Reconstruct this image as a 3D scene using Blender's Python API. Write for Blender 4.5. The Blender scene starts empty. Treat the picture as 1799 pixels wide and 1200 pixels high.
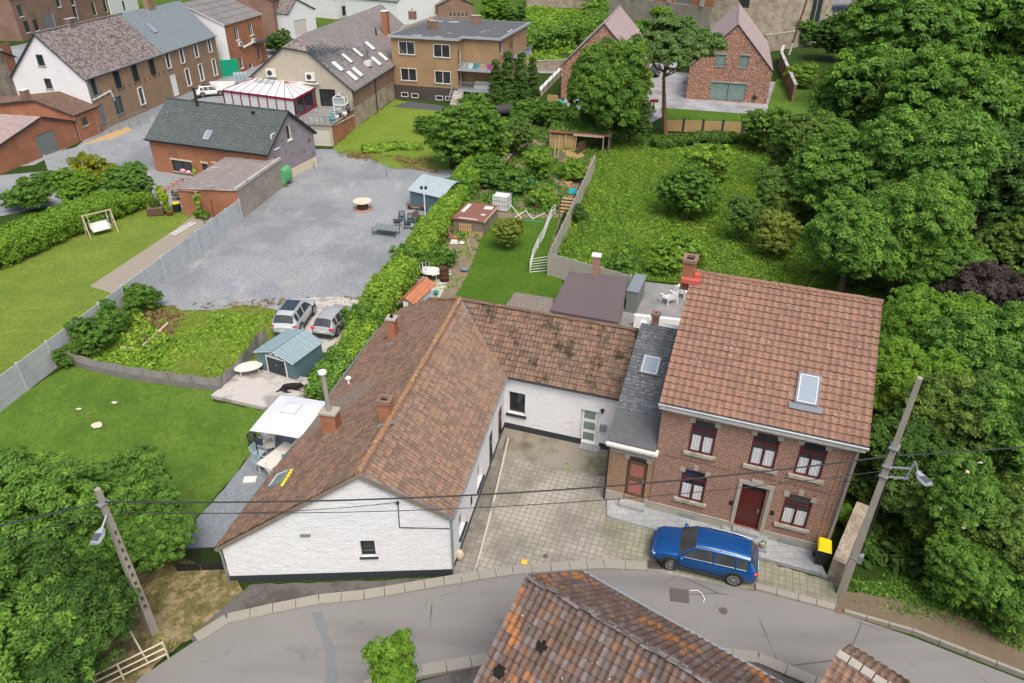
import bpy, bmesh, math, random
import numpy as np
from mathutils import Vector, Matrix
from mathutils.geometry import tessellate_polygon
R = math.radians
random.seed(7)
SC = bpy.context.scene
COL = SC.collection
# ---------------------------------------------------------------- camera
CAM_H = 26.0; FPX = 1264.2; PITCH = R(31.45); ROLL = R(.492); CXP, CYP = 899.5, 600.0
fw = np.array([0, math.cos(PITCH), -math.sin(PITCH)]); _rt = np.array([1., 0, 0]); _up = np.cross(_rt, fw)
RT = math.cos(ROLL)*_rt+math.sin(ROLL)*_up; UP = -math.sin(ROLL)*_rt+math.cos(ROLL)*_up
cam = bpy.data.cameras.new('camera'); cam.sensor_width = 36; cam.lens = FPX/1799*36
cam.clip_start = .5; cam.clip_end = 2000
camo = bpy.data.objects.new('camera', cam); COL.objects.link(camo)
mw = Matrix.Identity(4)
for i in range(3):
    mw[i][0] = RT[i]; mw[i][1] = UP[i]; mw[i][2] = -fw[i]
mw[2][3] = CAM_H
camo.matrix_world = mw
SC.camera = camo
# ---------------------------------------------------------------- light
SUN_EL, SUN_AZ = R(60), R(160)      # azimuth from +Y clockwise; the veiled sun stands behind and right of the camera
w = bpy.data.worlds.new('World'); SC.world = w; w.use_nodes = True
nt = w.node_tree; nt.nodes.clear()
sky = nt.nodes.new('ShaderNodeTexSky'); sky.sky_type = 'NISHITA'; sky.sun_disc = False
sky.sun_elevation = SUN_EL; sky.sun_rotation = SUN_AZ; sky.dust_density = 6; sky.air_density = 1.0; sky.ozone_density = .6
bg = nt.nodes.new('ShaderNodeBackground'); bg.inputs[1].default_value = .15
wo = nt.nodes.new('ShaderNodeOutputWorld')
nt.links.new(sky.outputs[0], bg.inputs[0]); nt.links.new(bg.outputs[0], wo.inputs[0])
sun = bpy.data.lights.new('sun', 'SUN'); sun.energy = 1.2; sun.angle = R(30); sun.color = (1, .98, .95)
suno = bpy.data.objects.new('sun', sun); COL.objects.link(suno)
sd = Vector((math.sin(SUN_AZ)*math.cos(SUN_EL), math.cos(SUN_AZ)*math.cos(SUN_EL), math.sin(SUN_EL)))
suno.rotation_euler = sd.to_track_quat('Z', 'Y').to_euler()
SC.view_settings.view_transform = 'Standard'; SC.view_settings.look = 'None'
SC.view_settings.exposure = 0.55; SC.view_settings.gamma = 1
SC.render.engine = 'CYCLES'
SC.cycles.max_bounces = 5; SC.cycles.diffuse_bounces = 3; SC.cycles.transparent_max_bounces = 4
# ---------------------------------------------------------------- survey: where a point of the photo lies on the ground (or a level z)
def ray(x, y): return (x-CXP)/FPX*RT-(y-CYP)/FPX*UP+fw
def G(x, y, z=0.):
    d = ray(x, y); t = (z-CAM_H)/d[2]; q = d*t
    return np.array([q[0], q[1], z])
def G2(x, y, z=0.): return tuple(G(x, y, z)[:2])
def onwall(A, B, x, y):
    A = np.array(A[:2], float); B = np.array(B[:2], float); t = (B-A)/np.linalg.norm(B-A); n = np.array([-t[1], t[0]])
    d = ray(x, y); k = (A@n)/(d[:2]@n); q = k*d[:2]
    return (q-A)@t, CAM_H+k*d[2]
def HT(b, t, z=0.):
    g = G(*b, z); d = ray(*t); k = (g[0]*d[0]+g[1]*d[1])/(d[0]**2+d[1]**2)
    return CAM_H+k*d[2]-z
def ang(A, B): return math.atan2(B[1]-A[1], B[0]-A[0])
# ---------------------------------------------------------------- node helper
class NT:
    def __init__(s, name):
        s.m = bpy.data.materials.new(name); s.m.use_nodes = True; s.t = s.m.node_tree; s.t.nodes.clear()
        s.out = s.t.nodes.new('ShaderNodeOutputMaterial'); s.b = s.n('ShaderNodeBsdfPrincipled'); s.t.links.new(s.b.outputs[0], s.out.inputs[0])
        s.b.inputs['Roughness'].default_value = .85; s.b.inputs['Specular IOR Level'].default_value = .25
    def n(s, typ, ins=None, **kw):
        nd = s.t.nodes.new(typ)
        for k, v in kw.items(): setattr(nd, k, v)
        for k, v in (ins or {}).items(): s.set(nd.inputs[k], v)
        return nd
    def set(s, inp, v):
        if isinstance(v, bpy.types.NodeSocket): s.t.links.new(v, inp)
        else:
            if isinstance(v, (tuple, list)) and len(v) == 3 and inp.type == 'RGBA': v = (*v, 1)
            inp.default_value = v
    def uv(s): return s.n('ShaderNodeUVMap', uv_map='UVMap').outputs[0]
    def pos(s): return s.n('ShaderNodeNewGeometry').outputs['Position']
    def obj(s): return s.n('ShaderNodeTexCoord').outputs['Object']
    def rnd(s): return s.n('ShaderNodeObjectInfo').outputs['Random']
    def noise(s, v, sc=1., det=3., ro=.55, dis=0.): return s.n('ShaderNodeTexNoise', {'Vector': v, 'Scale': sc, 'Detail': det, 'Roughness': ro, 'Distortion': dis}).outputs[0]
    def vor(s, v, sc=1., out=0, **kw): return s.n('ShaderNodeTexVoronoi', {'Vector': v, 'Scale': sc}, **kw).outputs[out]
    def ramp(s, f, st, interp='LINEAR'):
        r = s.n('ShaderNodeValToRGB', {'Fac': f}); cr = r.color_ramp; cr.interpolation = interp
        while len(cr.elements) < len(st): cr.elements.new(1)
        for e, (p, c) in zip(cr.elements, st): e.position = p; e.color = (*c, 1) if len(c) == 3 else c
        return r.outputs[0]
    def mask(s, f, a, b): return s.n('ShaderNodeMapRange', {0: f, 1: a, 2: b, 3: 0., 4: 1.}).outputs[0]
    def math(s, op, a, b=0.):
        return s.n('ShaderNodeMath', {0: a, 1: b}, operation=op).outputs[0]
    def mix(s, f, a, b, mode='MIX'):
        m = s.n('ShaderNodeMix', data_type='RGBA', blend_type=mode); m.clamp_factor = True
        s.set(m.inputs[0], f); s.set(m.inputs[6], a); s.set(m.inputs[7], b); return m.outputs[2]
    def mapping(s, v, sc=(1, 1, 1), rot=(0, 0, 0), loc=(0, 0, 0)):
        return s.n('ShaderNodeMapping', {'Vector': v, 'Scale': sc, 'Rotation': rot, 'Location': loc}).outputs[0]
    def cell(s, v, w, h):
        sp = s.n('ShaderNodeSeparateXYZ', {0: v})
        a = s.math('FLOOR', s.math('DIVIDE', sp.outputs[0], w)); b = s.math('FLOOR', s.math('DIVIDE', sp.outputs[1], h))
        c = s.n('ShaderNodeCombineXYZ', {0: a, 1: b, 2: 0.})
        return s.n('ShaderNodeTexWhiteNoise', {'Vector': c.outputs[0]}, noise_dimensions='3D').outputs[0]
    def brick(s, v, w, h, mortar, c1, c2, mc, off=.5, bias=0., smooth=.1):
        return s.n('ShaderNodeTexBrick', {'Vector': v, 'Scale': 1., 'Brick Width': w, 'Row Height': h, 'Mortar Size': mortar, 'Mortar Smooth': smooth, 'Bias': bias, 'Color1': c1, 'Color2': c2, 'Mortar': mc}, offset=off)
    def col(s, c): s.set(s.b.inputs['Base Color'], c)
    def rough(s, v): s.set(s.b.inputs['Roughness'], v)
    def bump(s, h, st=.5, d=.02): s.set(s.b.inputs['Normal'], s.n('ShaderNodeBump', {'Height': h, 'Strength': st, 'Distance': d}).outputs[0])
MAT = {}
def mat(name):
    def deco(fn):
        x = NT(name); fn(x); MAT[name] = x.m; return fn
    return deco
def sc(c, k): return tuple(x*k for x in c)
def plain(name, c, rough=.7, metal=0., spec=.3, var=.15, vs=3.):
    x = NT(name); p = x.obj(); f = x.noise(p, vs, 4)
    x.col(x.mix(f, sc(c, 1-var), sc(c, 1+var))); x.rough(rough)
    x.b.inputs['Metallic'].default_value = metal; x.b.inputs['Specular IOR Level'].default_value = spec
    MAT[name] = x.m
def brickmat(name, c1, c2, mc, w=.22, h=.075, mortar=.011, var=.35, stain=None, c3=None):
    x = NT(name); u = x.uv(); b = x.brick(u, w, h, mortar, c1, c2, mc)
    big = x.noise(u, .35, 4, .6); fine = x.noise(u, 9., 3, .6)
    col = x.mix(x.mask(big, .35, .7), b.outputs[0], x.mix(1., b.outputs[0], (1-var, 1-var, 1-var), 'MULTIPLY'))
    if c3 is not None:
        rc = x.cell(x.mapping(u, loc=(.05, 0, 0)), w/2, h); col = x.mix(x.math('MULTIPLY', x.math('GREATER_THAN', rc, .78), .75), col, c3)
        col = x.mix(x.math('MULTIPLY', b.outputs[1], 1.), col, mc)
    col = x.mix(x.mask(fine, .3, .8), col, x.mix(1., col, (.78, .76, .74), 'MULTIPLY'))
    if stain is not None: col = x.mix(x.math('MULTIPLY', x.mask(x.noise(u, 1.1, 6, .7), .55, .75), .6), col, stain)
    x.col(col); x.bump(b.outputs[1], -.5, .008); x.rough(.9); MAT[name] = x.m
def tilemat(name, cols, tw, th, lichen=.0, patch=None, moss=0., liccol=(.55, .52, .45), mosscol=(.03, .035, .012), rough=.85, big=.3):
    x = NT(name); u = x.uv(); c = x.cell(u, tw, th); n = len(cols)
    col = x.ramp(c, [(i/n, cc) for i, cc in enumerate(cols)], 'CONSTANT' if n > 3 else 'LINEAR')
    if patch: col = x.mix(x.math('MULTIPLY', x.mask(x.noise(u, .38, 5, .6), .545, .57), x.mask(c, .1, .35)), col, patch)
    f = x.noise(u, 6., 5, .7); col = x.mix(x.mask(f, .3, .75), col, x.mix(1., col, (.62, .58, .55), 'MULTIPLY'))
    g = x.noise(u, .5, 4, .6); col = x.mix(x.math('MULTIPLY', x.mask(g, .4, .7), big), col, x.mix(1., col, (1.5, 1.45, 1.4), 'MULTIPLY'))
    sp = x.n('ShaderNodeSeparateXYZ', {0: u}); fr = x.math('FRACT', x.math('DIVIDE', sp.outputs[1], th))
    col = x.mix(x.math('MULTIPLY', x.mask(fr, .78, .97), .55), col, sc(cols[0], .35))   # each course gets darker towards its upper edge, below the lap
    if lichen:
        v = x.vor(u, 7.); q = x.noise(u, 1.3, 3, .6)
        k = x.math('MULTIPLY', x.mask(v, .22, .12), x.mask(q, .62-lichen*.3, .68-lichen*.3)); col = x.mix(k, col, liccol)
    if moss:
        q = x.noise(u, .7, 7, .75); k = x.mask(q, .66-moss*.2, .74-moss*.2); col = x.mix(x.math('MULTIPLY', k, .85), col, mosscol)
    x.col(col); x.rough(rough); x.bump(f, .3, .01); MAT[name] = x.m
# ---- walls
brickmat('brick_red', (.25, .086, .056), (.155, .052, .040), (.40, .31, .24), .22, .078, .016, c3=(.34, .17, .10))
brickmat('brick_brown', (.38, .23, .13), (.28, .155, .09), (.30, .24, .17), .22, .08, .012, c3=(.32, .21, .13))
brickmat('brick_orange', (.42, .155, .07), (.34, .115, .055), (.42, .27, .18), .22, .08, .010)
brickmat('brick_tan', (.40, .26, .135), (.34, .215, .105), (.36, .28, .18), .2, .065, .008, var=.2)
brickmat('brick_multi', (.35, .13, .08), (.22, .08, .055), (.33, .25, .2), .24, .09, .010, c3=(.62, .46, .36))
brickmat('brick_old', (.30, .13, .09), (.22, .12, .08), (.30, .25, .2), .22, .08, .014, stain=(.18, .16, .13))
brickmat('brick_dark', (.10, .08, .07), (.075, .06, .055), (.12, .10, .09), .2, .065, .008)
brickmat('block_grey', (.38, .345, .29), (.31, .28, .235), (.28, .255, .22), .4, .2, .012, stain=(.2, .18, .14))
@mat('stone_rubble')
def _(x):
    u = x.uv(); v = x.n('ShaderNodeTexVoronoi', {'Vector': u, 'Scale': 4.}, feature='F1'); e = x.n('ShaderNodeTexVoronoi', {'Vector': u, 'Scale': 4.}, feature='DISTANCE_TO_EDGE')
    c = x.mix(x.n('ShaderNodeSeparateColor', {0: v.outputs[1]}).outputs[0], (.25, .20, .14), (.36, .31, .24))
    c = x.mix(x.mask(e.outputs[0], .08, .02), c, (.40, .36, .29)); c = x.mix(x.mask(x.noise(u, .6, 5), .45, .7), c, (.17, .145, .105))
    x.col(c); x.bump(e.outputs[0], .5, .03)
def whitewall(name, bump_s, scale, base=.78, dirt=.25):
    x = NT(name); u = x.uv(); n = x.noise(u, scale, 5, .65); b = x.brick(u, .3, .12, .01, (1, 1, 1), (.9, .9, .9), (.4, .4, .4))
    g = x.noise(u, .5, 6, .7); sp = x.n('ShaderNodeSeparateXYZ', {0: u})
    col = x.mix(x.math('MULTIPLY', x.mask(g, .5, .78), dirt), (base*.95, base*.98, base*1.0), (base*.74, base*.72, base*.66))
    bp = x.math('MULTIPLY', b.outputs[1], x.mask(x.noise(u, .8, 4, .6), .35, .6)); col = x.mix(x.math('MULTIPLY', bp, .42), col, (base*.62, base*.62, base*.6)); col = x.mix(x.math('MULTIPLY', x.mask(n, .52, .7), .14), col, (base*.6, base*.6, base*.58)); streak = x.noise(x.mapping(u, (3., .25, 1)), 1.5, 4, .6); col = x.mix(x.math('MULTIPLY', x.mask(streak, .58, .8), dirt), col, (base*.7, base*.7, base*.66))
    x.col(col); x.bump(x.math('ADD', n, x.math('MULTIPLY', b.outputs[1], -.25)), bump_s, .06); x.rough(.8); MAT[name] = x.m
whitewall('white_brick', .9, 3.2); whitewall('white_rough', .8, 4.2); whitewall('white_render', .15, 3., .72, .45)
@mat('grey_render')
def _(x):
    u = x.uv(); st = x.noise(x.mapping(u, (2.2, .22, 1)), 1.6, 5, .65); g = x.noise(u, .8, 5)
    c = x.mix(g, (.36, .33, .26), (.44, .41, .33)); c = x.mix(x.math('MULTIPLY', x.mask(st, .58, .74), .75), c, (.14, .125, .10)); x.col(c)
@mat('slate_shingle')
def _(x):
    u = x.mapping(x.uv(), rot=(0, 0, R(45))); b = x.brick(u, .34, .34, .012, (.27, .245, .26), (.23, .21, .225), (.10, .09, .10), off=0.)
    x.col(x.mix(x.math('MULTIPLY', x.mask(x.noise(x.uv(), 1.1, 5, .7), .58, .64), .8), b.outputs[0], (.05, .05, .055)))
@mat('stone_trim')
def _(x):
    u = x.uv(); x.col(x.mix(x.noise(u, 3., 6, .7), (.40, .37, .32), (.27, .25, .21)))
@mat('stone_trim_mossy')
def _(x):
    p = x.obj(); x.col(x.mix(x.mask(x.noise(p, 4., 5, .7), .5, .62), (.36, .34, .29), (.20, .19, .10)))
@mat('bluestone')
def _(x):
    u = x.uv(); b = x.brick(u, .55, .38, .008, (.30, .32, .335), (.25, .27, .28), (.12, .125, .12), off=.4)
    x.col(x.mix(x.mask(x.noise(u, 1.2, 5), .4, .7), b.outputs[0], x.mix(1., b.outputs[0], (1.25, 1.2, 1.12), 'MULTIPLY')))
# ---- roofs
TB = [(.205, .138, .100), (.24, .162, .117), (.262, .18, .13), (.195, .142, .11), (.28, .174, .12), (.175, .12, .09)]
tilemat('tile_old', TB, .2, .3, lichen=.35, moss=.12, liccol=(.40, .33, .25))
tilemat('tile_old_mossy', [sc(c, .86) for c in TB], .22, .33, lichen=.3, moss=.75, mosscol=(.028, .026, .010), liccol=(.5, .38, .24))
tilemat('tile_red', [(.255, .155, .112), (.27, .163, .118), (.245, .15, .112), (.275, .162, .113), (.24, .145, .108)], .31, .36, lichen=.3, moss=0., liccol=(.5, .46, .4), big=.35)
tilemat('tile_black', [(.06, .08, .083), (.07, .092, .096), (.064, .084, .088), (.077, .10, .104)], .3, .36, rough=.42)
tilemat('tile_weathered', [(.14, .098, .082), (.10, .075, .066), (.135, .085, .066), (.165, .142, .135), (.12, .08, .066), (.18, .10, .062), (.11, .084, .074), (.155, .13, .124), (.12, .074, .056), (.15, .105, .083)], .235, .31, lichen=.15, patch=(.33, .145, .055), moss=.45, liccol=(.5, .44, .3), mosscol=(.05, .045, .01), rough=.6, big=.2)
tilemat('tile_brown_ribbed', [(.16, .105, .075), (.19, .125, .09), (.14, .095, .07)], .3, .35)
tilemat('slate_old', [(.20, .178, .17), (.25, .225, .215), (.165, .145, .14), (.285, .25, .24), (.13, .11, .105)], .3, .25, moss=.35, mosscol=(.05, .04, .035), lichen=.3)
tilemat('slate_blue', [(.205, .25, .275), (.225, .27, .295), (.215, .26, .285)], .4, .3, rough=.5, big=.15)
tilemat('slate_grey', [(.215, .2, .193), (.235, .218, .21), (.205, .19, .184), (.25, .23, .22)], .6, .3, moss=0., rough=.6)
tilemat('slate_annex', [(.10, .115, .13), (.12, .135, .148), (.09, .103, .115), (.135, .148, .16)], .22, .2, lichen=.55, liccol=(.45, .44, .40), rough=.5)
tilemat('slate_plum', [(.36, .285, .275), (.39, .31, .295), (.335, .265, .255), (.41, .325, .31)], .35, .24, rough=.6, big=.1)
tilemat('sheet_grey', [(.20, .20, .195), (.22, .215, .21), (.185, .185, .18)], 1.1, 1.6, moss=.05)
@mat('ridge_tile')
def _(x):
    p = x.obj(); c = x.mix(x.noise(p, 2.2, 4, .6), (.16, .095, .062), (.30, .18, .115)); v = x.noise(p, 5., 4, .6)
    c = x.mix(x.mask(v, .5, .6), c, (.32, .17, .06)); c = x.mix(x.mask(x.noise(p, 8., 3), .6, .68), c, (.45, .4, .3)); x.col(c)
@mat('roofing_felt')
def _(x):
    p = x.obj(); c = x.mix(x.noise(p, .35, 5, .6), (.105, .082, .082), (.135, .108, .108)); sp = x.n('ShaderNodeSeparateXYZ', {0: p})
    l = x.math('FRACT', x.math('MULTIPLY', sp.outputs[1], 1.0)); c = x.mix(x.math('MULTIPLY', x.mask(l, .96, .99), .3), c, (.05, .04, .04))
    x.col(c); x.rough(.6)
@mat('bitumen')
def _(x):
    p = x.obj(); c = x.mix(x.noise(p, .6, 5, .6), (.075, .08, .082), (.11, .112, .112)); c = x.mix(x.mask(x.noise(p, .28, 4, .5), .62, .68), c, (.32, .29, .26)); x.col(c); x.rough(.7)
@mat('fibre_cement')
def _(x):
    p = x.obj(); c = x.mix(x.noise(p, 1., 6, .7), (.16, .14, .13), (.25, .22, .20)); c = x.mix(x.mask(x.noise(p, 4., 5, .8), .60, .68), c, (.5, .46, .42)); x.col(c)
# ---- ground
@mat('asphalt')
def _(x):
    p = x.pos(); c = x.mix(x.noise(p, 30., 4, .75), (.15, .146, .138), (.24, .235, .222)); c = x.mix(x.math('MULTIPLY', x.mask(x.noise(p, .22, 5, .6), .45, .65), .6), c, (.215, .21, .20)); cr = x.vor(x.mapping(p, (1, 1, 0)), .33, 0, feature='DISTANCE_TO_EDGE'); c = x.mix(x.math('MULTIPLY', x.mask(cr, .012, .004), x.mask(x.noise(p, .25, 3), .52, .6)), c, (.07, .068, .065)); c = x.mix(x.math('MULTIPLY', x.mask(x.noise(x.mapping(p, (.12, .8, 1), (0, 0, R(4))), .9, 5, .6), .5, .68), .5), c, (.125, .122, .116))
    c = x.mix(x.math('MULTIPLY', x.mask(x.noise(p, .8, 6, .7), .60, .72), .45), c, (.095, .092, .088)); x.col(c); x.rough(.8); x.bump(x.noise(p, 60., 2), .2, .01)
@mat('asphalt_old')
def _(x):
    p = x.pos(); c = x.mix(x.noise(p, 30., 3, .7), (.085, .08, .075), (.13, .125, .118)); c = x.mix(x.mask(x.noise(p, .7, 6, .7), .5, .6), c, (.07, .064, .055)); x.col(c)
@mat('asphalt_patch')
def _(x):
    p = x.pos(); x.col(x.mix(x.noise(p, 6., 5, .7), (.12, .13, .135), (.19, .2, .205)))
@mat('gravel')
def _(x):
    p = x.pos(); c = x.mix(x.mask(x.noise(p, 4.5, 9, .92), .38, .62), (.115, .129, .138), (.365, .38, .385)); c = x.mix(x.math('MULTIPLY', x.mask(x.noise(p, .10, 8, .65), .45, .58), .6), c, (.135, .15, .165)); c = x.mix(x.math('MULTIPLY', x.mask(x.noise(x.mapping(p, (1., .35, 1), (0, 0, R(-35))), .5, 6, .7), .56, .68), .45), c, (.36, .37, .375))
    c = x.mix(x.math('MULTIPLY', x.mask(x.noise(p, .3, 6, .7), .58, .68), .55), c, (.34, .32, .28)); c = x.mix(x.math('MULTIPLY', x.mask(x.noise(p, .5, 7, .75), .70, .76), .8), c, (.10, .14, .05))
    x.col(c); x.bump(x.noise(p, 22., 2, .7), .5, .03)
@mat('gravel_path')
def _(x):
    p = x.pos(); c = x.mix(x.mask(x.noise(p, 11., 5, .85), .3, .7), (.085, .105, .12), (.30, .325, .34)); x.col(c); x.bump(x.noise(p, 25., 2, .7), .6, .03)
@mat('gravel_beige')
def _(x):
    p = x.pos(); x.col(x.mix(x.noise(p, 9., 5, .8), (.17, .145, .11), (.36, .32, .26)))
@mat('gravel_black')
def _(x):
    p = x.pos(); x.col(x.mix(x.noise(p, 5., 5, .8), (.03, .035, .04), (.12, .125, .13)))
@mat('concrete')
def _(x):
    p = x.pos(); c = x.mix(x.noise(p, 1.4, 7, .7), (.36, .34, .31), (.50, .475, .44)); c = x.mix(x.math('MULTIPLY', x.mask(x.noise(p, .6, 5, .6), .52, .62), .75), c, (.20, .19, .17)); x.col(c)
@mat('concrete_dirty')
def _(x):
    p = x.pos(); c = x.mix(x.noise(p, 2., 7, .75), (.17, .155, .12), (.30, .28, .235)); c = x.mix(x.mask(x.noise(p, .5, 6, .7), .5, .64), c, (.12, .11, .07)); x.col(c)
def pavers(name, wv, hv, a, c1, c2, joint, weeds=.5, off=0.):
    x = NT(name); p = x.pos(); q = x.mapping(p, rot=(0, 0, -a)); b = x.brick(q, wv, hv, .014, c1, c2, (1, 1, 1), off=off, smooth=0.)
    r = x.cell(x.mapping(q, loc=(0, 0, 0)), wv, hv); c = x.mix(r, c1, c2)
    c = x.mix(x.mask(x.noise(p, .45, 6, .65), .42, .66), c, sc(c2, .62)); c = x.mix(x.math('MULTIPLY', x.mask(x.noise(p, .3, 3, .5), .52, .62), .5), c, sc(c1, 1.25)); c = x.mix(x.mask(x.noise(p, 14., 3), .5, .9), c, sc(c1, .6))
    j = x.mix(x.mask(x.noise(p, .35, 4, .6), .60-weeds*.2, .66-weeds*.2), (.15, .135, .10), joint)
    x.col(x.mix(b.outputs[1], c, j)); x.bump(b.outputs[1], -.5, .01); MAT[name] = x.m
pavers('pavers_court', .3, .3, R(-19), (.325, .307, .268), (.262, .247, .21), (.12, .13, .06), .25)
pavers('pavers_strip', .3, .3, R(-17), (.30, .285, .225), (.245, .235, .185), (.10, .15, .04), .8)
pavers('pavers_step', .3, .3, R(78), (.25, .235, .205), (.16, .15, .125), (.10, .10, .05), .1)
pavers('pavers_grey', .6, .3, R(-15), (.335, .35, .36), (.29, .30, .31), (.2, .2, .2), 0., .5)
pavers('pavers_terrace', .45, .3, R(-20), (.27, .275, .27), (.24, .245, .24), (.15, .15, .14), 0., .5)
pavers('kerbstone', 1.2, 1.2, 0, (.30, .29, .255), (.25, .24, .21), (.12, .13, .06), .3)
@mat('kerb_block')
def _(x):
    p = x.pos(); c = x.mix(x.noise(p, 1.1, 6, .65), (.235, .225, .192), (.32, .307, .268)); x.col(x.mix(x.mask(x.noise(p, 20., 3), .4, .8), c, (.22, .21, .175)))
def grass(name, c1, c2, c3, dry=(.30, .25, .10), dryk=.3, sc_=1., patch=.6):
    x = NT(name); p = x.pos(); a = x.noise(p, .35*sc_, 6, .65); b = x.noise(x.mapping(p, (1, .55, 1), (0, 0, R(25))), 5.*sc_, 5, .75); d = x.noise(p, 26., 3, .8)
    c = x.mix(x.mask(a, .35, .65), c1, c2); c = x.mix(x.mask(b, .42, .68), c, c3); c = x.mix(x.math('MULTIPLY', x.mask(d, .4, .75), .5), c, sc(c1, .5))
    if dryk: c = x.mix(x.math('MULTIPLY', x.mask(x.noise(p, 1.6, 6, .75), .66-dryk*.2, .78-dryk*.2), patch), c, dry)
    x.col(c); x.rough(.95); x.b.inputs['Specular IOR Level'].default_value = .1; x.bump(x.math('ADD', b, x.math('MULTIPLY', d, .6)), .8, .08); MAT[name] = x.m
grass('lawn_light', (0.136, 0.201, 0.029), (0.212, 0.277, 0.047), (0.100, 0.159, 0.024), dry=(.26, .27, .07), dryk=.45, patch=.5)
grass('lawn_deep', (0.077, 0.159, 0.021), (0.147, 0.236, 0.033), (0.065, 0.124, 0.019), dry=(.19, .22, .06), dryk=.4, patch=.6)
grass('lawn_plot', (0.065, 0.140, 0.014), (0.100, 0.175, 0.020), (0.045, 0.105, 0.010), dry=(.15, .18, .04), dryk=.35, patch=.4)
grass('lawn_back', (0.142, 0.224, 0.029), (0.201, 0.277, 0.041), (0.106, 0.171, 0.024), dry=(.28, .24, .09), dryk=.5)
grass('meadow', (0.066, 0.122, 0.015), (0.094, 0.161, 0.019), (0.052, 0.094, 0.011), dry=(.15, .18, .04), dryk=.4)
grass('rough_grass', (0.130, 0.195, 0.024), (0.201, 0.271, 0.035), (0.071, 0.118, 0.017), dry=(.30, .22, .10), dryk=.55)
grass('verge_dry', (.13, .12, .04), (.27, .21, .11), (.075, .085, .025), dry=(.36, .28, .16), dryk=.9, patch=.8)
grass('undergrowth', (.03, .06, .010), (.045, .085, .012), (.02, .04, .008), dry=(.08, .06, .03), dryk=.4)
@mat('bare_soil')
def _(x):
    p = x.pos(); c = x.mix(x.noise(p, 2., 7, .75), (.12, .088, .058), (.27, .215, .155)); c = x.mix(x.mask(x.noise(p, 1.1, 6, .7), .58, .66), c, (.07, .11, .02)); x.col(c); x.bump(x.noise(p, 9., 4), .6, .04)
@mat('litter')
def _(x):
    p = x.pos(); c = x.mix(x.noise(p, 3., 6, .75), (.10, .075, .05), (.19, .15, .10)); x.col(c)
# ---- generic
@mat('concrete_panel')
def _(x):
    u = x.uv(); c = x.mix(x.noise(u, 1.3, 6, .7), (.36, .385, .395), (.44, .465, .475)); c = x.mix(x.mask(x.noise(x.mapping(u, (1., .3, 1)), 1., 5), .5, .75), c, (.31, .33, .335))
    sp = x.n('ShaderNodeSeparateXYZ', {0: u}); fr = x.math('FRACT', x.math('DIVIDE', sp.outputs[1], .5)); x.col(x.mix(x.math('MULTIPLY', x.mask(fr, .95, .98), .5), c, (.15, .155, .155)))
@mat('concrete_panel_old')
def _(x):
    u = x.uv(); c = x.mix(x.noise(u, 2., 6, .75), (.30, .28, .235), (.42, .40, .345)); sp = x.n('ShaderNodeSeparateXYZ', {0: u}); fr = x.math('FRACT', x.math('DIVIDE', sp.outputs[1], .5))
    x.col(x.mix(x.math('MULTIPLY', x.mask(fr, .93, .98), .6), c, (.12, .11, .09)))
@mat('concrete_pole')
def _(x):
    p = x.obj(); x.col(x.mix(x.noise(x.mapping(p, (1, 1, .3)), 5., 6, .7), (.22, .20, .165), (.37, .345, .29)))
@mat('glass_dark')
def _(x):
    x.col(x.mix(x.noise(x.obj(), 1.1, 2), (.012, .015, .018), (.04, .048, .055))); x.rough(.06); x.b.inputs['Specular IOR Level'].default_value = .8
@mat('glass_skylight')
def _(x):
    x.col((.20, .25, .30)); x.rough(.05); x.b.inputs['Specular IOR Level'].default_value = 1.; x.b.inputs['Coat Weight'].default_value = .6
@mat('glass_green')
def _(x):
    x.col(x.mix(x.noise(x.obj(), .9, 2), (.12, .19, .17), (.20, .27, .25))); x.rough(.05); x.b.inputs['Specular IOR Level'].default_value = .8
@mat('curtain')
def _(x):
    u = x.uv(); sp = x.n('ShaderNodeSeparateXYZ', {0: u}); wv = x.math('SINE', x.math('ADD', x.math('MULTIPLY', sp.outputs[0], 48.), x.math('MULTIPLY', x.noise(u, 3.), 8.)))
    x.col(x.mix(x.mask(wv, -1., 1.), (.42, .45, .46), (.66, .68, .68))); x.bump(wv, .4, .02)
@mat('corrugated_teal')
def _(x):
    u = x.uv(); sp = x.n('ShaderNodeSeparateXYZ', {0: u}); c = x.mix(x.noise(u, 1.5, 4), (.085, .16, .18), (.105, .19, .21)); x.col(c); x.rough(.45); x.b.inputs['Specular IOR Level'].default_value = .45
plain('shed_roof', (.20, .28, .30), .45, 0, .5, .1); plain('shed_roof_grey', (.30, .36, .38), .45, 0, .5, .1)
plain('white_paint', (.72, .72, .71), .5); plain('white_pvc', (.75, .75, .74), .35, 0, .4, .04); plain('white_plastic', (.62, .62, .58), .4, 0, .4, .08)
plain('cream_plastic', (.60, .57, .50), .45); plain('blue_plastic_pale', (.32, .42, .45), .4); plain('canopy_cloth', (.60, .61, .64), .9, var=.03)
plain('anthracite', (.035, .042, .048), .6); plain('black_metal', (.02, .02, .022), .45); plain('black_plastic', (.022, .024, .026), .5); plain('rubber', (.02, .02, .02), .8)
plain('zinc', (.30, .33, .345), .45, .5, .5); plain('steel', (.42, .44, .45), .35, .8, .5); plain('lead', (.16, .18, .20), .6, .2)
plain('burgundy_wood', (.10, .018, .020), .35, 0, .4); plain('door_brown', (.085, .025, .014), .4, 0, .4); plain('old_wood', (.12, .08, .045), .7, 0, .2, .35); plain('pink_glass', (.32, .12, .10), .3)
plain('wood_pale', (.45, .36, .25), .8); plain('wood_fence', (.36, .25, .12), .8, 0, .2, .2); plain('wood_dark', (.10, .06, .04), .8); plain('wood_grey', (.20, .17, .13), .9, 0, .1, .3)
plain('wood_pink', (.36, .20, .16), .8); plain('rust', (.085, .04, .025), .8, .2); plain('terracotta', (.38, .15, .08), .8, 0, .2, .3)
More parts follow.
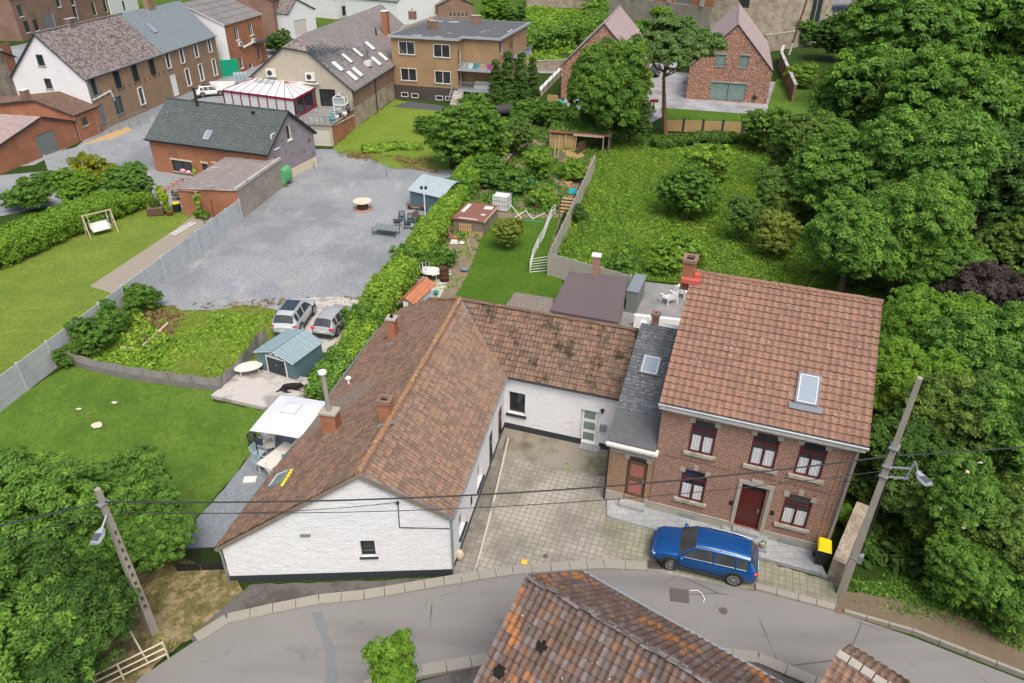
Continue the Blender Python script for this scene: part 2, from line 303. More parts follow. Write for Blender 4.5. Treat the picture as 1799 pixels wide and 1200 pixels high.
plain('yellow_plastic', (.75, .60, .01), .4); plain('green_tank', (.10, .33, .14), .55, 0, .3, .2); plain('green_plastic', (.01, .28, .16), .4); plain('blue_tarp', (.02, .10, .26), .5, 0, .3, .3)
plain('teal_plastic', (.02, .30, .34), .35); plain('pink_plastic', (.75, .05, .25), .5); plain('magenta_cloth', (.38, .03, .22), .8); plain('red_paint', (.45, .03, .03), .4); plain('orange_plastic', (.75, .32, .02), .45)
plain('conservatory_red', (.22, .012, .035), .4); plain('conservatory_roof', (.72, .71, .73), .3, 0, .5, .03); plain('conservatory_pane', (.32, .40, .40), .2, 0, .6, .05)
plain('garage_white', (.52, .50, .44), .6); plain('stone_cream', (.55, .48, .36), .8); plain('felt_dark', (.085, .09, .095), .6, 0, .3, .3); plain('grey_net', (.22, .21, .205), .9, 0, .1, .25, 8.); plain('net_white', (.6, .6, .57), .9)
plain('steel_green', (.01, .05, .035), .6); plain('bark', (.11, .085, .06), .9, 0, .1, .35, 6.); plain('pine_bark', (.20, .115, .075), .9, 0, .1, .35, 5.); plain('cable', (.03, .03, .032), .6)
plain('fur_black', (.012, .011, .010), .8); plain('fur_tan', (.24, .10, .035), .85); plain('feather', (.75, .74, .72), .8); plain('beak_orange', (.7, .25, .03), .5)
plain('dark_inside', (.012, .010, .009), .9); plain('straw', (.32, .22, .10), .95, 0, .1, .4, 6.); plain('clay_chimney', (.36, .15, .085), .85, 0, .2, .25); plain('skip_cream', (.55, .50, .42), .6); plain('van_white', (.70, .72, .73), .3, 0, .5, .03)
plain('lamp_grey', (.40, .44, .48), .4, .3, .5); plain('lamp_glass', (.08, .085, .09), .2, 0, .7); plain('cord_hose', (.01, .35, .22), .5); plain('gate_grey', (.16, .18, .18), .6); plain('brown_plate', (.20, .09, .07), .8, 0, .2, .3)
plain('slab_yellow', (.42, .29, .13), .8); plain('yellow_lid', (.65, .42, .05), .6, var=.3); plain('manhole_iron', (.12, .105, .09), .7, .3, .3, .4, 20.); plain('redlight', (.5, .01, .015), .2, 0, .6); plain('flower_pink', (.75, .35, .4), .8); plain('flower_white', (.75, .75, .68), .8); plain('moss', (.07, .085, .015), .95)
plain('wall_ochre', (.42, .27, .11), .9); plain('cornice_white', (.66, .65, .60), .6); plain('cloth_dark', (.05, .05, .055), .9); plain('tank_plastic', (.62, .64, .62), .4); plain('pink_red_flash', (.45, .10, .075), .7)
def carpaint(name, c, rough=.22, metal=.35):
    x = NT(name); x.col(c); x.rough(rough); x.b.inputs['Metallic'].default_value = metal; x.b.inputs['Coat Weight'].default_value = .8; x.b.inputs['Coat Roughness'].default_value = .04; MAT[name] = x.m
carpaint('paint_blue', (.004, .085, .30), .3, .45); carpaint('paint_silver', (.47, .50, .52), .35, .2); carpaint('paint_silver_dark', (.33, .34, .345), .38, .15); carpaint('paint_white', (.75, .75, .75), .3, 0); carpaint('paint_black', (.02, .022, .025), .3, .2)
def leafmat(name, c1, c2, c3, trans=.38, spread=.5):
    x = NT(name); a = x.n('ShaderNodeAttribute', attribute_name='lv').outputs['Fac']; r = x.rnd()
    c = x.ramp(a, [(0., c1), (.55, c2), (1., c3)]); c = x.mix(x.math('MULTIPLY', r, .35), c, x.mix(1., c, (1.25, 1.05, .75), 'MULTIPLY'))
    x.col(c); x.rough(.6); x.b.inputs['Specular IOR Level'].default_value = .25
    t = x.n('ShaderNodeBsdfTranslucent', {'Color': x.mix(1., c, (1.3, 1.35, .6), 'MULTIPLY')}); ms = x.n('ShaderNodeMixShader', {0: trans}); x.t.links.new(x.b.outputs[0], ms.inputs[1]); x.t.links.new(t.outputs[0], ms.inputs[2]); x.t.links.new(ms.outputs[0], x.out.inputs[0]); MAT[name] = x.m
leafmat('leaf_mid', (0.060, 0.137, 0.023), (0.133, 0.267, 0.043), (0.285, 0.491, 0.070))
leafmat('leaf_ash', (0.073, 0.160, 0.030), (0.145, 0.296, 0.050), (0.290, 0.503, 0.080))
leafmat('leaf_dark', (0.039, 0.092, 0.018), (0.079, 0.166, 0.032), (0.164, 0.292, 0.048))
leafmat('leaf_bright', (0.108, 0.235, 0.026), (0.176, 0.324, 0.038), (0.281, 0.445, 0.054))
leafmat('leaf_yellow', (.14, .18, .02), (.24, .28, .025), (.36, .38, .04))
leafmat('leaf_olive', (0.137, 0.206, 0.038), (0.220, 0.287, 0.052), (0.416, 0.420, 0.080))
leafmat('leaf_pine', (0.090, 0.166, 0.048), (0.134, 0.226, 0.065), (0.209, 0.301, 0.087))
leafmat('leaf_bluegreen', (0.076, 0.152, 0.035), (0.132, 0.231, 0.048), (0.244, 0.366, 0.057))
leafmat('leaf_purple', (0.039, 0.032, 0.032), (0.080, 0.062, 0.061), (0.154, 0.130, 0.114))
leafmat('leaf_weed', (0.095, 0.185, 0.022), (0.205, 0.364, 0.045), (0.461, 0.641, 0.084)); leafmat('leaf_dry', (.16, .12, .05), (.25, .19, .09), (.33, .26, .13)); leafmat('leaf_lime', (0.153, 0.259, 0.015), (0.260, 0.387, 0.024), (0.394, 0.513, 0.042)); leafmat('flower_leaf', (.5, .5, .4), (.65, .65, .55), (.75, .75, .65), .1)
@mat('glass_car')
def _(x):
    x.col(x.mix(x.noise(x.obj(), 1.6, 2), (.02, .024, .028), (.07, .08, .085))); x.rough(.05); x.b.inputs['Specular IOR Level'].default_value = .5
# ================================================================ mesh builders
def tan_frame(n):
    if abs(n.z) > .999: return Vector((1, 0, 0)), Vector((0, 1, 0))
    t = Vector((0, 0, 1)).cross(n).normalized(); return t, n.cross(t)
class MB:
    def __init__(s): s.v = []; s.f = []; s.mi = []; s.sm = []
    def poly(s, pts, mi=0, sm=False):
        i = len(s.v); s.v += [tuple(map(float, p)) for p in pts]; s.f.append(list(range(i, i+len(pts)))); s.mi.append(mi); s.sm.append(sm)
    def mesh(s, vs, fs, mi=0, sm=False):
        i = len(s.v); s.v += [tuple(map(float, p)) for p in vs]
        for f in fs: s.f.append([i+k for k in f]); s.mi.append(mi); s.sm.append(sm)
    def bx(s, x0, x1, y0, y1, z0, z1, mi=0, M=None):
        vs = [Vector(p) for p in ((x0, y0, z0), (x1, y0, z0), (x1, y1, z0), (x0, y1, z0), (x0, y0, z1), (x1, y0, z1), (x1, y1, z1), (x0, y1, z1))]
        if M is not None: vs = [M @ p for p in vs]
        s.mesh(vs, [(3, 2, 1, 0), (4, 5, 6, 7), (0, 1, 5, 4), (1, 2, 6, 5), (2, 3, 7, 6), (3, 0, 4, 7)], mi)
    def bar(s, p, q, w, h, mi=0, up=(0, 0, 1)):
        p = Vector(p); q = Vector(q); d = q-p; L = d.length
        if L < 1e-6: return
        d /= L; u = Vector(up)
        if abs(d.dot(u)) > .98: u = Vector((1, 0, 0))
        a = d.cross(u).normalized(); b = a.cross(d)
        M = Matrix((( a.x, d.x, b.x, p.x), (a.y, d.y, b.y, p.y), (a.z, d.z, b.z, p.z), (0, 0, 0, 1)))
        s.bx(-w/2, w/2, 0, L, -h/2, h/2, mi, M)
    def tube(s, p, q, r0, r1=None, n=8, mi=0, caps=True, sm=True):
        r1 = r0 if r1 is None else r1; p = Vector(p); q = Vector(q); d = (q-p)
        if d.length < 1e-6: return
        d.normalize(); u = Vector((0, 0, 1)) if abs(d.z) < .95 else Vector((1, 0, 0)); a = d.cross(u).normalized(); b = d.cross(a)
        vs = []
        for c, r in ((p, r0), (q, r1)):
            for k in range(n): t = 2*math.pi*k/n; vs.append(c+a*(r*math.cos(t))+b*(r*math.sin(t)))
        s.mesh(vs, [(k, n+k, n+(k+1) % n, (k+1) % n) for k in range(n)], mi, sm)
        if caps: s.poly([vs[k] for k in range(n)], mi); s.poly([vs[n+k] for k in reversed(range(n))], mi)
    def path(s, pts, r, n=6, mi=0):
        for a, b in zip(pts[:-1], pts[1:]): s.tube(a, b, r, r, n, mi)
    def lathe(s, c, prof, n=16, mi=0, sx=1., sy=1., sm=True):
        vs = []
        for r, z in prof:
            for k in range(n): t = 2*math.pi*k/n; vs.append((c[0]+r*sx*math.cos(t), c[1]+r*sy*math.sin(t), c[2]+z))
        fs = []
        for j in range(len(prof)-1):
            for k in range(n): fs.append((j*n+k, j*n+(k+1) % n, (j+1)*n+(k+1) % n, (j+1)*n+k))
        s.mesh(vs, fs, mi, sm)
    def ell(s, c, r, n=12, m=8, mi=0):
        s.lathe(c, [(math.sin(math.pi*j/m)*1. if 0 < j < m else .001, -math.cos(math.pi*j/m)*r[2]) for j in range(m+1)], n, mi, r[0], r[1])
    def prism(s, P, z0, z1, mi=0, side=None, bottom=True):
        area = sum(P[i][0]*P[(i+1) % len(P)][1]-P[(i+1) % len(P)][0]*P[i][1] for i in range(len(P)))
        if area < 0: P = P[::-1]
        tr = tessellate_polygon([[Vector((p[0], p[1], 0)) for p in P]])
        for t in tr:
            q = [P[i] for i in t]
            ar = (q[1][0]-q[0][0])*(q[2][1]-q[0][1])-(q[2][0]-q[0][0])*(q[1][1]-q[0][1])
            if ar < 0: q = q[::-1]
            s.poly([(x, y, z1) for x, y in q], mi)
            if bottom: s.poly([(x, y, z0) for x, y in q[::-1]], mi)
        sd = mi if side is None else side
        for i in range(len(P)):
            a = P[i]; b = P[(i+1) % len(P)]; s.poly([(a[0], a[1], z0), (b[0], b[1], z0), (b[0], b[1], z1), (a[0], a[1], z1)], sd)
    def build(s, name, mats, parent=None, loc=None, rz=0.):
        me = bpy.data.meshes.new(name); me.from_pydata(s.v, [], s.f); me.update()
        if isinstance(mats, str): mats = [mats]
        for m in mats: me.materials.append(MAT[m])
        me.polygons.foreach_set('material_index', s.mi); me.polygons.foreach_set('use_smooth', s.sm)
        uvl = me.uv_layers.new(name='UVMap'); uv = np.zeros(len(me.loops)*2, np.float32)
        for p in me.polygons:
            t, b = tan_frame(p.normal)
            for li in p.loop_indices:
                co = me.vertices[me.loops[li].vertex_index].co; uv[2*li] = co.dot(t); uv[2*li+1] = co.dot(b)
        uvl.data.foreach_set('uv', uv)
        o = bpy.data.objects.new(name, me); COL.objects.link(o)
        if parent is not None: o.parent = parent
        if loc is not None: o.location = loc
        o.rotation_euler.z = rz
        return o
def tag(o, label=None, cat=None, group=None, kind=None):
    if label: o['label'] = label
    if cat: o['category'] = cat
    if group: o['group'] = group
    if kind: o['kind'] = kind
    return o
def thing(name, label, cat, loc=(0, 0, 0), rz=0., group=None):
    o = bpy.data.objects.new(name, None); COL.objects.link(o); o.empty_display_size = .3
    o.location = tuple(map(float, loc)); o.rotation_euler = (0, 0, rz); return tag(o, label, cat, group)
def kids(o): return [c for c in KIDS.get(o.name, [])]
def dup(o, loc=None, rz=None, label=None, scale=None, parent=None):
    ch = list(o.children)
    c = o.copy(); COL.objects.link(c)
    if parent is not None: c.parent = parent
    if loc is not None: c.location = tuple(map(float, loc))
    if rz is not None: c.rotation_euler = (0, 0, rz)
    if scale is not None: c.scale = scale if isinstance(scale, tuple) else (scale,)*3
    if label: c['label'] = label
    for k in ch: dup(k, parent=c)
    return c
# ---------------------------------------------------------------- ground sheets
def jitter_poly(P, amp, step, seed=1):
    rng = random.Random(seed); out = []
    for i in range(len(P)):
        a = np.array(P[i][:2], float); b = np.array(P[(i+1) % len(P)][:2], float); L = np.linalg.norm(b-a); n = max(1, int(L/step)); t = (b-a)/max(L, 1e-6); nn = np.array([-t[1], t[0]])
        for k in range(n):
            p = a+(b-a)*k/n
            if k: p = p+nn*rng.uniform(-amp, amp)
            out.append(tuple(p))
    return out
def sheet(name, px, m, z, jit=0., step=.5, h=None, world=False, kind='structure', label=None, cat=None):
    P = [tuple(p) for p in px] if world else [G2(*p) for p in px]
    if jit: P = jitter_poly(P, jit, step, len(P))
    mb = MB()
    if h: mb.prism(P, -.05, h, 0, bottom=False)
    else:
        for t in tessellate_polygon([[Vector((*p, 0)) for p in P]]):
            q = [P[i] for i in t]
            if (q[1][0]-q[0][0])*(q[2][1]-q[0][1])-(q[2][0]-q[0][0])*(q[1][1]-q[0][1]) < 0: q = q[::-1]
            mb.poly([(a, b, z) for a, b in q])
    return tag(mb.build(name, m), label, cat, kind=kind)
# ---------------------------------------------------------------- building helper
class Bld:
    def __init__(s, name, label, cat, A, angle, z=0., group=None):
        s.A = np.array([A[0], A[1], z], float); s.a = angle; s.root = thing(name, label, cat, s.A, angle, group)
        s.t = np.array([math.cos(angle), math.sin(angle)]); s.n = np.array([-s.t[1], s.t[0]]); s.wb = {}
    def W(s, u, v): return s.A[:2]+s.t*u+s.n*v                       # local -> world xy
    def L(s, X, Y): d = np.array([X, Y])-s.A[:2]; return d@s.t, d@s.n   # world xy -> local
    def Lp(s, px, py, z): g = G(px, py, z); u, v = s.L(g[0], g[1]); return (u, v, z-s.A[2])
    def wall(s, mt, a, b, h, top=None, z0=0., holes=(), recess=.14, part='wall'):
        """wall from a to b (local, outside on the right of a->b); top: list of (s,z) between; holes as px or dict"""
        mb = s.wb.setdefault((part, mt), MB()); a = np.array(a, float); b = np.array(b, float); L = np.linalg.norm(b-a); t = (b-a)/L; n = np.array([t[1], -t[0]])
        P3 = lambda ss, zz, d=0.: (a[0]+t[0]*ss+n[0]*d, a[1]+t[1]*ss+n[1]*d, zz)
        h0, h1 = (h, h) if not isinstance(h, tuple) else h
        outer = [(0, z0), (L, z0), (L, h1)]+list(reversed(top or []))+[(0, h0)]
        hs = []; wA = s.W(*a); wB = s.W(*b)
        for hd in holes:
            hd = dict(hd)
            if 'px' in hd:
                x0, y0, x1, y1 = hd['px']; s0, z1 = onwall(wA, wB, x0, y0); s1, zz0 = onwall(wA, wB, x1, y1); z1 -= s.A[2]; zz0 -= s.A[2]
            elif 'c' in hd:     # pixel of centre + metric size
                cs, cz = onwall(wA, wB, *hd['c']); cz -= s.A[2]; s0, s1, zz0, z1 = cs-hd['w']/2, cs+hd['w']/2, cz-hd['h']/2, cz+hd['h']/2
            else: s0, zz0, s1, z1 = hd['r']
            s0, s1 = sorted((s0, s1)); zz0, z1 = sorted((zz0, z1))
            if 'w' in hd and 'px' in hd: m = (s0+s1)/2; s0, s1 = m-hd['w']/2, m+hd['w']/2
            if 'h' in hd and 'px' in hd: m = (zz0+z1)/2; zz0, z1 = m-hd['h']/2, m+hd['h']/2
            s0 = max(s0, .05); s1 = min(s1, L-.05); zz0 = max(zz0, z0+.02)
            rim = [(s0, zz0), (s1, zz0), (s1, z1)]
            if hd.get('arch'):
                rise = hd['arch']; w_ = s1-s0
                rim = [(s0, zz0), (s1, zz0)]+[(s1-w_*k/6, z1-rise+rise*math.sin(math.pi*(k/6*.8+.1))*1.0) for k in range(7)]
            else: rim.append((s0, z1))
            hs.append((hd, rim, (s0, zz0, s1, z1)))
        keep = []                                                       # openings never overlap each other
        for hd, rim, rc in hs:
            if all(rc[2] < o[2][0]-.04 or rc[0] > o[2][2]+.04 or rc[3] < o[2][1]-.04 or rc[1] > o[2][3]+.04 for o in keep) and rc[2] > rc[0]+.1 and rc[3] > rc[1]+.1: keep.append((hd, rim, rc))
            else:
                o = [o for o in keep if not (rc[2] < o[2][0]-.04 or rc[0] > o[2][2]+.04 or rc[3] < o[2][1]-.04 or rc[1] > o[2][3]+.04)]
                if len(o) == 1 and rc[2] > o[0][2][2]+.5: a_ = o[0][2][2]+.08; keep.append((hd, [(a_, rc[1]), (rc[2], rc[1]), (rc[2], rc[3]), (a_, rc[3])], (a_, rc[1], rc[2], rc[3])))
                else: print('opening dropped', s.root.name, [round(float(q), 1) for q in rc])
        hs = keep
        loops = [[Vector((x, y, 0)) for x, y in outer]]+[[Vector((x, y, 0)) for x, y in r] for _, r, _ in hs]
        flat = [p for lp in loops for p in lp]
        for tr in tessellate_polygon(loops):
            q = [flat[i] for i in tr]
            if (q[1]-q[0]).cross(q[2]-q[0]).z < 0: q = q[::-1]
            mb.poly([P3(p.x, p.y) for p in q])
        for hd, rim, rc in hs:
            rcs = hd.get('recess', recess)
            for i in range(len(rim)):
                p = rim[i]; q = rim[(i+1) % len(rim)]; mb.poly([P3(*q), P3(*p), P3(*p, -rcs), P3(*q, -rcs)])
            s.fill(P3, hd, rim, rc, rcs, t, n)
        return P3
    def fill(s, P3, hd, rim, rc, rcs, t, n):
        s0, z0, s1, z1 = rc; kind = hd.get('kind', 'window'); fm = hd.get('frame', 'white_pvc'); fwid = hd.get('fw', .06)
        def bxs(mb, a, b, c, d, d0, d1):      # box on the wall: s a..b, z c..d, depth d0..d1
            P = [P3(x, z, dd) for dd in (d0, d1) for x, z in ((a, c), (b, c), (b, d), (a, d))]
            mb.mesh(P, [(3, 2, 1, 0), (4, 5, 6, 7), (0, 1, 5, 4), (1, 2, 6, 5), (2, 3, 7, 6), (3, 0, 4, 7)])
        back = MB(); back.poly([P3(x, z, -rcs+.005) for x, z in rim])
        fr = MB()
        for i in range(len(rim)):
            p = np.array(rim[i]); q = np.array(rim[(i+1) % len(rim)]); fr.bar(P3(*p, -rcs+.05), P3(*q, -rcs+.05), .07, 2*fwid, up=(*n, 0))
        if kind == 'window':
            k = hd.get('n', 2); tz = hd.get('transom')
            for i in range(1, k):
                x = s0+(s1-s0)*i/k; bxs(fr, x-.035, x+.035, z0, z1 if not tz else z0+(z1-z0)*tz, -rcs+.02, -rcs+.08)
            if tz: bxs(fr, s0, s1, z0+(z1-z0)*tz-.04, z0+(z1-z0)*tz+.04, -rcs+.015, -rcs+.09)
            o = fr.build('window', fm, s.root); back.build('pane', hd.get('glass', 'glass_dark'), o)
            if hd.get('curtain'):
                c = MB(); ct = hd['curtain']; k = 8
                for lo, hi in ((s0+.07, (s0+s1)/2-.06), ((s0+s1)/2+.06, s1-.07)): c.poly([P3(lo, z0+.06, -rcs+.012), P3(hi, z0+.06, -rcs+.012), P3(hi, z0+(z1-z0)*ct, -rcs+.012), P3(lo, z0+(z1-z0)*ct, -rcs+.012)])
                c.build('curtain', 'curtain', o)
        else:
            dm = hd.get('leaf', 'door_brown'); o = MB()
            bot = z0; tl = hd.get('toplight')
            zt = z1 if not tl else z0+(z1-z0)*tl
            bxs(o, s0+fwid, s1-fwid, z0+.01, zt, -rcs+.01, -rcs+.07)
            pn = hd.get('panels')
            d = o.build(hd.get('name', 'door'), dm, s.root); fr.build('door_frame', fm, d)
            if pn:
                pb = MB(); nx, nz, pm = pn; wx = (s1-s0-2*fwid); hz = zt-z0
                for i in range(nx):
                    for j in range(nz):
                        a = s0+fwid+wx*(i+.14)/nx; b = s0+fwid+wx*(i+.86)/nx; c = z0+hz*(j+.16)/nz; e = z0+hz*(j+.84)/nz; bxs(pb, a, b, c, e, -rcs+.071, -rcs+.085)
                pb.build('door_panel', pm, d)
            if tl: back.build('fanlight', 'glass_dark', d)
            hb = MB()
            if kind != 'garage': hx = s1-fwid-.1; bxs(hb, hx-.03, hx+.03, z0+1.0, z0+1.22, -rcs+.07, -rcs+.12)
            else: bxs(hb, (s0+s1)/2-.06, (s0+s1)/2+.06, z0+.8, z0+.86, -rcs+.07, -rcs+.11)
            hb.build('handle', 'steel', d); o = d
        if hd.get('sill'):
            sb = MB(); e = hd.get('sille', .1); bxs(sb, s0-e, s1+e, z0-hd.get('sillh', .12), z0-.004, -rcs*.3, hd.get('silld', .1)); sb.build('sill', hd['sill'], o)
        if hd.get('lintel'):
            lb = MB(); bxs(lb, s0-.15, s1+.15, z1+.004, z1+.2, -.04, .03); lb.build('lintel', hd['lintel'], o)
        if hd.get('keys'):
            wd = s1-s0; top = z1
            for cx_, zz, ww in ((s0-.03, top-.18, .24), ((s0+s1)/2, top+.06, .2), (s1+.03, top-.18, .24)): kb = MB(); bxs(kb, cx_-ww/2, cx_+ww/2, zz-.02, zz+.26, -.03, .035); kb.build('lintel_stone', 'stone_trim', o)
            ab = MB(); N = 9
            for k in range(N):
                x = s0+wd*(k+.5)/N; zz = top-hd.get('arch', .1)+hd.get('arch', .1)*math.sin(math.pi*((k+.5)/N*.8+.1)); bxs(ab, x-wd/N*.42, x+wd/N*.42, zz+.01, zz+.19, -.02, .02)
            ab.build('brick_arch', 'brick_old', o)
    def finish(s):
        for (part, mt), mb in s.wb.items(): mb.build(part, mt, s.root)
        s.wb = {}
    def box(s, name, m, u0, u1, v0, v1, z0, z1, parent=None):
        mb = MB(); mb.bx(u0, u1, v0, v1, z0, z1); return mb.build(name, m, parent or s.root)
# ---------------------------------------------------------------- tiled roof plane
def roof_plane(P, m, tw=.2, th=.3, amp=.03, lap=.03, wave='pan', thick=.14, edge='wood_grey', parent=None, name='roof', sag=0., sagf=.3, res=4, sink=.0, holes=()):
    """P convex polygon (local coords), P[0]->P[1] runs along the eave"""
    P = [Vector(p) for p in P]; t = (P[1]-P[0]).normalized(); nrm = Vector((0, 0, 0))
    for i in range(len(P)): nrm += P[i].cross(P[(i+1) % len(P)])
    nrm.normalize()
    if nrm.z < 0: nrm = -nrm
    upv = nrm.cross(t).normalized(); O = P[0]
    uu = [(p-O).dot(t) for p in P]; vv = [(p-O).dot(upv) for p in P]; u0, u1, v0, v1 = min(uu)-tw, max(uu)+tw, min(vv)-.02, max(vv)+.02
    us = np.arange(math.floor(u0/tw)*tw, u1+tw, tw/res)
    rows = np.arange(math.floor(v0/th), math.ceil(v1/th)+1)*th
    vs_ = np.ravel(np.column_stack([rows+.002, rows+th*.5, rows+th-.002]))
    hv = np.ravel(np.column_stack([np.full(len(rows), lap), np.full(len(rows), lap*.5), np.zeros(len(rows))]))
    ph = (us/tw) % 1.
    if wave == 'pan': hu = amp*(np.cos(2*np.pi*ph)*.5+.5)**1.3
    elif wave == 'flat': hu = np.zeros(len(us)); hu[(ph < .01) | (ph > .99)] = 0
    elif wave == 'rib': hu = amp*(ph < .3)
    else: hu = amp*np.sin(2*np.pi*ph)*.5
    UU, VV = np.meshgrid(us, vs_); HH = hu[None, :]+hv[:, None]
    rng = np.random.default_rng(int(abs(u1*31+v1*7))+3); jit = rng.normal(0, .006, (len(rows), len(us)//res+2)); 
    JJ = np.repeat(np.repeat(jit, 3, 0), res, 1)[:len(vs_), :len(us)]; HH = HH+JJ*(1 if wave != 'flat' else .4)
    if sag: HH = HH+sag*(np.sin(UU*sagf+1.3)*np.cos(VV*sagf*.8)-.6*np.sin(UU*sagf*2.7+VV*.5)*.5)
    ny, nx = UU.shape
    pts = np.array(O)[None, None]+UU[..., None]*np.array(t)+VV[..., None]*np.array(upv)+HH[..., None]*np.array(nrm)
    V = pts.reshape(-1, 3); idx = np.arange(ny*nx).reshape(ny, nx); F = np.stack([idx[:-1, :-1], idx[:-1, 1:], idx[1:, 1:], idx[1:, :-1]], -1).reshape(-1, 4)
    UVv = np.stack([UU, VV], -1).reshape(-1, 2)
    bm = bmesh.new(); bv = [bm.verts.new(p) for p in V]; ul = bm.loops.layers.uv.new('UVMap')
    for f in F:
        q = bm.faces.new([bv[i] for i in f])
        for lp, i in zip(q.loops, f): lp[ul].uv = UVv[i]
    C = sum(P, Vector())/len(P)
    for i in range(len(P)):
        a, b = P[i], P[(i+1) % len(P)]; en = (b-a).cross(nrm).normalized()
        if en.dot(C-a) > 0: en = -en
        bmesh.ops.bisect_plane(bm, geom=bm.verts[:]+bm.edges[:]+bm.faces[:], plane_co=a, plane_no=en, clear_outer=True)
    for hc, hr in holes:
        hc = Vector(hc); dl = [f for f in bm.faces if (f.calc_center_median()-hc).length < hr]; bmesh.ops.delete(bm, geom=dl, context='FACES')
    # board underneath and at the edges
    def face(pts, k):
        q = bm.faces.new([bm.verts.new(p) for p in pts]); q.material_index = 1; q.normal_update(); tt, bb = tan_frame(q.normal)
        for lp in q.loops: lp[ul].uv = (lp.vert.co.dot(tt), lp.vert.co.dot(bb))
    lo = [p-nrm*thick for p in P]; hi = [p-nrm*.012+nrm*0 for p in P]
    face(hi, 1); face(lo[::-1], 1)
    for i in range(len(P)): j = (i+1) % len(P); face([lo[i], lo[j], hi[j], hi[i]], 1)
    me = bpy.data.meshes.new(name); bm.to_mesh(me); bm.free(); me.materials.append(MAT[m]); me.materials.append(MAT[edge])
    o = bpy.data.objects.new(name, me); COL.objects.link(o)
    if parent is not None: o.parent = parent
    return o
def ridge(parent, p, q, r=.13, seg=.38, m='ridge_tile', name='ridge_tiles', wob=.015):
    p = Vector(p); q = Vector(q); n = max(2, int((q-p).length/seg)); mb = MB(); d = (q-p)/n
    for k in range(n):
        w_ = Vector((random.uniform(-wob, wob), random.uniform(-wob, wob), random.uniform(-wob, wob))); mb.tube(p+d*k+w_, p+d*(k+1.08)+w_, r*1.08, r*.95, 10)
    return mb.build(name, m, parent)
def chimney(parent, u, v, z0, z1, w=.5, d=.5, m='clay_chimney', cap='stone_trim', pots=0, hollow=False, name='chimney', rot=0., potm='terracotta'):
    mb = MB(); M = Matrix.Translation((u, v, 0)) @ Matrix.Rotation(rot, 4, 'Z')
    mb.bx(-w/2, w/2, -d/2, d/2, z0, z1-.1, 0, M)
    c = mb.build(name, m, parent); k = MB(); e = .06
    if hollow:
        for a in ((-w/2-e, w/2+e, -d/2-e, -d/2+.1), (-w/2-e, w/2+e, d/2-.1, d/2+e), (-w/2-e, -w/2+.1, -d/2+.1, d/2-.1), (w/2-.1, w/2+e, -d/2+.1, d/2-.1)): k.bx(*a, z1-.1, z1+.08, 0, M)
        k.build('chimney_cap', cap, c); kk = MB(); kk.bx(-w/2+.1, w/2-.1, -d/2+.1, d/2-.1, z1-.098, z1-.06, 0, M); kk.build('flue', 'dark_inside', c)
    else: k.bx(-w/2-e, w/2+e, -d/2-e, d/2+e, z1-.1, z1, 0, M); k.build('chimney_cap', cap, c)
    for i in range(pots):
        pb = MB(); x = (i-(pots-1)/2)*w*.5; c0 = M @ Vector((x, 0, z1)); pb.tube(c0, c0+Vector((0, 0, .35)), .1, .085, 10); pb.tube(c0+Vector((0, 0, .40)), c0+Vector((0, 0, .46)), .15, .1, 10); pb.build('chimney_pot', potm, c)
    fl = MB(); fl.bx(-w/2-.12, w/2+.12, -d/2-.16, -d/2-.002, z0+.0, z0+.12, 0, M)
    return c
def skylight(parent, c, t, up, w, h, glass='glass_skylight', frame='lead', t_=.09, name='skylight'):
    c = Vector(c); t = Vector(t).normalized(); up = Vector(up).normalized(); t = -t if t.cross(up).z < 0 else t; n = t.cross(up)
    M = Matrix((( t.x, up.x, n.x, c.x), (t.y, up.y, n.y, c.y), (t.z, up.z, n.z, c.z), (0, 0, 0, 1))); mb = MB(); f = .09
    c += n*.05; M.translation = c; mb.bx(-w/2, w/2, -h/2, -h/2+f, -.12, t_, 0, M); mb.bx(-w/2, w/2, h/2-f, h/2, -.12, t_, 0, M); mb.bx(-w/2, -w/2+f, -h/2+f, h/2-f, -.12, t_, 0, M); mb.bx(w/2-f, w/2, -h/2+f, h/2-f, -.12, t_, 0, M)
    o = mb.build(name, frame, parent); g = MB(); g.bx(-w/2+f, w/2-f, -h/2+f, h/2-f, -.02, t_-.03, 0, M); g.build('pane', glass, o)
    fb = MB(); k = .03
    for a in ((-w/2+f, w/2-f, -h/2+f, -h/2+f+k), (-w/2+f, w/2-f, h/2-f-k, h/2-f), (-w/2+f, -w/2+f+k, -h/2+f+k, h/2-f-k), (w/2-f-k, w/2-f, -h/2+f+k, h/2-f-k)): fb.bx(*a, t_-.03, t_-.012, 0, M)
    fb.build('sash', 'white_pvc', o); return o
def planept(B, P, px, py):
    """local point where the sight line meets the roof plane P (local coords) of building B"""
    P = [Vector(p) for p in P[:3]]; n = (P[1]-P[0]).cross(P[2]-P[0]).normalized(); Wp = lambda p: Vector((*B.W(p.x, p.y), p.z+B.A[2]))
    nw = Vector((n.x*B.t[0]+n.y*B.n[0], n.x*B.t[1]+n.y*B.n[1], n.z)); d = Vector(ray(px, py)); o = Vector((0, 0, CAM_H)); k = (Wp(P[0])-o).dot(nw)/d.dot(nw); q = o+d*k; u, v = B.L(q.x, q.y); return Vector((u, v, q.z-B.A[2]))
def gutter(parent, p, q, r=.075, m='zinc', name='gutter'):
    mb = MB(); mb.tube(p, q, r, r, 8); return mb.build(name, m, parent)
def pipe(parent, pts, r=.05, m='zinc', name='downpipe'):
    mb = MB(); mb.path(pts, r, 8); return mb.build(name, m, parent)
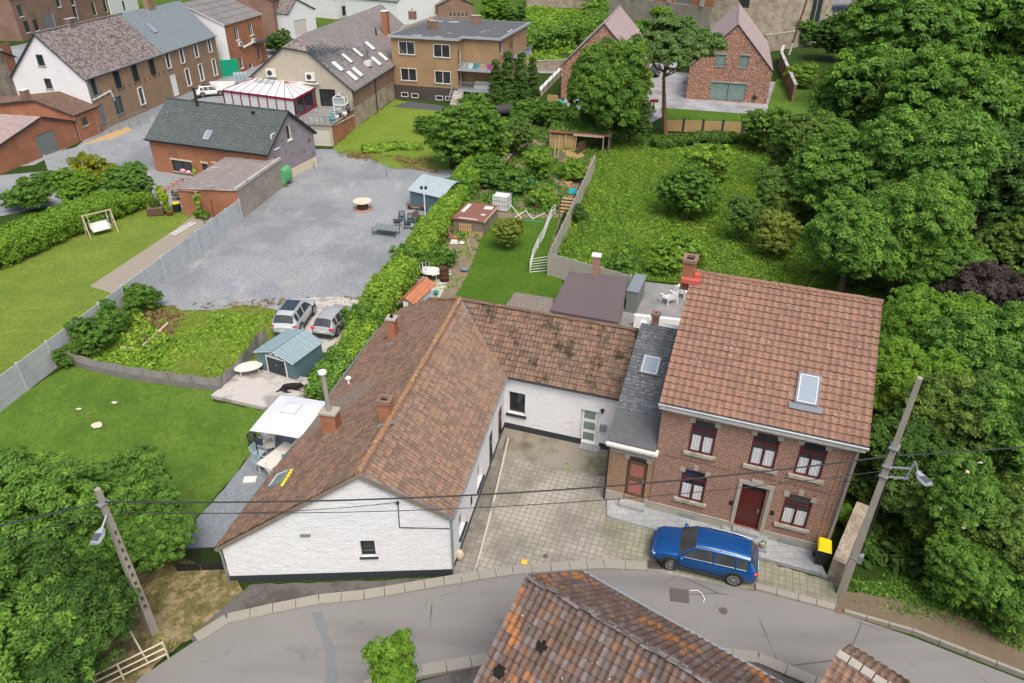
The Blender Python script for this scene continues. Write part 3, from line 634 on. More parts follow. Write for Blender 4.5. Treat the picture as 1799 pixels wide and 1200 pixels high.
# ---------------------------------------------------------------- foliage
def leaf_mesh(name, C, N, S, LV, m, elong=1.7, seed=0):
    """C centres, N normals, S sizes, LV tint value"""
    rng = np.random.default_rng(seed); n = len(C); N = N/np.maximum(np.linalg.norm(N, axis=1, keepdims=True), 1e-6)
    a = rng.normal(size=(n, 3)); a -= (a*N).sum(1, keepdims=True)*N; a /= np.maximum(np.linalg.norm(a, axis=1, keepdims=True), 1e-6); b = np.cross(N, a)
    L = a*(S*elong*.5)[:, None]; Wd = b*(S*.5)[:, None]; cup = N*(S*.18)[:, None]
    V = np.empty((n, 4, 3)); V[:, 0] = C-L-cup; V[:, 1] = C-Wd*1. + L*.1; V[:, 2] = C+L-cup; V[:, 3] = C+Wd+L*.1
    me = bpy.data.meshes.new(name); me.vertices.add(n*4); me.vertices.foreach_set('co', V.astype(np.float32).ravel()); me.loops.add(n*4); me.loops.foreach_set('vertex_index', np.arange(n*4, dtype=np.int32)); me.polygons.add(n); me.polygons.foreach_set('loop_start', np.arange(0, n*4, 4, dtype=np.int32)); me.polygons.foreach_set('loop_total', np.full(n, 4, np.int32))
    at = me.attributes.new('lv', 'FLOAT', 'FACE'); at.data.foreach_set('value', LV.astype(np.float32)); me.update(); me.validate(); me.materials.append(MAT[m]); return me
def sph(rng, n):
    d = rng.normal(size=(n, 3)); return d/np.linalg.norm(d, axis=1, keepdims=True)
def crown_mesh(name, blobs, m, *a_, elong=1.7, **k_):
    global ELONG
    ELONG = elong; r_ = _crown(name, blobs, m, *a_, **k_); ELONG = 1.7; return r_
ELONG = 1.7
def _crown(name, blobs, m, nc=380, lpc=80, size=.22, cr=.75, seed=1, flat=.8, fill=.25, zmin=None, droop=0., bot=-.35):
    rng = np.random.default_rng(seed); B = np.array(blobs, float); area = (B[:, 3]*B[:, 4]+B[:, 4]*B[:, 5]+B[:, 3]*B[:, 5]); w_ = area/area.sum()
    C = []; N = []; LV = []; k = rng.choice(len(B), nc, p=w_); d = sph(rng, nc); d[:, 2] = np.where(d[:, 2] < bot, -d[:, 2]*.6, d[:, 2]); rad = np.where(rng.random(nc) < fill, rng.uniform(.45, .9, nc), rng.uniform(.86, 1.12, nc)); cc = B[k, :3]+d*B[k, 3:]*rad[:, None]
    for i in range(nc):
        r = cr*rng.uniform(.6, 1.3); q = sph(rng, lpc); q[:, 2] = np.abs(q[:, 2])*.9-.25; rr = rng.uniform(.55, 1.05, (lpc, 1))
        p = cc[i]+q*rr*r*np.array([1, 1, flat]); p[:, 2] -= droop*np.linalg.norm(q[:, :2], axis=1)*r
        C.append(p); N.append(q*.7+d[i]*.35+np.array([0, 0, .5])+rng.normal(0, .45, (lpc, 3))); tint = rng.uniform(0, .55); LV.append(np.clip(tint+rng.uniform(0, .45, lpc)*rng.random(lpc)**.5, 0, 1))
    C = np.concatenate(C); N = np.concatenate(N); LV = np.concatenate(LV)
    if zmin is not None: kk = C[:, 2] > zmin; C, N, LV = C[kk], N[kk], LV[kk]
    return leaf_mesh(name, C, N, size*rng.uniform(.6, 1.4, len(C)), LV, m, elong=ELONG, seed=seed)
def lobes(r, h, n, seed, zc=0., spread=.62, lr=.48):
    rng = random.Random(seed); out = [(0, 0, zc, r*.72, r*.72, h*.75)]
    for i in range(n):
        a = 2*math.pi*(i+rng.uniform(-.3, .3))/n*1.618; zz = rng.uniform(-.55, .75); k = math.sqrt(max(.1, 1-zz*zz)); q = r*lr*rng.uniform(.7, 1.2)
        out.append((math.cos(a)*r*spread*k*rng.uniform(.8, 1.15), math.sin(a)*r*spread*k*rng.uniform(.8, 1.15), zc+zz*h*.72, q, q, q*.85*h/r))
    return out
def trunk_mb(h, r, n=5, spread=2., seed=1, lean=0.):
    rng = random.Random(seed); mb = MB(); p = Vector((0, 0, -.1)); q = Vector((lean, 0, h*.5)); mb.tube(p, q, r, r*.75, 10); 
    for i in range(n):
        a = 2*math.pi*i/n+rng.uniform(-.4, .4); st = q.lerp(Vector((lean*1.6, 0, h*.75)), i/n) if i else q; m_ = st+Vector((math.cos(a)*spread*.35, math.sin(a)*spread*.35, h*.10)); e = m_+Vector((math.cos(a)*spread*.35, math.sin(a)*spread*.35, h*.10))
        mb.tube(st, m_, r*.45, r*.28, 7); mb.tube(m_, e, r*.28, r*.1, 6)
    mb.tube(q, Vector((lean*1.6, 0, h*.75)), r*.75, r*.3, 8); return mb
def mk_tree(name, label, cat, me, th, tr, loc, rz=0., scale=1., group=None, bark='bark', tm=None, zs=None):
    t = thing(name, label, cat, loc, rz, group); c = bpy.data.objects.new('crown', me); COL.objects.link(c); c.parent = t
    if tm is None: tm = trunk_mb(th, tr).build('trunk', bark, t)
    else: tm2 = bpy.data.objects.new('trunk', tm.data); COL.objects.link(tm2); tm2.parent = t
    t.scale = (scale, scale, scale*(zs or 1.)); return t
def scatter_weeds(name, P, n, m, hmin, hmax, size=.14, seed=1, lpc=14, spread=.25, kind='stuff', label=None, cat=None, inside=None, clump=None, z=0.):
    """leafy tufts spread over polygon P (world xy)"""
    rng = np.random.default_rng(seed); P = np.array(P); lo = P.min(0); hi = P.max(0); pts = []
    x, y = P[:, 0], P[:, 1]
    while len(pts) < n:
        q = rng.uniform(lo, hi, (n, 2)); ins = np.zeros(n, bool); j = len(P)-1
        for i in range(len(P)):
            c = ((y[i] > q[:, 1]) != (y[j] > q[:, 1])) & (q[:, 0] < (x[j]-x[i])*(q[:, 1]-y[i])/(y[j]-y[i]+1e-9)+x[i]); ins ^= c; j = i
        if clump:
            f = np.sin(q[:, 0]*clump+seed)*np.cos(q[:, 1]*clump*.8+1.7*seed)+.6*np.sin(q[:, 0]*clump*2.3+q[:, 1]*clump*1.9); ins &= (f > rng.uniform(-.9, .9, n))
        pts += list(q[ins])
    pts = np.array(pts[:n]); hh = rng.uniform(hmin, hmax, n)*(.6+.4*np.sin(pts[:, 0]*.9+1)*np.cos(pts[:, 1]*.7))
    hh = np.maximum(hh, hmin*.7)
    C = np.repeat(np.column_stack([pts, np.zeros(n)]), lpc, 0); k = len(C); fr = rng.uniform(.1, 1., k); a = rng.uniform(0, 2*np.pi, k); rr = spread*np.sqrt(rng.random(k))*(1.2-fr*.5)
    C[:, 0] += np.cos(a)*rr; C[:, 1] += np.sin(a)*rr; C[:, 2] = z+fr*np.repeat(hh, lpc); N = np.column_stack([np.cos(a)*.6, np.sin(a)*.6, np.full(k, .8)])+rng.normal(0, .4, (k, 3))
    LV = np.clip(np.repeat(rng.uniform(0, .6, n), lpc)+rng.uniform(0, .35, k), 0, 1); me = leaf_mesh(name, C, N, size*rng.uniform(.6, 1.4, k), LV, m, elong=2.2, seed=seed); o = bpy.data.objects.new(name, me); COL.objects.link(o); return tag(o, label, cat, kind=kind)
def hedge_mesh(name, path, wd, hts, m, dens=30, lpc=40, size=.15, seed=1, cr=.35):
    """leaf cloud along a path; hts heights at points, wd widths"""
    rng = np.random.default_rng(seed); cc = []; D = []
    for i in range(len(path)-1):
        a = np.array(path[i]); b = np.array(path[i+1]); L = np.linalg.norm(b-a); t = (b-a)/L; nn = np.array([-t[1], t[0]]); k = int(L*dens)
        for j in range(k):
            f = rng.random(); h = hts[i]*(1-f)+hts[i+1]*f; w_ = wd[i]*(1-f)+wd[i+1]*f; c = a+(b-a)*f; th = rng.uniform(-.35, math.pi+.35); q = rng.uniform(.8, 1.05) if rng.random() < .8 else rng.uniform(.3, .8)
            ca, sa = math.cos(th), math.sin(th); e = .6; X = math.copysign(abs(ca)**e, ca)*w_/2*q; Z = h*.5+math.copysign(abs(sa)**e, sa)*h*.5*q
            cc.append((c[0]+nn[0]*X, c[1]+nn[1]*X, max(.1, Z-.1))); D.append((nn[0]*ca, nn[1]*ca, sa))
    cc = np.array(cc); D = np.array(D); n = len(cc); C = np.repeat(cc, lpc, 0); k = len(C); q = sph(rng, k); r = cr*rng.uniform(.4, 1.1, (k, 1)); C = C+q*r; C[:, 2] = np.maximum(C[:, 2], .03); N = q*.6+np.repeat(D, lpc, 0)*.6+rng.normal(0, .4, (k, 3))+np.array([0, 0, .3])
    LV = np.clip(np.repeat(rng.uniform(0, .5, n), lpc)+rng.uniform(0, .5, k), 0, 1); return leaf_mesh(name, C, N, size*rng.uniform(.7, 1.3, k), LV, m, seed=seed)
def skin_obj(name, verts, edges, radii, m, parent=None, sub=2, root=0):
    me = bpy.data.meshes.new(name); me.from_pydata(verts, edges, []); me.update(); o = bpy.data.objects.new(name, me); COL.objects.link(o)
    md = o.modifiers.new('skin', 'SKIN'); md.use_smooth_shade = True; o.modifiers.new('sub', 'SUBSURF').render_levels = sub
    if not me.skin_vertices: 
        bm = bmesh.new(); bm.from_mesh(me); bm.verts.layers.skin.verify(); bm.to_mesh(me); bm.free()
    for i, (v, r) in enumerate(zip(me.skin_vertices[0].data, radii)): v.radius = (r, r) if not isinstance(r, tuple) else r; v.use_root = (i == root)
    me.materials.append(MAT[m]) if isinstance(m, str) else [me.materials.append(MAT[q]) for q in m]
    if parent is not None: o.parent = parent
    return o
# ================================================================ GROUND
mb = MB(); mb.poly([(-400, -60, 0), (400, -60, 0), (400, 700, 0), (-400, 700, 0)]); tag(mb.build('ground', 'undergrowth'), kind='structure')
Z = iter([.004*i for i in range(1, 40)])
sheet('far_ground', [(-900, -60), (2700, -60), (2700, 60), (-900, 60)], 'meadow', next(Z))
sheet('gravel_yard', [(-250, 330), (90, 300), (165, 230), (260, 200), (430, 150), (545, 262), (640, 262), (760, 290), (800, 300), (650, 520), (640, 620), (470, 620), (380, 545), (262, 545), (262, 500), (350, 380), (268, 330), (150, 350), (0, 380), (-250, 520)], 'gravel', next(Z))
sheet('street', [(250, 205), (420, 145), (560, 100), (330, 60), (120, 60), (-200, 130), (-200, 320), (60, 290), (165, 235)], 'gravel', next(Z))
z = next(Z)
sheet('street_strip', [(146, 253), (225, 222), (232, 229), (150, 264)], 'slab_yellow', z)
sheet('lawn', [(-300, 700), (-150, 480), (0, 450), (190, 370), (262, 362), (345, 370), (366, 380), (262, 500), (20, 690), (-100, 780), (-300, 900)], 'lawn_light', next(Z), .15, .6)
sheet('gravel_strip', [(158, 503), (300, 409), (345, 376), (372, 382), (262, 470), (197, 516)], 'gravel_beige', next(Z))
sheet('patio', [(268, 333), (345, 350), (350, 372), (330, 372), (290, 372), (262, 350)], 'pavers_grey', next(Z))
sheet('lawn', [(-300, 900), (-60, 760), (49, 686), (125, 640), (250, 672), (388, 686), (372, 706), (470, 722), (470, 745), (440, 800), (325, 937), (306, 975), (250, 1000), (-200, 1050)], 'lawn_deep', next(Z), .12, .5)
sheet('rough_plot', [(128, 630), (150, 585), (216, 530), (262, 535), (350, 547), (430, 536), (500, 548), (497, 600), (430, 655), (385, 684), (250, 670)], 'rough_grass', next(Z), .2, .5)
sheet('backyard_lawn', [(587, 258), (620, 228), (694, 175), (800, 190), (790, 300), (690, 296), (640, 272), (590, 268)], 'lawn_back', next(Z), .25, .7)
sheet('dry_edge', [(600, 262), (690, 272), (760, 275), (770, 300), (690, 288), (640, 276)], 'rough_grass', next(Z), .3, .5)
sheet('gravel_bed', [(688, 188), (720, 178), (800, 190), (780, 196)], 'gravel_black', next(Z))
sheet('gravel_path', [(325, 935), (395, 860), (440, 800), (452, 770), (500, 715), (560, 690), (640, 640), (480, 900), (395, 962), (308, 970)], 'gravel_path', next(Z), .05, .5)
sheet('parking_slab', [(492, 560), (530, 525), (590, 522), (640, 530), (635, 560), (600, 625), (548, 618), (490, 600)], 'concrete', next(Z), .1, .5)
sheet('concrete_slab', [(372, 700), (432, 650), (560, 672), (640, 660), (560, 720), (470, 722)], 'concrete', 0, h=.24)
sheet('garden_soil', [(650, 590), (720, 490), (800, 350), (880, 250), (920, 200), (1068, 215), (1065, 245), (985, 385), (965, 450), (880, 545)], 'bare_soil', next(Z))
sheet('plot_lawn', [(775, 560), (812, 500), (838, 440), (856, 385), (985, 383), (965, 440), (990, 480), (985, 560)], 'lawn_plot', next(Z), .12, .4)
sheet('garden_slab', [(735, 545), (752, 505), (790, 475), (795, 480), (770, 530), (765, 548)], 'concrete', next(Z))
sheet('meadow', [(966, 450), (1045, 275), (1068, 240), (1180, 235), (1330, 235), (1600, 300), (1700, 500), (1400, 560), (1200, 500), (1110, 492)], 'meadow', next(Z))
sheet('terrace', [(1085, 580), (1112, 494), (1205, 505), (1260, 520), (1200, 620), (1090, 610)], 'pavers_terrace', next(Z))
sheet('house_terrace', [(1135, 198), (1185, 128), (1260, 130), (1400, 150), (1360, 200), (1300, 203), (1165, 190)], 'pavers_grey', next(Z))
sheet('driveway', [(985, 195), (1010, 120), (1190, 110), (1175, 200), (1120, 230), (1000, 215)], 'pavers_grey', next(Z))
sheet('house_lawn', [(1160, 190), (1300, 200), (1345, 200), (1310, 226), (1165, 214)], 'lawn_plot', next(Z))
sheet('side_lawn', [(1349, 185), (1364, 140), (1420, 140), (1440, 200), (1350, 205)], 'lawn_deep', next(Z))
sheet('car_park', [(1340, 60), (1340, -20), (1700, -20), (1700, 60), (1460, 45)], 'asphalt', next(Z))
sheet('lane', [(1180, 130), (1130, 135), (905, 128), (900, 120), (1100, 118)], 'pavers_grey', next(Z))
# courtyard & street
sheet('forecourt', [(795, 1020), (838, 870), (868, 770), (880, 745), (1080, 780), (1072, 905), (1160, 935), (1330, 985), (1470, 1045), (1480, 1060), (1463, 1075), (1330, 1040), (1140, 1010), (1000, 1010), (900, 1020)], 'pavers_court', next(Z))
sheet('paved_verge', [(1062, 905), (1160, 935), (1330, 985), (1475, 1030), (1463, 1072), (1330, 1038), (1145, 1000), (1060, 985)], 'pavers_strip', next(Z), .1, .3)
sheet('concrete_apron', [(868, 760), (880, 742), (1080, 780), (1075, 842), (1040, 838), (930, 812), (868, 803)], 'concrete_dirty', next(Z), .08, .3)
sheet('side_pavement', [(795, 1016), (820, 920), (850, 830), (862, 765), (888, 765), (880, 815), (862, 900), (840, 985), (832, 1012)], 'pavers_step', 0, h=.20)
mb = MB()
pts = [G2(*p) for p in [(832, 1014), (842, 985), (864, 900), (884, 815), (893, 775)]]
for a, b in zip(pts[:-1], pts[1:]): mb.bar((*a, .14), (*b, .14), .10, .17)
mb.bar((*G2(796, 1018), .13), (*G2(832, 1014), .13), .10, .17); tag(mb.build('pavement_edge', 'concrete'), kind='structure')
sheet('verge', [(150, 1150), (180, 1020), (300, 970), (405, 1010), (420, 1028), (445, 1060), (340, 1125), (240, 1200), (150, 1300)], 'verge_dry', next(Z), .2, .4)
sheet('asphalt_footway', [(335, 1125), (370, 1090), (440, 1030), (560, 1026), (780, 1018), (800, 1022), (640, 1052), (480, 1078), (340, 1130)], 'asphalt_old', next(Z), .06, .4)
road = [(150, 1290), (250, 1192), (340, 1132), (400, 1095), (480, 1077), (560, 1062), (640, 1054), (780, 1030), (900, 1012), (1000, 1004), (1140, 1005), (1330, 1042), (1465, 1076), (1600, 1122), (1799, 1200), (2300, 1400), (2300, 2200), (1600, 1290), (1430, 1203), (1330, 1160), (1200, 1146), (1000, 1158), (870, 1160), (740, 1178), (560, 1260), (400, 1400)]
sheet('road', road, 'asphalt', next(Z))
sheet('road_patch', [(548, 1080), (566, 1078), (576, 1110), (590, 1150), (596, 1215), (570, 1230), (572, 1150), (556, 1105)], 'asphalt_patch', next(Z), .05, .3)
sheet('road_side', [(740, 1200), (870, 1168), (1200, 1160), (1330, 1172), (1430, 1215), (1600, 1300), (1100, 1500), (560, 1400)], 'asphalt_old', next(Z))
sheet('right_verge', [(1463, 1080), (1480, 1040), (1600, 1060), (1799, 1120), (2100, 1200), (2100, 1300), (1799, 1190), (1600, 1112)], 'litter', next(Z), .1, .4)
sheet('bluestone_pavement', [(1066, 912), (1066, 880), (1200, 905), (1430, 970), (1452, 1020), (1438, 1012), (1160, 938)], 'bluestone', 0, h=.22)
def kerb(name, px, w=.34, h=.05, ln=.95, m='kerb_block', gap=.025):
    h += .16
    P = [np.array(G2(*p)) for p in px]; mb = MB(); acc = 0
    for a, b in zip(P[:-1], P[1:]):
        L = np.linalg.norm(b-a); n = max(1, round(L/ln)); t = (b-a)/L
        for k in range(n):
            p = a+(b-a)*k/n+t*gap; q = a+(b-a)*(k+1)/n; hh = h+random.uniform(-.006, .006); mb.bar((*p, hh/2), (*q, hh/2), w, hh+.02)
    return tag(mb.build(name, m), kind='structure')
kerb('kerb', [(345, 1127), (400, 1092), (480, 1074), (560, 1058), (640, 1050), (780, 1026), (840, 1016), (900, 1007), (1000, 999), (1060, 996), (1135, 999)], .5)
kerb('kerb', [(1325, 1035), (1400, 1055), (1465, 1072)], .34, .07)
kerb('kerb', [(1480, 1078), (1600, 1112), (1799, 1190), (1950, 1250)], .14, .08, 1.)
kerb('kerb', [(640, 1212), (740, 1183), (870, 1160), (1000, 1158), (1200, 1146), (1330, 1160), (1430, 1203), (1600, 1290)], .5)
# small marks in the ground
def plate(name, c, w, d, rz, m, label, cat, ring=None, z=.17, rnd=False):
    t = G(*c, 0); mb = MB()
    if rnd: mb.lathe((0, 0, 0), [(.001, .012), (w/2, .012), (w/2, -.02)], 20, sm=False)
    else: mb.bx(-w/2, w/2, -d/2, d/2, -.02, .012)
    o = mb.build(name, m, None, (t[0], t[1], z), rz); return tag(o, label, cat)
zr = .155
pl = plate('manhole_cover', (1193, 1050), .8, .7, R(-8), 'manhole_iron', 'square iron manhole cover set in the road below the blue car', 'manhole cover', z=zr)
plate('utility_cover', (1270, 1077), .33, .33, 0, 'manhole_iron', 'small round grey cover in the road south of the blue car', 'utility cover', z=zr, rnd=True)
plate('yellow_cover', (921, 991), .28, .28, R(-10), 'yellow_lid', 'small yellow painted cover in the paving near the kerb', 'utility cover', z=.135)
plate('inspection_cover', (958, 980), .2, .2, R(-20), 'manhole_iron', 'small grey square cover in the forecourt slabs', 'utility cover', z=.135)
t = thing('drain_grate', 'rusty slotted drain grate in the kerb beside the front wheel of the blue car', 'drain', G(1150, 996), R(-5)); t.location.z = .15
mb = MB(); mb.bx(-.32, .32, -.22, -.19, -.01, .03); mb.bx(-.32, .32, .19, .22, -.01, .03)
for k in range(9): mb.bx(-.31+k*.075, -.27+k*.075, -.19, .19, -.01, .028)
mb.build('bars', 'manhole_iron', t); mb = MB(); mb.bx(-.31, .31, -.2, .2, -.012, 0.002); mb.build('pit', 'dark_inside', t)
# ================================================================ WHITE FARMHOUSE
SWp, SEp = G(407, 1023), G(795, 1011)
ridF = np.array([-6.11, 22.03, 6.26]); ridR = np.array([-3.04, 36.86, 6.26])
B = Bld('white_farmhouse', 'long white painted brick farmhouse with brown tiled roof and grey base beside the road', 'farmhouse', SWp, ang(SWp, SEp))
W0 = float(np.linalg.norm(SEp-SWp)); L2 = lambda X, Y: B.L(X, Y)
rf = np.array(L2(*ridF[:2])); rr = np.array(L2(*ridR[:2])); dl = (rr-rf)/np.linalg.norm(rr-rf)      # long direction (local)
gb = [dict(px=(632, 949, 661, 979), w=.62, h=1.0, frame='anthracite', n=1, sill='anthracite', silld=.08, sillh=.08, fw=.03, recess=.22)]
B.wall('white_brick', (0, 0), (W0, 0), (2.2, 3.75), top=[(rf[0], 6.12)], holes=gb)
NE = np.array((W0, 0))+dl*11.4
B.wall('white_brick', (W0, 0), NE, 3.72, holes=[dict(r=(1.3, 1.0, 2.3, 2.3), frame='white_pvc', sill='anthracite', n=1, recess=.2), dict(r=(3.3, .9, 3.75, 1.6), frame='anthracite', n=1), dict(r=(4.6, .95, 5.7, 2.35), frame='white_pvc', sill='anthracite', recess=.2), dict(r=(7.2, .1, 8.2, 2.3), kind='door', leaf='anthracite', frame='anthracite', recess=.2), dict(r=(9.3, .1, 10.5, 2.3), kind='door', leaf='burgundy_wood', frame='burgundy_wood', recess=.2)])
NW = np.array((0, 0))+dl*19.6; NWr = np.array(rr)
B.wall('white_brick', NE, rr+dl*0, (3.72, 6.1)); B.wall('white_brick', rr, NW, (6.1, 2.2)); B.wall('white_brick', NW, (0, 0), 2.2); B.finish()
# grey plinth, 3 mm proud
mb = MB()
def plinth(mb, a, b, h, d=.02):
    a = Vector((*a, 0)); b = Vector((*b, 0)); t = (b-a).normalized(); n = Vector((t.y, -t.x, 0))
    mb.bx(0, (b-a).length, -d, d, 0, 1, 0, Matrix(((t.x, n.x, 0, a.x), (t.y, n.y, 0, a.y), (0, 0, h, 0), (0, 0, 0, 1))))
plinth(mb, (-.02, 0), (W0+.02, 0), .42); plinth(mb, (W0, -.02), NE, .42); mb.build('plinth', 'anthracite', B.root)
ov = .22
n2 = np.array([dl[1], -dl[0]])    # to the east
wE = lambda p, z: (p[0], p[1], z)
eF = np.array((W0, 0))+n2*.18-dl*.15; eR = NE+n2*.18; rF = rf-dl*.15; wF = np.array((0, 0))-n2*.22-dl*.15
east = [wE(eF, 3.80), wE(eR, 3.80), wE(rr, 6.30), wE(rF, 6.30)]
roof_plane(east, 'tile_old', .21, .32, .035, .035, parent=B.root, sag=.03)
Wp0 = [Vector(wE(wF, 2.22)), Vector(wE(wF+dl*5, 2.22)), Vector(wE(rF, 6.30))]
c1 = planept(B, [Wp0[0], Wp0[1], Wp0[2]], 678, 564); c2 = planept(B, Wp0, 705, 543); c3 = planept(B, Wp0, 753, 527)
west = [wE(wF+dl*0, 2.22), tuple(c1), tuple(c2), tuple(c3), wE(rr, 6.30), wE(rF, 6.30)]
west = [west[0], west[1], west[2], west[3], west[4], west[5]]
roof_plane(west, 'tile_old', .17, .22, .03, .03, parent=B.root, sag=.05, sagf=.35)
ridge(B.root, wE(rF, 6.33), wE(rr, 6.33), .15, .42); ridge(B.root, wE(rr, 6.32), tuple(c3+Vector((0, 0, .05))), .12, .4)
mb = MB(); mb.bar(wE(eF, 3.68), wE(rF, 6.16), .05, .2); mb.build('bargeboard', 'wood_grey', B.root)
mb = MB(); mb.bar(wE(eF+n2*.0, 3.72), wE(rf*.35+np.array((W0, 0))*.65-dl*.14, 4.62), .07, .1); mb.bar(wE(eF, 3.84), wE(rF, 6.32), .06, .05); mb.build('verge_flashing', 'zinc', B.root)
mb = MB(); mb.bar(wE(wF, 2.12), wE(rF, 6.18), .06, .16); mb.build('bargeboard', 'wood_grey', B.root)
gutter(B.root, wE(eF+n2*.02, 3.72), wE(eR, 3.72)); gutter(B.root, wE(wF-n2*.0, 2.14), wE(wF+dl*19.3, 2.14), .05)
pipe(B.root, [wE(eF+n2*-.02, 3.7), (W0+.07, -.08, 3.4), (W0+.07, -.08, .05)]); pipe(B.root, [(-.1, -.06, 2.1), (-.07, -.07, 1.9), (-.07, -.07, .02)])
# chimneys of the farmhouse (heights from the picture)
def chim_on(B, plane, px, h, **k):
    p = planept(B, plane, *px); return chimney(B.root, p.x, p.y, p.z-.3, p.z+h, **k)
rotd = math.atan2(dl[1], dl[0])-math.pi/2
c = chim_on(B, Wp0, (584, 757), 1.25, w=.76, d=.58, m='brick_orange', cap='stone_trim', rot=rotd); mb = MB(); p = planept(B, Wp0, 584, 757); mb.tube((p.x, p.y, p.z+1.2), (p.x-.05, p.y, p.z+3.35), .12, .12, 10); fl = mb.build('flue_pipe', 'concrete_pole', c); mb = MB(); mb.tube((p.x-.05, p.y, p.z+3.38), (p.x-.05, p.y, p.z+3.48), .2, .2, 12); mb.build('flue_cap', 'white_paint', fl)
c = chim_on(B, Wp0, (679, 734), 1.0, w=.55, d=.5, m='brick_orange', cap='brick_old', hollow=True, rot=rotd)
c = chim_on(B, Wp0, (691, 592), 1.35, w=.5, d=.55, m='brick_orange', cap='stone_trim', rot=rotd); p = planept(B, Wp0, 691, 592); mb = MB(); mb.tube((p.x, p.y, p.z+1.3), (p.x, p.y, p.z+1.5), .1, .1, 10); mb.build('chimney_pot', 'dark_inside', c)
for px in ((575, 757), (671, 738), (684, 596)):
    mb = MB(); p = planept(B, Wp0, px[0]+8, px[1]+3); mb.bx(-.45, .45, -.12, .12, .0, .06, 0, Matrix.Translation((p.x, p.y-.22, p.z)) @ Matrix.Rotation(rotd, 4, 'Z') @ Matrix.Rotation(R(-28), 4, 'Y'))
    mb.build('flashing', 'zinc', B.root)
p = planept(B, Wp0, 613, 675); mb = MB(); mb.tube(p, p+Vector((0, 0, .4)), .07, .07, 8); mb.tube(p+Vector((0, 0, .42)), p+Vector((0, 0, .5)), .17, .1, 10); mb.build('vent_pipe', 'white_paint', B.root)
Wn = (Vector(west[1])-Vector(west[0])).normalized(); Wu = (Vector(wE(rF, 6.30))-Vector(west[0])); Wu = (Wu-Wn*Wu.dot(Wn)).normalized()
p = planept(B, Wp0, 492, 843); skylight(B.root, p, Wn, Wu, 1.0, .95, 'glass_green', 'zinc')
mb = MB(); 
for k in range(6): q = planept(B, Wp0, 497+k*3.2, 853-k*5.0); mb.ell(q+Vector((0, 0, .05)), (.10, .10, .06), 8, 5)
mb.build('yellow_sandbags', 'yellow_plastic', B.root)
# wall details of the gable
wA, wB = B.W(0, 0), B.W(W0, 0)
def wp(px, py, d=.03): s_, z_ = onwall(wA, wB, px, py); return (s_, -d, z_)
mb = MB(); mb.path([wp(699, 880), wp(702, 926), wp(790, 928)], .02, 6); mb.tube(wp(699, 880, .05), wp(699, 884, .05), .06, .06, 8); mb.build('wall_cable', 'cable', B.root)
mb = MB(); a = wp(527, 938); b = wp(546, 942); mb.bx(a[0], b[0], -.05, .02, b[2], a[2]); mb.build('wall_vent', 'zinc', B.root)
FARM = B
# stone ball at the corner
mb = MB(); mb.ell((0, 0, .3), (.2, .17, .33), 12, 8); p = G(808, 988); tag(mb.build('guard_stone', 'stone_cream', None, (p[0], p[1], .2)), 'rounded cream guard stone at the street corner of the white farmhouse', 'stone')
mb = MB(); p = G(830, 912); mb.bx(-.2, .2, -.3, .3, 0, .75); tag(mb.build('meter_box', 'white_paint', None, (p[0]-.25, p[1], .1), R(-12)), 'white box standing against the side wall of the farmhouse', 'box')
# ================================================================ COTTAGE
A0 = G(880, 752); A1 = G(1078, 796)
a_c = R(-18.6)
B = Bld('white_cottage', 'low white cottage with mossy tiled roof and a white front door', 'cottage', A0, a_c)
Wc = 6.75
B.wall('white_rough', (-.2, 0), (Wc, 0), 3.85, holes=[dict(px=(896, 690, 919, 728), w=1.0, h=1.5, n=1, frame='white_pvc', sill='anthracite', silld=.12, glass='glass_dark', recess=.2), dict(px=(1021, 722, 1047, 778), w=.98, h=2.2, kind='door', leaf='white_pvc', frame='white_paint', recess=.2, panels=(1, 3, 'glass_green'))])
B.wall('white_rough', (Wc, 0), (Wc, 7.), (3.85, 3.85), top=[(3.3, 5.9)]); B.wall('white_rough', (Wc, 7.), (-3, 7.), 3.85); B.finish()
s0 = onwall(B.W(0, 0), B.W(5, 0), 1021, 770)[0]; s1 = s0+1.02
for a_, b_ in ((-.2, s0), (s1, Wc)): mb = MB(); plinth(mb, (a_, 0), (b_, 0), .5); mb.build('plinth', 'anthracite', B.root)
mb = MB(); mb.bx(s0, s1+.1, -.5, 0, 0, .24); mb.build('doorstep', 'bluestone', B.root)
lr = FARM.W(*rr); q0 = B.L(*lr)
eL = (-.0, -.18, 3.78); eRr = (Wc+.1, -.18, 3.78); rv_ = q0[1]; rL = (q0[0], rv_, 6.26); rRr = (Wc+.1, rv_, 6.22)
front = [eL, eRr, rRr, (q0[0]+.25, 4., 6.26)]
front = [(.15, -.18, 3.78), eRr, rRr, (q0[0]-.15, rv_, 6.26)]
roof_plane(front, 'tile_old_mossy', .22, .33, .04, .04, parent=B.root, sag=.02)
roof_plane([(Wc+.1, rv_+4.1, 3.9), (q0[0]-1., rv_+4.1, 3.9), (q0[0], rv_, 6.26), rRr], 'tile_old_mossy', .22, .33, .04, .04, parent=B.root)
ridge(B.root, (q0[0], rv_, 6.31), (Wc+.1, rv_, 6.27), .11, .35, 'tile_old_mossy')
mb = MB(); mb.bar((q0[0]+.0, rv_-.05, 6.33), (.05, -.1, 3.9), .16, .04); mb.build('valley_flashing', 'lead', B.root)
gutter(B.root, (.1, -.22, 3.72), (Wc+.05, -.22, 3.72), .04, 'anthracite')
mb = MB(); sx = onwall(B.W(0, 0), B.W(5, 0), 1059, 721); mb.tube((sx[0], -.12, sx[1]-.1), (sx[0], -.12, sx[1]+.12), .05, .12, 8); mb.build('wall_lamp', 'black_metal', B.root)
mb = MB(); sx = onwall(B.W(0, 0), B.W(5, 0), 1060, 750); mb.bx(sx[0]-.17, sx[0]+.17, -.16, 0, sx[1]-.22, sx[1]+.2); mb.build('mailbox', 'zinc', B.root)
COT = B
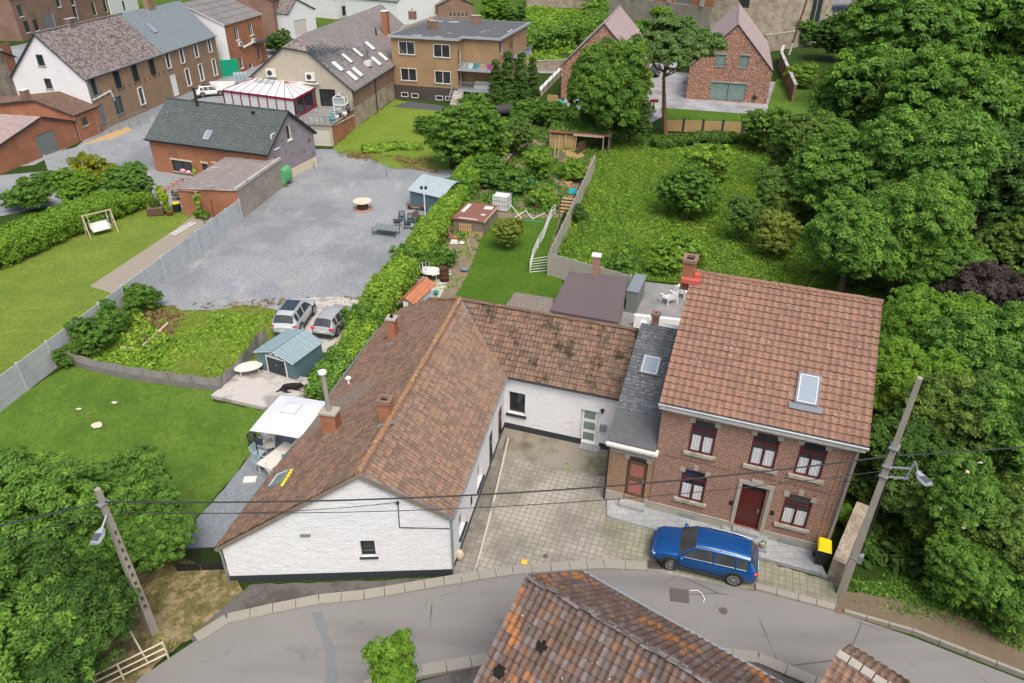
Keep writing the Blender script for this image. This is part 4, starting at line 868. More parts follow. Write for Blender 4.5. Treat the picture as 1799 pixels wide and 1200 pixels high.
# tip of the wall between forecourt and house: brown side door of the farmhouse is built there
# flat roof extension behind the cottage
P = [G(1000, 477, 2.8), G(1103, 487, 2.8), G(1086, 566, 2.8), G(966, 545, 2.8)]
c0 = P[3]; t = thing('flat_roof_extension', 'low extension with flat purple brown felt roof behind the cottage', 'extension', (c0[0], c0[1], 0))
mb = MB(); Pl = [(p[0]-c0[0], p[1]-c0[1]) for p in P]; mb.prism(Pl, 2.6, 2.8); mb.build('roof', 'roofing_felt', t); mb = MB(); cx_ = np.mean(Pl, 0); Pw = [tuple(cx_+(np.array(p)-cx_)*.97) for p in Pl]; mb.prism(Pw, 0, 2.6); mb.build('wall', 'block_grey', t)
p = G(1046, 480, 2.8)-c0; chimney(t, p[0], p[1], 2.5, 4.3, .55, .5, 'brick_red', 'white_paint', rot=R(-12))
p0, p1 = G(880, 545, 2.7), G(905, 515, 2.7); q0_, q1_ = G(968, 553, 2.7), G(972, 525, 2.7)
t = thing('corrugated_lean_to', 'lean-to with pale weathered corrugated roof behind the tiled ridge', 'lean-to', (p0[0], p0[1], 0))
loc = lambda p, z: (p[0]-p0[0], p[1]-p0[1], z)
roof_plane([loc(p0, 2.6), loc(q0_, 2.6), loc(q1_, 2.75), loc(p1, 2.75)], 'fibre_cement', .2, 1.2, .09, .01, wave='sin', parent=t, res=8, thick=.05)
for p in (p0, q0_, q1_, p1): mb = MB(); mb.bx(p[0]-p0[0]-.05, p[0]-p0[0]+.05, p[1]-p0[1]-.05, p[1]-p0[1]+.05, 0, 2.6); mb.build('post', 'wood_grey', t)
# ================================================================ BRICK HOUSE + ANNEX
A0 = G(1152.4, 901); A1 = G(1429.5, 973); ab = ang(A0, A1)
B = Bld('brick_house', 'tall red brick house with orange tile roof, white cornice and burgundy windows', 'house', A0, ab)
u0 = -.42; u1 = 7.92
def bwin(x0, y0, x1, y1, **k): return dict(px=(x0, y0, x1, y1), arch=.10, frame='burgundy_wood', sill='stone_trim_mossy', silld=.14, sillh=.16, sille=.22, transom=.7, curtain=.5, keys=True, recess=.09, fw=.05, **k)
wins = [bwin(1217, 741, 1252, 796, w=1.05, h=1.85), bwin(1325, 765, 1360, 818, w=1.05, h=1.85), bwin(1407, 783, 1442, 834, w=1.05, h=1.85), bwin(1202, 826, 1232, 880, w=1.1, h=1.85), bwin(1380, 870, 1417, 925, w=1.1, h=1.85),
        dict(px=(1303, 852, 1328, 928), w=1.2, h=2.75, kind='door', leaf='door_brown', frame='burgundy_wood', recess=.25, toplight=.82, panels=(2, 5, 'burgundy_wood'))]
D = 9.5
B.wall('brick_red', (u0, 0), (u1, 0), 6.75, holes=wins); B.wall('brick_red', (u1, 0), (u1, D), (6.75, 6.75), top=[(6.2, 10.2)]); B.wall('brick_red', (u1, D), (u0, D), 6.75); B.wall('brick_red', (u0, D), (u0, 0), 6.75, top=[(D-6.2, 10.2)]); B.finish()
eL = (u0-.12, -.38, 6.93); eR_ = (u1+.18, -.38, 6.93); RL = (u0-.12, 6.2, 10.42); RR = (u1+.18, 6.2, 10.42)
frontP = [eL, eR_, RR, RL]
roof_plane(frontP, 'tile_red', .31, .36, .065, .045, parent=B.root, sag=.012)
roof_plane([(u1+.18, D+.3, 8.6), (u0-.12, D+.3, 8.6), RL, RR], 'tile_red', .31, .36, .05, .045, parent=B.root)
ridge(B.root, (RL[0], 6.2, 10.44), (RR[0], 6.2, 10.44), .12, .4, 'tile_red')
mb = MB(); mb.bx(u0-.1, u1+.12, -.42, -.02, 6.62, 6.78); mb.bx(u0-.14, u1+.16, -.5, -.0, 6.78, 6.86); mb.build('cornice', 'cornice_white', B.root)
gutter(B.root, (u0-.15, -.47, 6.88), (u1+.2, -.47, 6.88), .07, 'zinc')
mb = MB(); mb.bx(u0+.35, u1-.4, -.035, 0, 6.28, 6.55); mb.build('frieze', 'stone_trim', B.root)
for nm, zz, hh, pr in (('plinth', .0, .62, .05), ('plinth_course', .62, .07, .06)):
    mb = MB(); ds = onwall(B.W(0, 0), B.W(5, 0), 1315, 910)[0]; mb.bx(u0, ds-.72, -pr, 0, zz, zz+hh); mb.bx(ds+.72, u1, -pr, 0, zz, zz+hh); mb.build(nm, 'stone_trim', B.root)
for a, b in ((u0+.02, u0+.34), (u1-.36, u1-.02)): mb = MB(); mb.bx(a, b, -.03, 0, .7, 6.6); mb.build('pilaster', 'brick_red', B.root)
mb = MB(); mb.bx(u0+.36, u1-.38, -.022, 0, 3.75, 3.83); mb.build('string_course', 'brick_old', B.root)
dz0 = .4
mb = MB(); mb.bx(ds-.78, ds-.6, -.06, 0, .12, 3.2); mb.bx(ds+.6, ds+.78, -.06, 0, .12, 3.2); mb.bx(ds-.78, ds-.25, -.06, 0, 3.2, 3.4); mb.bx(ds+.25, ds+.78, -.06, 0, 3.2, 3.4); mb.bx(ds-.25, ds+.25, -.07, 0, 3.2, 3.55); mb.build('door_surround', 'stone_trim', B.root)
mb = MB(); mb.bx(ds-1.05, ds+1.05, -1.0, -.06, .0, .38); mb.bx(ds-.6, ds+.6, -.35, -.06, .38, .55); mb.build('doorstep', 'bluestone', B.root)
for a_ in (-.98, .88): mb = MB(); mb.bx(ds+a_, ds+a_+.14, -.05, 0, 1.75, 1.98); mb.build('number_plate', 'black_metal', B.root)
for px in (1208, 1383):
    s_ = onwall(B.W(0, 0), B.W(5, 0), px, 905 if px < 1300 else 955)[0]; mb = MB(); mb.bx(s_-.45, s_+.45, -.07, -.05, .12, .5); mb.build('cellar_vent', 'zinc', B.root)
pipe(B.root, [(u1-.1, -.45, 6.8), (u1-.12, -.12, 6.4), (u1-.12, -.12, .1)], .055)
mb = MB(); mb.tube((u1-.55, -.03, 6.6), (u1-.55, -.03, .7), .012, .012, 5); mb.build('wall_cable', 'wall_ochre', B.root)
chimney(B.root, u0-.28, 6.1, 9.6, 11.15, .58, .75, 'brick_orange', 'brick_old', hollow=True)
mb = MB(); mb.bx(u0-.55, u0+.35, 5.45, 5.75, 10.1, 10.3); mb.bx(u0+.04, u0+.32, 5.75, 6.4, 10.25, 10.5); mb.build('flashing', 'pink_red_flash', B.root)
tt = Vector((1, 0, 0)); uu_ = (Vector(RL)-Vector(eL)).normalized(); p = planept(B, frontP, 1419, 686); skylight(B.root, p, tt, uu_, .95, 1.55, t_=.12)
mb = MB(); q = p-uu_*.92; mb.bx(-.68, .68, -.16, .12, .02, .14, 0, Matrix.Translation(q) @ Matrix.Rotation(math.atan2(uu_.z, uu_.y), 4, 'X')); mb.build('flashing', 'lead', B.root)
BH = B
# annex
B = Bld('brick_annex', 'narrow brick annex with slate roof, grey flashing and old brown door', 'annex', BH.W(-2.62, .02), ab)
wa = 2.62+u0
B.wall('brick_brown', (0, 0), (wa, 0), 3.75, holes=[dict(px=(1103, 806, 1131, 872), w=1.0, h=2.6, kind='door', leaf='old_wood', frame='old_wood', recess=.2, toplight=.84, arch=.12, keys=True, panels=(1, 2, 'pink_glass'))]); B.wall('brick_brown', (0, 7), (0, 0), (3.75, 3.75), top=[(1, 7.)], part='wall'); B.finish()
ann = [(-.12, -.22, 4.02), (wa, -.22, 4.02), (wa, 6.1, 7.1), (-.12, 6.1, 7.1)]
roof_plane(ann, 'slate_annex', .22, .2, .0, .012, wave='flat', parent=B.root)
uu_ = (Vector(ann[3])-Vector(ann[0])).normalized()
mb = MB(); M = Matrix.Translation((-.14, -.26, 4.03)) @ Matrix.Rotation(math.atan2(uu_.z, uu_.y), 4, 'X'); mb.bx(0, wa+.13, 0, 1.75, .0, .05, 0, M); mb.build('roof_apron', 'felt_dark', B.root)
mb = MB(); mb.bx(-.12, wa+.1, -.34, 0, 3.72, 3.86); mb.bx(-.16, wa+.14, -.42, -.0, 3.86, 3.95); mb.build('cornice', 'cornice_white', B.root)
mb = MB(); mb.bx(0, wa, -.04, 0, 3.25, 3.42); mb.build('string_course', 'stone_trim', B.root)
dsx = onwall(B.W(0, 0), B.W(2, 0), 1117, 840)[0]; 
for a_, b_ in ((0, dsx-.55), (dsx+.55, wa)): mb = MB(); mb.bx(a_, b_, -.04, 0, 0, .7); mb.build('plinth', 'stone_trim', B.root)
mb = MB(); mb.bx(dsx-.62, dsx+.62, -.5, 0, 0, .42); mb.build('doorstep', 'bluestone', B.root)
p = planept(B, ann, 1143, 643); skylight(B.root, p, tt, uu_, .95, 1.15, t_=.1)
pipe(B.root, [(-.05, -.3, 3.8), (-.04, -.08, 3.6), (-.04, -.08, .05)], .045, 'black_plastic')
mb = MB(); mb.bx(-.2, wa, 6.1, 6.75, 6.6, 6.95); mb.build('parapet', 'white_paint', B.root); chimney(B.root, .55, 6.4, 6.3, 7.6, .34, .34, 'brick_old', 'brick_old', hollow=True)
mb = MB(); mb.bx(0, wa, 7., 7.1, 0, 6.6); mb.build('rear_wall', 'white_paint', B.root)
# flower pots by the door
potm = MB(); potm.lathe((0, 0, 0), [(.001, 0), (.11, 0), (.15, .26), (.17, .28), (.15, .28), (.13, .22), (.001, .22)], 14)
pme = None
for i, (sx, lb) in enumerate(((-.85, 'white flower pot left of the brown front door of the brick house'), (.85, 'white flower pot right of the brown front door of the brick house'))):
    q = BH.W(ds+sx, -.85); t = thing('flower_pot', lb, 'flower pot', (q[0], q[1], .38), group='flower pots on the doorstep')
    o = bpy.data.objects.new('pot', pme) if pme else potm.build('pot', 'white_plastic'); 
    if pme: COL.objects.link(o)
    pme = o.data; o.parent = t; rng = np.random.default_rng(i); C = sph(rng, 90)*.13+np.array([0, 0, .27]); pl_ = bpy.data.objects.new('plant', leaf_mesh('plant', C, sph(rng, 90), np.full(90, .05), rng.random(90), 'leaf_mid')); COL.objects.link(pl_); pl_.parent = t
# ================================================================ FOREGROUND ROOFS
r0, r1 = G(925, 1012, 7.), G(1400, 1295, 7.); e0, e1 = G(1020, 1005, 4.), G(1600, 1312, 4.)
fd = (r1-r0)/np.linalg.norm(r1-r0); fa = math.atan2(fd[1], fd[0])
t = Bld('old_barn', 'decaying barn with dark weathered roof tiles, one missing, across the road', 'barn', r0, fa)
Lb = 22.
eR = t.L(e0[0], e0[1]); wv = abs(eR[1])
rp = [(0, 0, 7.), (Lb, 0, 7.), (Lb, wv, 4.), (eR[0], wv, 4.)]
roof_plane([rp[2], rp[3], rp[0], rp[1]], 'tile_weathered', .26, .33, .06, .05, parent=t.root, sag=.04, sagf=.5)
lp_ = [(-.0, -4.2, 3.4), (Lb, -4.2, 3.4), (Lb, 0, 7.), (0, 0, 7.)]
hp = planept(t, lp_, 952, 1135); hp2 = planept(t, lp_, 877, 1180)
roof_plane(lp_, 'tile_weathered', .235, .31, .05, .04, parent=t.root, sag=.05, sagf=.5, holes=[(hp, .2), (hp2, .22)])
for q in (hp, hp2): mb = MB(); mb.bx(-.2, .2, -.2, .2, -.02, .01, 0, Matrix.Translation(q) @ Matrix.Rotation(math.atan2(3.6, 4.2), 4, 'X')); mb.build('hole_in_roof', 'dark_inside', t.root)
# old ridge: flat capping tiles, loose
mb = MB(); random.seed(4)
for k in range(46):
    u = .05+k*.42
    M = Matrix.Translation((u+.2, random.uniform(-.04, .04), 7.07+random.uniform(-.015, .03))) @ Matrix.Rotation(random.uniform(-.12, .12), 4, 'Z')
    for s_ in (-1, 1): mb.bx(-.2, .2, -.0, .2, -.015, .02, 0, M @ Matrix.Rotation(s_*R(38) if s_ < 0 else R(180-38), 4, 'X'))
mb.build('ridge_tiles', 'slate_old', t.root)
random.seed(9); mb = MB()
for k in range(9):
    u = 1.2+k*.22+random.uniform(-.1, .1); v = .35+random.uniform(-.1, .5)
t.wall('brick_old', (0, wv-.3), (0, -3.9), (3.9, 3.3), top=[(wv-.3, 6.8)]); t.wall('brick_old', (Lb, wv-.3), (0.0, wv-.3), 3.9); t.finish()
mb = MB(); mb.bar((eR[0], wv, 4.06), (0, 0, 7.06), .05, .12); mb.bar((eR[0], wv+.06, 4.02), (Lb, wv+.06, 4.02), .1, .1); mb.build('verge_flashing', 'zinc', t.root)
r0 = G(1469, 1150, 4.9); r1 = G(1570, 1215, 4.9); eo = G(1469, 1121, 3.7)
t = Bld('old_outbuilding', 'small brick outbuilding with orange brown tiles at the bottom right', 'outbuilding', r0, ang(r0, r1))
ew = max(1.2, t.L(eo[0], eo[1])[1])
roof_plane([(14, ew, 3.7), (0, ew, 3.7), (0, 0, 4.9), (14, 0, 4.9)], 'tile_old_mossy', .24, .31, .05, .04, parent=t.root, sag=.04, sagf=.5)
roof_plane([(0, -2.4, 3.2), (14, -2.4, 3.2), (14, 0, 4.9), (0, 0, 4.9)], 'tile_old', .24, .31, .05, .04, parent=t.root, sag=.04)
mb = MB()
for k in range(26): mb.bx(.02+k*.4, .38+k*.4, -.16, .16, 4.9, 5.0+random.uniform(-.01, .03), 0, Matrix.Translation((0, random.uniform(-.03, .03), 0)))
mb.build('ridge_tiles', 'stone_trim', t.root)
t.wall('brick_orange', (0, ew-.1), (0, -2.2), (3.6, 3.2), top=[(ew-.1, 4.8)]); t.finish()
# ================================================================ BACKGROUND BUILDINGS
def gable_house(name, label, cat, A, a, W, D, he, hr, wm, rm, front=(), right=(), left=(), back=(), axis='u', wave='flat', tw=.3, th=.3, amp=.03, ov=.25, edge='anthracite', rp=.5, hl=None, hrt=None, lm=None, rtm=None, group=None, z0=0., hb=None):
    """axis 'u': ridge along the front; 'v': gable towards the front. he eave height, hr ridge height, rp ridge position (share)"""
    B = Bld(name, label, cat, A, a, group=group); hb = he if hb is None else hb
    if axis == 'u':
        rv = D*rp
        B.wall(wm, (0, 0), (W, 0), he, holes=front, z0=z0); B.wall(rtm or wm, (W, 0), (W, D), (he, hb), top=[(rv, hr-.12)], holes=right, z0=z0, part='wall'); B.wall(wm, (W, D), (0, D), hb, holes=back, z0=z0); B.wall(lm or wm, (0, D), (0, 0), (hb, he), top=[(D-rv, hr-.12)], holes=left, z0=z0)
        s = (hr-he)/rv; sb = (hr-hb)/(D-rv)
        P1 = [(-ov, -ov, he-s*ov+.03), (W+ov, -ov, he-s*ov+.03), (W+ov, rv, hr+.03), (-ov, rv, hr+.03)]; P2 = [(W+ov, D+ov, hb-sb*ov+.03), (-ov, D+ov, hb-sb*ov+.03), (-ov, rv, hr+.03), (W+ov, rv, hr+.03)]
        rid = ((-ov, rv, hr+.05), (W+ov, rv, hr+.05))
    else:
        ru = W*rp
        B.wall(wm, (0, 0), (W, 0), (he, hb), top=[(ru, hr-.12)], holes=front, z0=z0); B.wall(rtm or wm, (W, 0), (W, D), hb, holes=right, z0=z0); B.wall(wm, (W, D), (0, D), (hb, he), top=[(W-ru, hr-.12)], holes=back, z0=z0); B.wall(lm or wm, (0, D), (0, 0), he, holes=left, z0=z0)
        s = (hr-he)/ru; sb = (hr-hb)/(W-ru)
        P1 = [(W+ov, -ov, hb-sb*ov+.03), (W+ov, D+ov, hb-sb*ov+.03), (ru, D+ov, hr+.03), (ru, -ov, hr+.03)]; P2 = [(-ov, D+ov, he-s*ov+.03), (-ov, -ov, he-s*ov+.03), (ru, -ov, hr+.03), (ru, D+ov, hr+.03)]
        rid = ((ru, -ov, hr+.05), (ru, D+ov, hr+.05))
    B.P1, B.P2, B.rid = P1, P2, rid
    roof_plane(P1, rm, tw, th, amp, .02, wave=wave, parent=B.root, edge=edge); roof_plane(P2, rm, tw, th, amp, .02, wave=wave, parent=B.root, edge=edge)
    B.finish(); return B
def win(x0, y0, x1, y1, **k): d = dict(px=(x0, y0, x1, y1), recess=.05, fw=.13, frame='white_pvc', sill='stone_trim', sillh=.1); d.update(k); return d
def sky_on(B, P, px, w, h, **k):
    P = [Vector(p) for p in P]; t = (P[1]-P[0]).normalized(); up = (P[2]-P[1]); up = (up-t*up.dot(t)).normalized(); skylight(B.root, planept(B, P, *px), t, up, w, h, **k)
# ---- row of houses, top left (two dwellings)
RA, RB = G(176, 231), G(382, 140); ra = ang(RA, RB)
gz = [win(157, 140, 172, 166, w=1.1, h=2.1, n=1, frame='gate_grey'), win(198, 126, 213, 154, w=1.1, h=2.1, n=1, frame='anthracite'), win(229, 114, 244, 142, w=1.1, h=2.1, n=1, frame='anthracite'), win(258, 105, 275, 131, w=1.1, h=2.1, n=1, frame='anthracite'),
      win(197, 167, 218, 202, w=1.9, h=2.3, n=2, frame='gate_grey'), win(239, 152, 257, 185, w=1.1, h=2.3, n=1), dict(px=(169, 182, 190, 225), w=1.1, h=2.9, kind='door', leaf='gate_grey', frame='gate_grey', recess=.15)]
B = gable_house('row_house', 'old brown brick row house with mottled slate roof and white painted gable wall', 'house', RA, ra, 18., 10., 6.66, 11.75, 'brick_brown', 'slate_old', front=gz, left=[dict(c=(71, 106), w=.9, h=1.3, n=1, frame='gate_grey', sill='stone_trim', recess=.1), dict(c=(85, 147), w=.9, h=1.2, n=1, frame='gate_grey', sill='stone_trim', recess=.1)], lm='white_render', tw=.3, th=.25)
gutter(B.root, (-.2, -.35, 6.6), (18.2, -.35, 6.6), .08); pipe(B.root, [(-.05, -.2, 6.5), (-.05, -.15, .1)], .05)
chimney(B.root, 7.2, 5.0, 11.3, 12.6, 1.6, .6, 'slate_old', 'stone_trim'); ridge(B.root, *B.rid, .14, .4, 'slate_old')
mb = MB(); mb.bar((.1, -.06, 3.9), (4.2, -.06, 4.25), .1, .16); mb.bar((4.2, -.06, 4.25), (4.5, -.06, 2.9), .1, .14); mb.build('cable_duct', 'white_paint', B.root)
mb = MB()
for i in range(14): mb.bx(1.+i*1.25, 1.06+i*1.25, -.08, 0, 3.75, 4.3)
mb.build('wall_anchor', 'rust', B.root)
ROW = B
gz = [win(288, 94, 301, 119, w=1.05, h=2.1, n=1), win(313, 85, 325, 111, w=1.05, h=2.1, n=1), win(338, 76, 350, 101, w=1.05, h=2.1, n=1), win(361, 67, 374, 92, w=1.05, h=2.1, n=1),
      win(269, 142, 282, 170, w=1.1, h=2.4, n=1), dict(px=(283, 136, 297, 168), w=1.1, h=2.9, kind='door', leaf='white_pvc', frame='white_pvc', name='door'), dict(px=(297, 130, 316, 168), w=1.5, h=3.1, kind='door', leaf='white_paint', frame='white_pvc'),
      win(322, 121, 338, 150, w=1.1, h=2.5, n=1, sill='white_paint'), win(346, 112, 360, 142, w=1.1, h=2.5, n=1, sill='white_paint'), win(369, 103, 384, 133, w=1.1, h=2.5, n=1, sill='white_paint')]
B = gable_house('row_house', 'brown brick row house with smooth blue grey roof and white ground floor doors', 'house', ROW.W(18.02, 0), ra, 16.2, 10., 6.7, 11.8, 'brick_brown', 'slate_blue', front=gz, tw=.4, th=.3)
gutter(B.root, (0, -.35, 6.62), (16.3, -.35, 6.62), .08); sky_on(B, B.P1, (265, 50), 1.1, 1.7); chimney(B.root, 7.6, 5, 11.4, 13.2, 1.7, .8, 'brick_brown', 'brick_dark'); pipe(B.root, [(.1, -.1, 6.5), (.1, -.1, .1)])
# ---- orange brick house with sheet roof, right of the row
A0 = G(410, 133); B3a = ang(G(397, 39, 7.6), G(482, 15, 7.6))
B = gable_house('brick_house', 'orange brick house with white windows and weathered grey sheet roof beside the blue roof', 'house', A0, B3a, 13.5, 14, 8.2, 11.2, 'brick_orange', 'sheet_grey', front=[dict(c=(416, 60), w=1.3, h=1.9, n=2, sill='white_paint'), dict(c=(441, 52), w=1.3, h=1.9, n=2, sill='white_paint'), dict(c=(467, 44), w=1.3, h=1.9, n=2, sill='white_paint'), dict(c=(424, 110), w=.9, h=1.8, n=1, sill='white_paint'), dict(c=(441, 118), w=1.3, h=1.4, n=1), dict(c=(456, 96), w=1., h=1.8, n=1), dict(c=(478, 92), w=.8, h=1.6, n=1)], lm='white_render', tw=1.1, th=1.6, edge='white_paint')
mb = MB(); mb.bx(.15, 13.4, -.012, 0, 5.0, 8.15); mb.build('upper_facing', 'brick_orange', B.root) if False else None
for s_, z_ in ((3.4, 4.2), (8.3, 4.0)):
    mb = MB(); mb.bx(s_, s_+.9, -.4, -.05, z_, z_+.7); o = mb.build('air_conditioner', 'white_plastic', B.root); mb = MB(); mb.lathe((s_+.4, -.42, z_+.35), [(.001, 0), (.24, 0)], 12); mb = MB(); mb.tube((s_+.4, -.42, z_+.35), (s_+.4, -.4, z_+.35), .24, .24, 14); mb.build('fan_grille', 'anthracite', o)
mb = MB(); mb.bar((4.5, -.35, 3.9), (8.6, -.35, 4.2), .2, .25); mb.build('white_gutter', 'white_paint', B.root); mb = MB(); mb.bx(8.8, 12.5, -1.6, -.05, 3.9, 4.0, 0); mb.build('awning', 'anthracite', B.root)
# ---- low brick sheds left
B = gable_house('brick_shed', 'low orange brick shed with brown tiled roof and chimney against the white gable', 'shed', G(142, 249), ra, 4.9, 15, 3.3, 4.9, 'brick_orange', 'tile_brown_ribbed', front=[dict(c=(149, 213), w=1.2, h=1.0, n=1, frame='gate_grey', sill='stone_trim')], axis='u', rp=.3, hb=3.6, wave='pan', tw=.3, th=.35, left=())
chimney(B.root, .6, 6.0, 3.6, 6.0, .9, .7, 'brick_old', 'white_paint'); pipe(B.root, [(-.1, -.15, 3.3), (-.1, -.12, .1)], .06)
GA, GB = G(0, 307), G(140, 250); ga = ang(GA, GB)
B = gable_house('garage', 'orange brick garage with grey double door and pinkish corrugated roof', 'garage', GA, ga, 12.7, 12, 2.75, 4.3, 'brick_orange', 'slate_plum', front=[dict(px=(62, 236, 104, 268), w=2.9, h=2.55, kind='garage', leaf='gate_grey', frame='gate_grey', name='garage_door')], axis='v', rp=.62, wave='rib', tw=.25, th=3., amp=.05, hb=2.6)
# ---- far row, top left corner
def simple(name, label, cat, A, Bp, D, he, hr, wm, rm, front, **k):
    A = np.array(G(*A)); Bq = np.array(G(*Bp)); return gable_house(name, label, cat, A, ang(A, Bq), float(np.linalg.norm(Bq-A)), D, he, hr, wm, rm, front=front, **k)
fw_ = [dict(c=(x, y), w=1.5, h=2.2, n=n_, frame=f_, sill='white_paint') for x, y, n_, f_ in ((35, 19, 2, 'gate_grey'), (47, 47, 1, 'anthracite'), (63, 44, 1, 'brick_dark'), (102, 3, 1, 'white_pvc'), (127, 0, 1, 'white_pvc'))]+[dict(c=(132, 22), w=1.5, h=3.0, n=1), dict(c=(165, 15), w=1.5, h=3.0, n=1), dict(c=(185, 10), w=1.5, h=3.0, n=1), dict(c=(110, 28), w=1.3, h=4.2, kind='door', leaf='burgundy_wood', frame='white_paint'), dict(c=(87, 38), w=3.8, h=3.2, kind='garage', leaf='gate_grey', frame='white_paint', name='garage_door')]
simple('brick_terrace', 'long far brick terrace with white framed windows in the top left corner', 'house', (40, 72), (196, 30), 10, 8.2, 12., 'brick_old', 'slate_grey', fw_)
simple('white_house', 'narrow white house between the red brick terrace and the blue roof', 'house', (198, 30), (245, 16), 9, 9., 13, 'white_render', 'slate_grey', [dict(c=(218, 10), w=1.4, h=2.4, n=1)])
B = gable_house('stone_house', 'rubble stone gable with an orange bricked up opening at the left edge', 'house', G(-70, 215), ang(G(-70, 215), G(38, 168)), 17., 12, 5.5, 9.5, 'stone_rubble', 'slate_old', axis='v', rp=.42)
mb = MB(); s_, z_ = onwall(B.W(0, 0), B.W(5, 0), 17, 103); mb.bx(s_-1.1, s_+1.1, -.03, 0, z_-2.2, z_+2.2); mb.build('blocked_opening', 'brick_orange', B.root)
simple('grey_house', 'old grey brown house with dark slate roof beyond the orange brick house', 'house', (488, 72), (530, 52), 16, 8., 11.5, 'brick_old', 'slate_old', [dict(c=(493, 27), w=1.2, h=3., n=1, frame='wood_dark'), dict(c=(499, 57), w=1.2, h=2.6, n=1, frame='wood_dark')])
simple('white_garage', 'small white gabled outbuilding with brown door behind the grey rendered building', 'outbuilding', (512, 72), (558, 62), 12, 5.5, 8.0, 'white_render', 'slate_old', [dict(c=(528, 48), w=4., h=3.0, kind='garage', leaf='garage_white', frame='wood_pale', name='garage_door')], axis='v', rp=.35)
simple('white_house', 'white house with dark green tiled roof behind the grey slate roof', 'house', (592, 34), (690, 16), 12, 5., 8.5, 'white_render', 'tile_black', [dict(c=(604, 19), w=1.4, h=2.2, n=1, frame='anthracite')])
simple('white_house', 'white brick house with pale green sheet roof behind the flat roofed block', 'house', (700, 46), (778, 30), 16, 5.5, 9.5, 'white_render', 'sheet_grey', [], axis='v', rp=.35)
simple('brick_pavilion', 'little brick pavilion with an arched gable and yellow brick trim', 'pavilion', (770, 34), (832, 32), 8, 3.4, 5.4, 'brick_old', 'slate_grey', [dict(c=(792+k*7, 26), w=.6, h=.9, n=1) for k in range(5)], axis='v')
# ---- big grey slate building
SA, SB_ = G(625, 225), G(694, 172); sa = ang(SA, SB_)
B = Bld('rendered_building', 'large grey rendered building with slate roof full of white skylights', 'building', SA, sa)
Wg = 13.7; rs = 7.2; hR = 11.0; Ls = 36.
ks = dict(frame='anthracite', n=1, recess=.08)
B.wall('brick_old', (0, 0), (Ls, 0), 5.1, holes=[dict(c=(651, 181), w=.9, h=1.8, kind='door', leaf='wood_dark', frame='wood_dark'), dict(c=(687, 166), w=1.1, h=1.3, n=1, frame='wood_dark'), dict(c=(638, 206), w=1.1, h=1.3, n=1, frame='wood_dark')])
mb = MB(); mb.bx(.02, 17.5, -.02, 0, 0, 2.6); mb.build('stone_base', 'stone_rubble', B.root)
ghol = [dict(px=(564, 156, 587, 188), w=2.2, h=2.2, kind='window', n=2, frame='anthracite')]
Wq = lambda s_: (0, s_)
ghol2 = []
for hh in ghol:
    s_, z_ = onwall(B.W(0, 0), B.W(0, 5), 576, 172); ghol2.append(dict(r=(Wg-s_-1.1, z_-1.1, Wg-s_+1.1, z_+1.1), n=2, frame='anthracite', glass='glass_dark'))
B.wall('grey_render', (0, Wg), (0, 0), (6.2, 5.1), top=[(Wg-8.66, 9.8), (Wg-5.31, 9.35)], holes=ghol2)
B.wall('brick_old', (Ls, 0), (Ls, Wg), (5.1, 6.2), top=[(rs, hR-.1)]); B.wall('brick_old', (Ls, Wg), (0, Wg), 6.2)
sR = (hR-5.1)/rs; hipx = 3.0
P1 = [(-.25, -.3, 5.1-sR*.3+.05), (Ls, -.3, 5.1-sR*.3+.05), (Ls, rs, hR), (hipx, rs, hR), (-.25, 5.31, 5.1+sR*5.31+.05)]
roof_plane(P1, 'slate_grey', .6, .3, 0, .015, wave='flat', parent=B.root, edge='anthracite')
sL = (hR-6.2)/(Wg-rs); P2 = [(Ls, Wg+.3, 6.2-sL*.3), (-.25, Wg+.3, 6.2-sL*.3), (-.25, 8.66, hR-sL*(8.66-rs)), (hipx, rs, hR), (Ls, rs, hR)]
roof_plane(P2, 'slate_grey', .6, .3, 0, .015, wave='flat', parent=B.root, edge='anthracite')
z8 = hR-sL*(8.66-rs); z49 = 5.1+sR*5.31+.05
roof_plane([(-.3, 8.66, z8), (-.3, 5.31, z49), (hipx, rs, hR)], 'slate_old', .4, .25, 0, .015, wave='flat', parent=B.root, edge='anthracite', name='hip')
sky_px = [((592, 117), .0), ((609, 103), 0), ((628, 93), 0), ((649, 81), 0), ((618, 134), 0), ((627, 127), 0), ((660, 108), 0), ((672, 100), 0)]
for k, (px, _) in enumerate(sky_px): sky_on(B, P1, px, 1.35 if k not in (1, 2) else 1.05, 1.75, glass='white_plastic', frame='lead')
p = planept(B, P1, 644, 113); mb = MB(); mb.tube(p, p+Vector((0, 0, 2.2)), .22, .22, 10); mb.tube(p+Vector((.6, 0, 0)), p+Vector((.6, 0, 1.9)), .2, .2, 10); mb.build('steel_flue', 'steel', B.root)
mb = MB(); mb.bx(-.5, .5, -.7, .2, -.2, .5, 0, Matrix.Translation(p)); mb.build('duct', 'white_plastic', B.root)
p = planept(B, P1, 679, 62); chimney(B.root, p.x, p.y, p.z-.5, p.z+3.6, 1.2, .9, 'brick_orange', 'white_paint')
p = planept(B, P1, 661, 62); mb = MB(); mb.tube(p, p+Vector((0, 0, 1.1)), .12, .12, 8); mb.build('vent_pipe', 'black_metal', B.root)
for px in ((478, 127), (547, 134)):
    s_, z_ = onwall(B.W(0, 0), B.W(0, 5), *px); mb = MB(); mb.bx(-.5, -.08, s_-.65, s_+.65, z_-.5, z_+.5); o = mb.build('air_conditioner', 'white_plastic', B.root); mb = MB(); mb.tube((-.53, s_+.12, z_), (-.5, s_+.12, z_), .33, .33, 14); mb.build('fan_grille', 'anthracite', o)
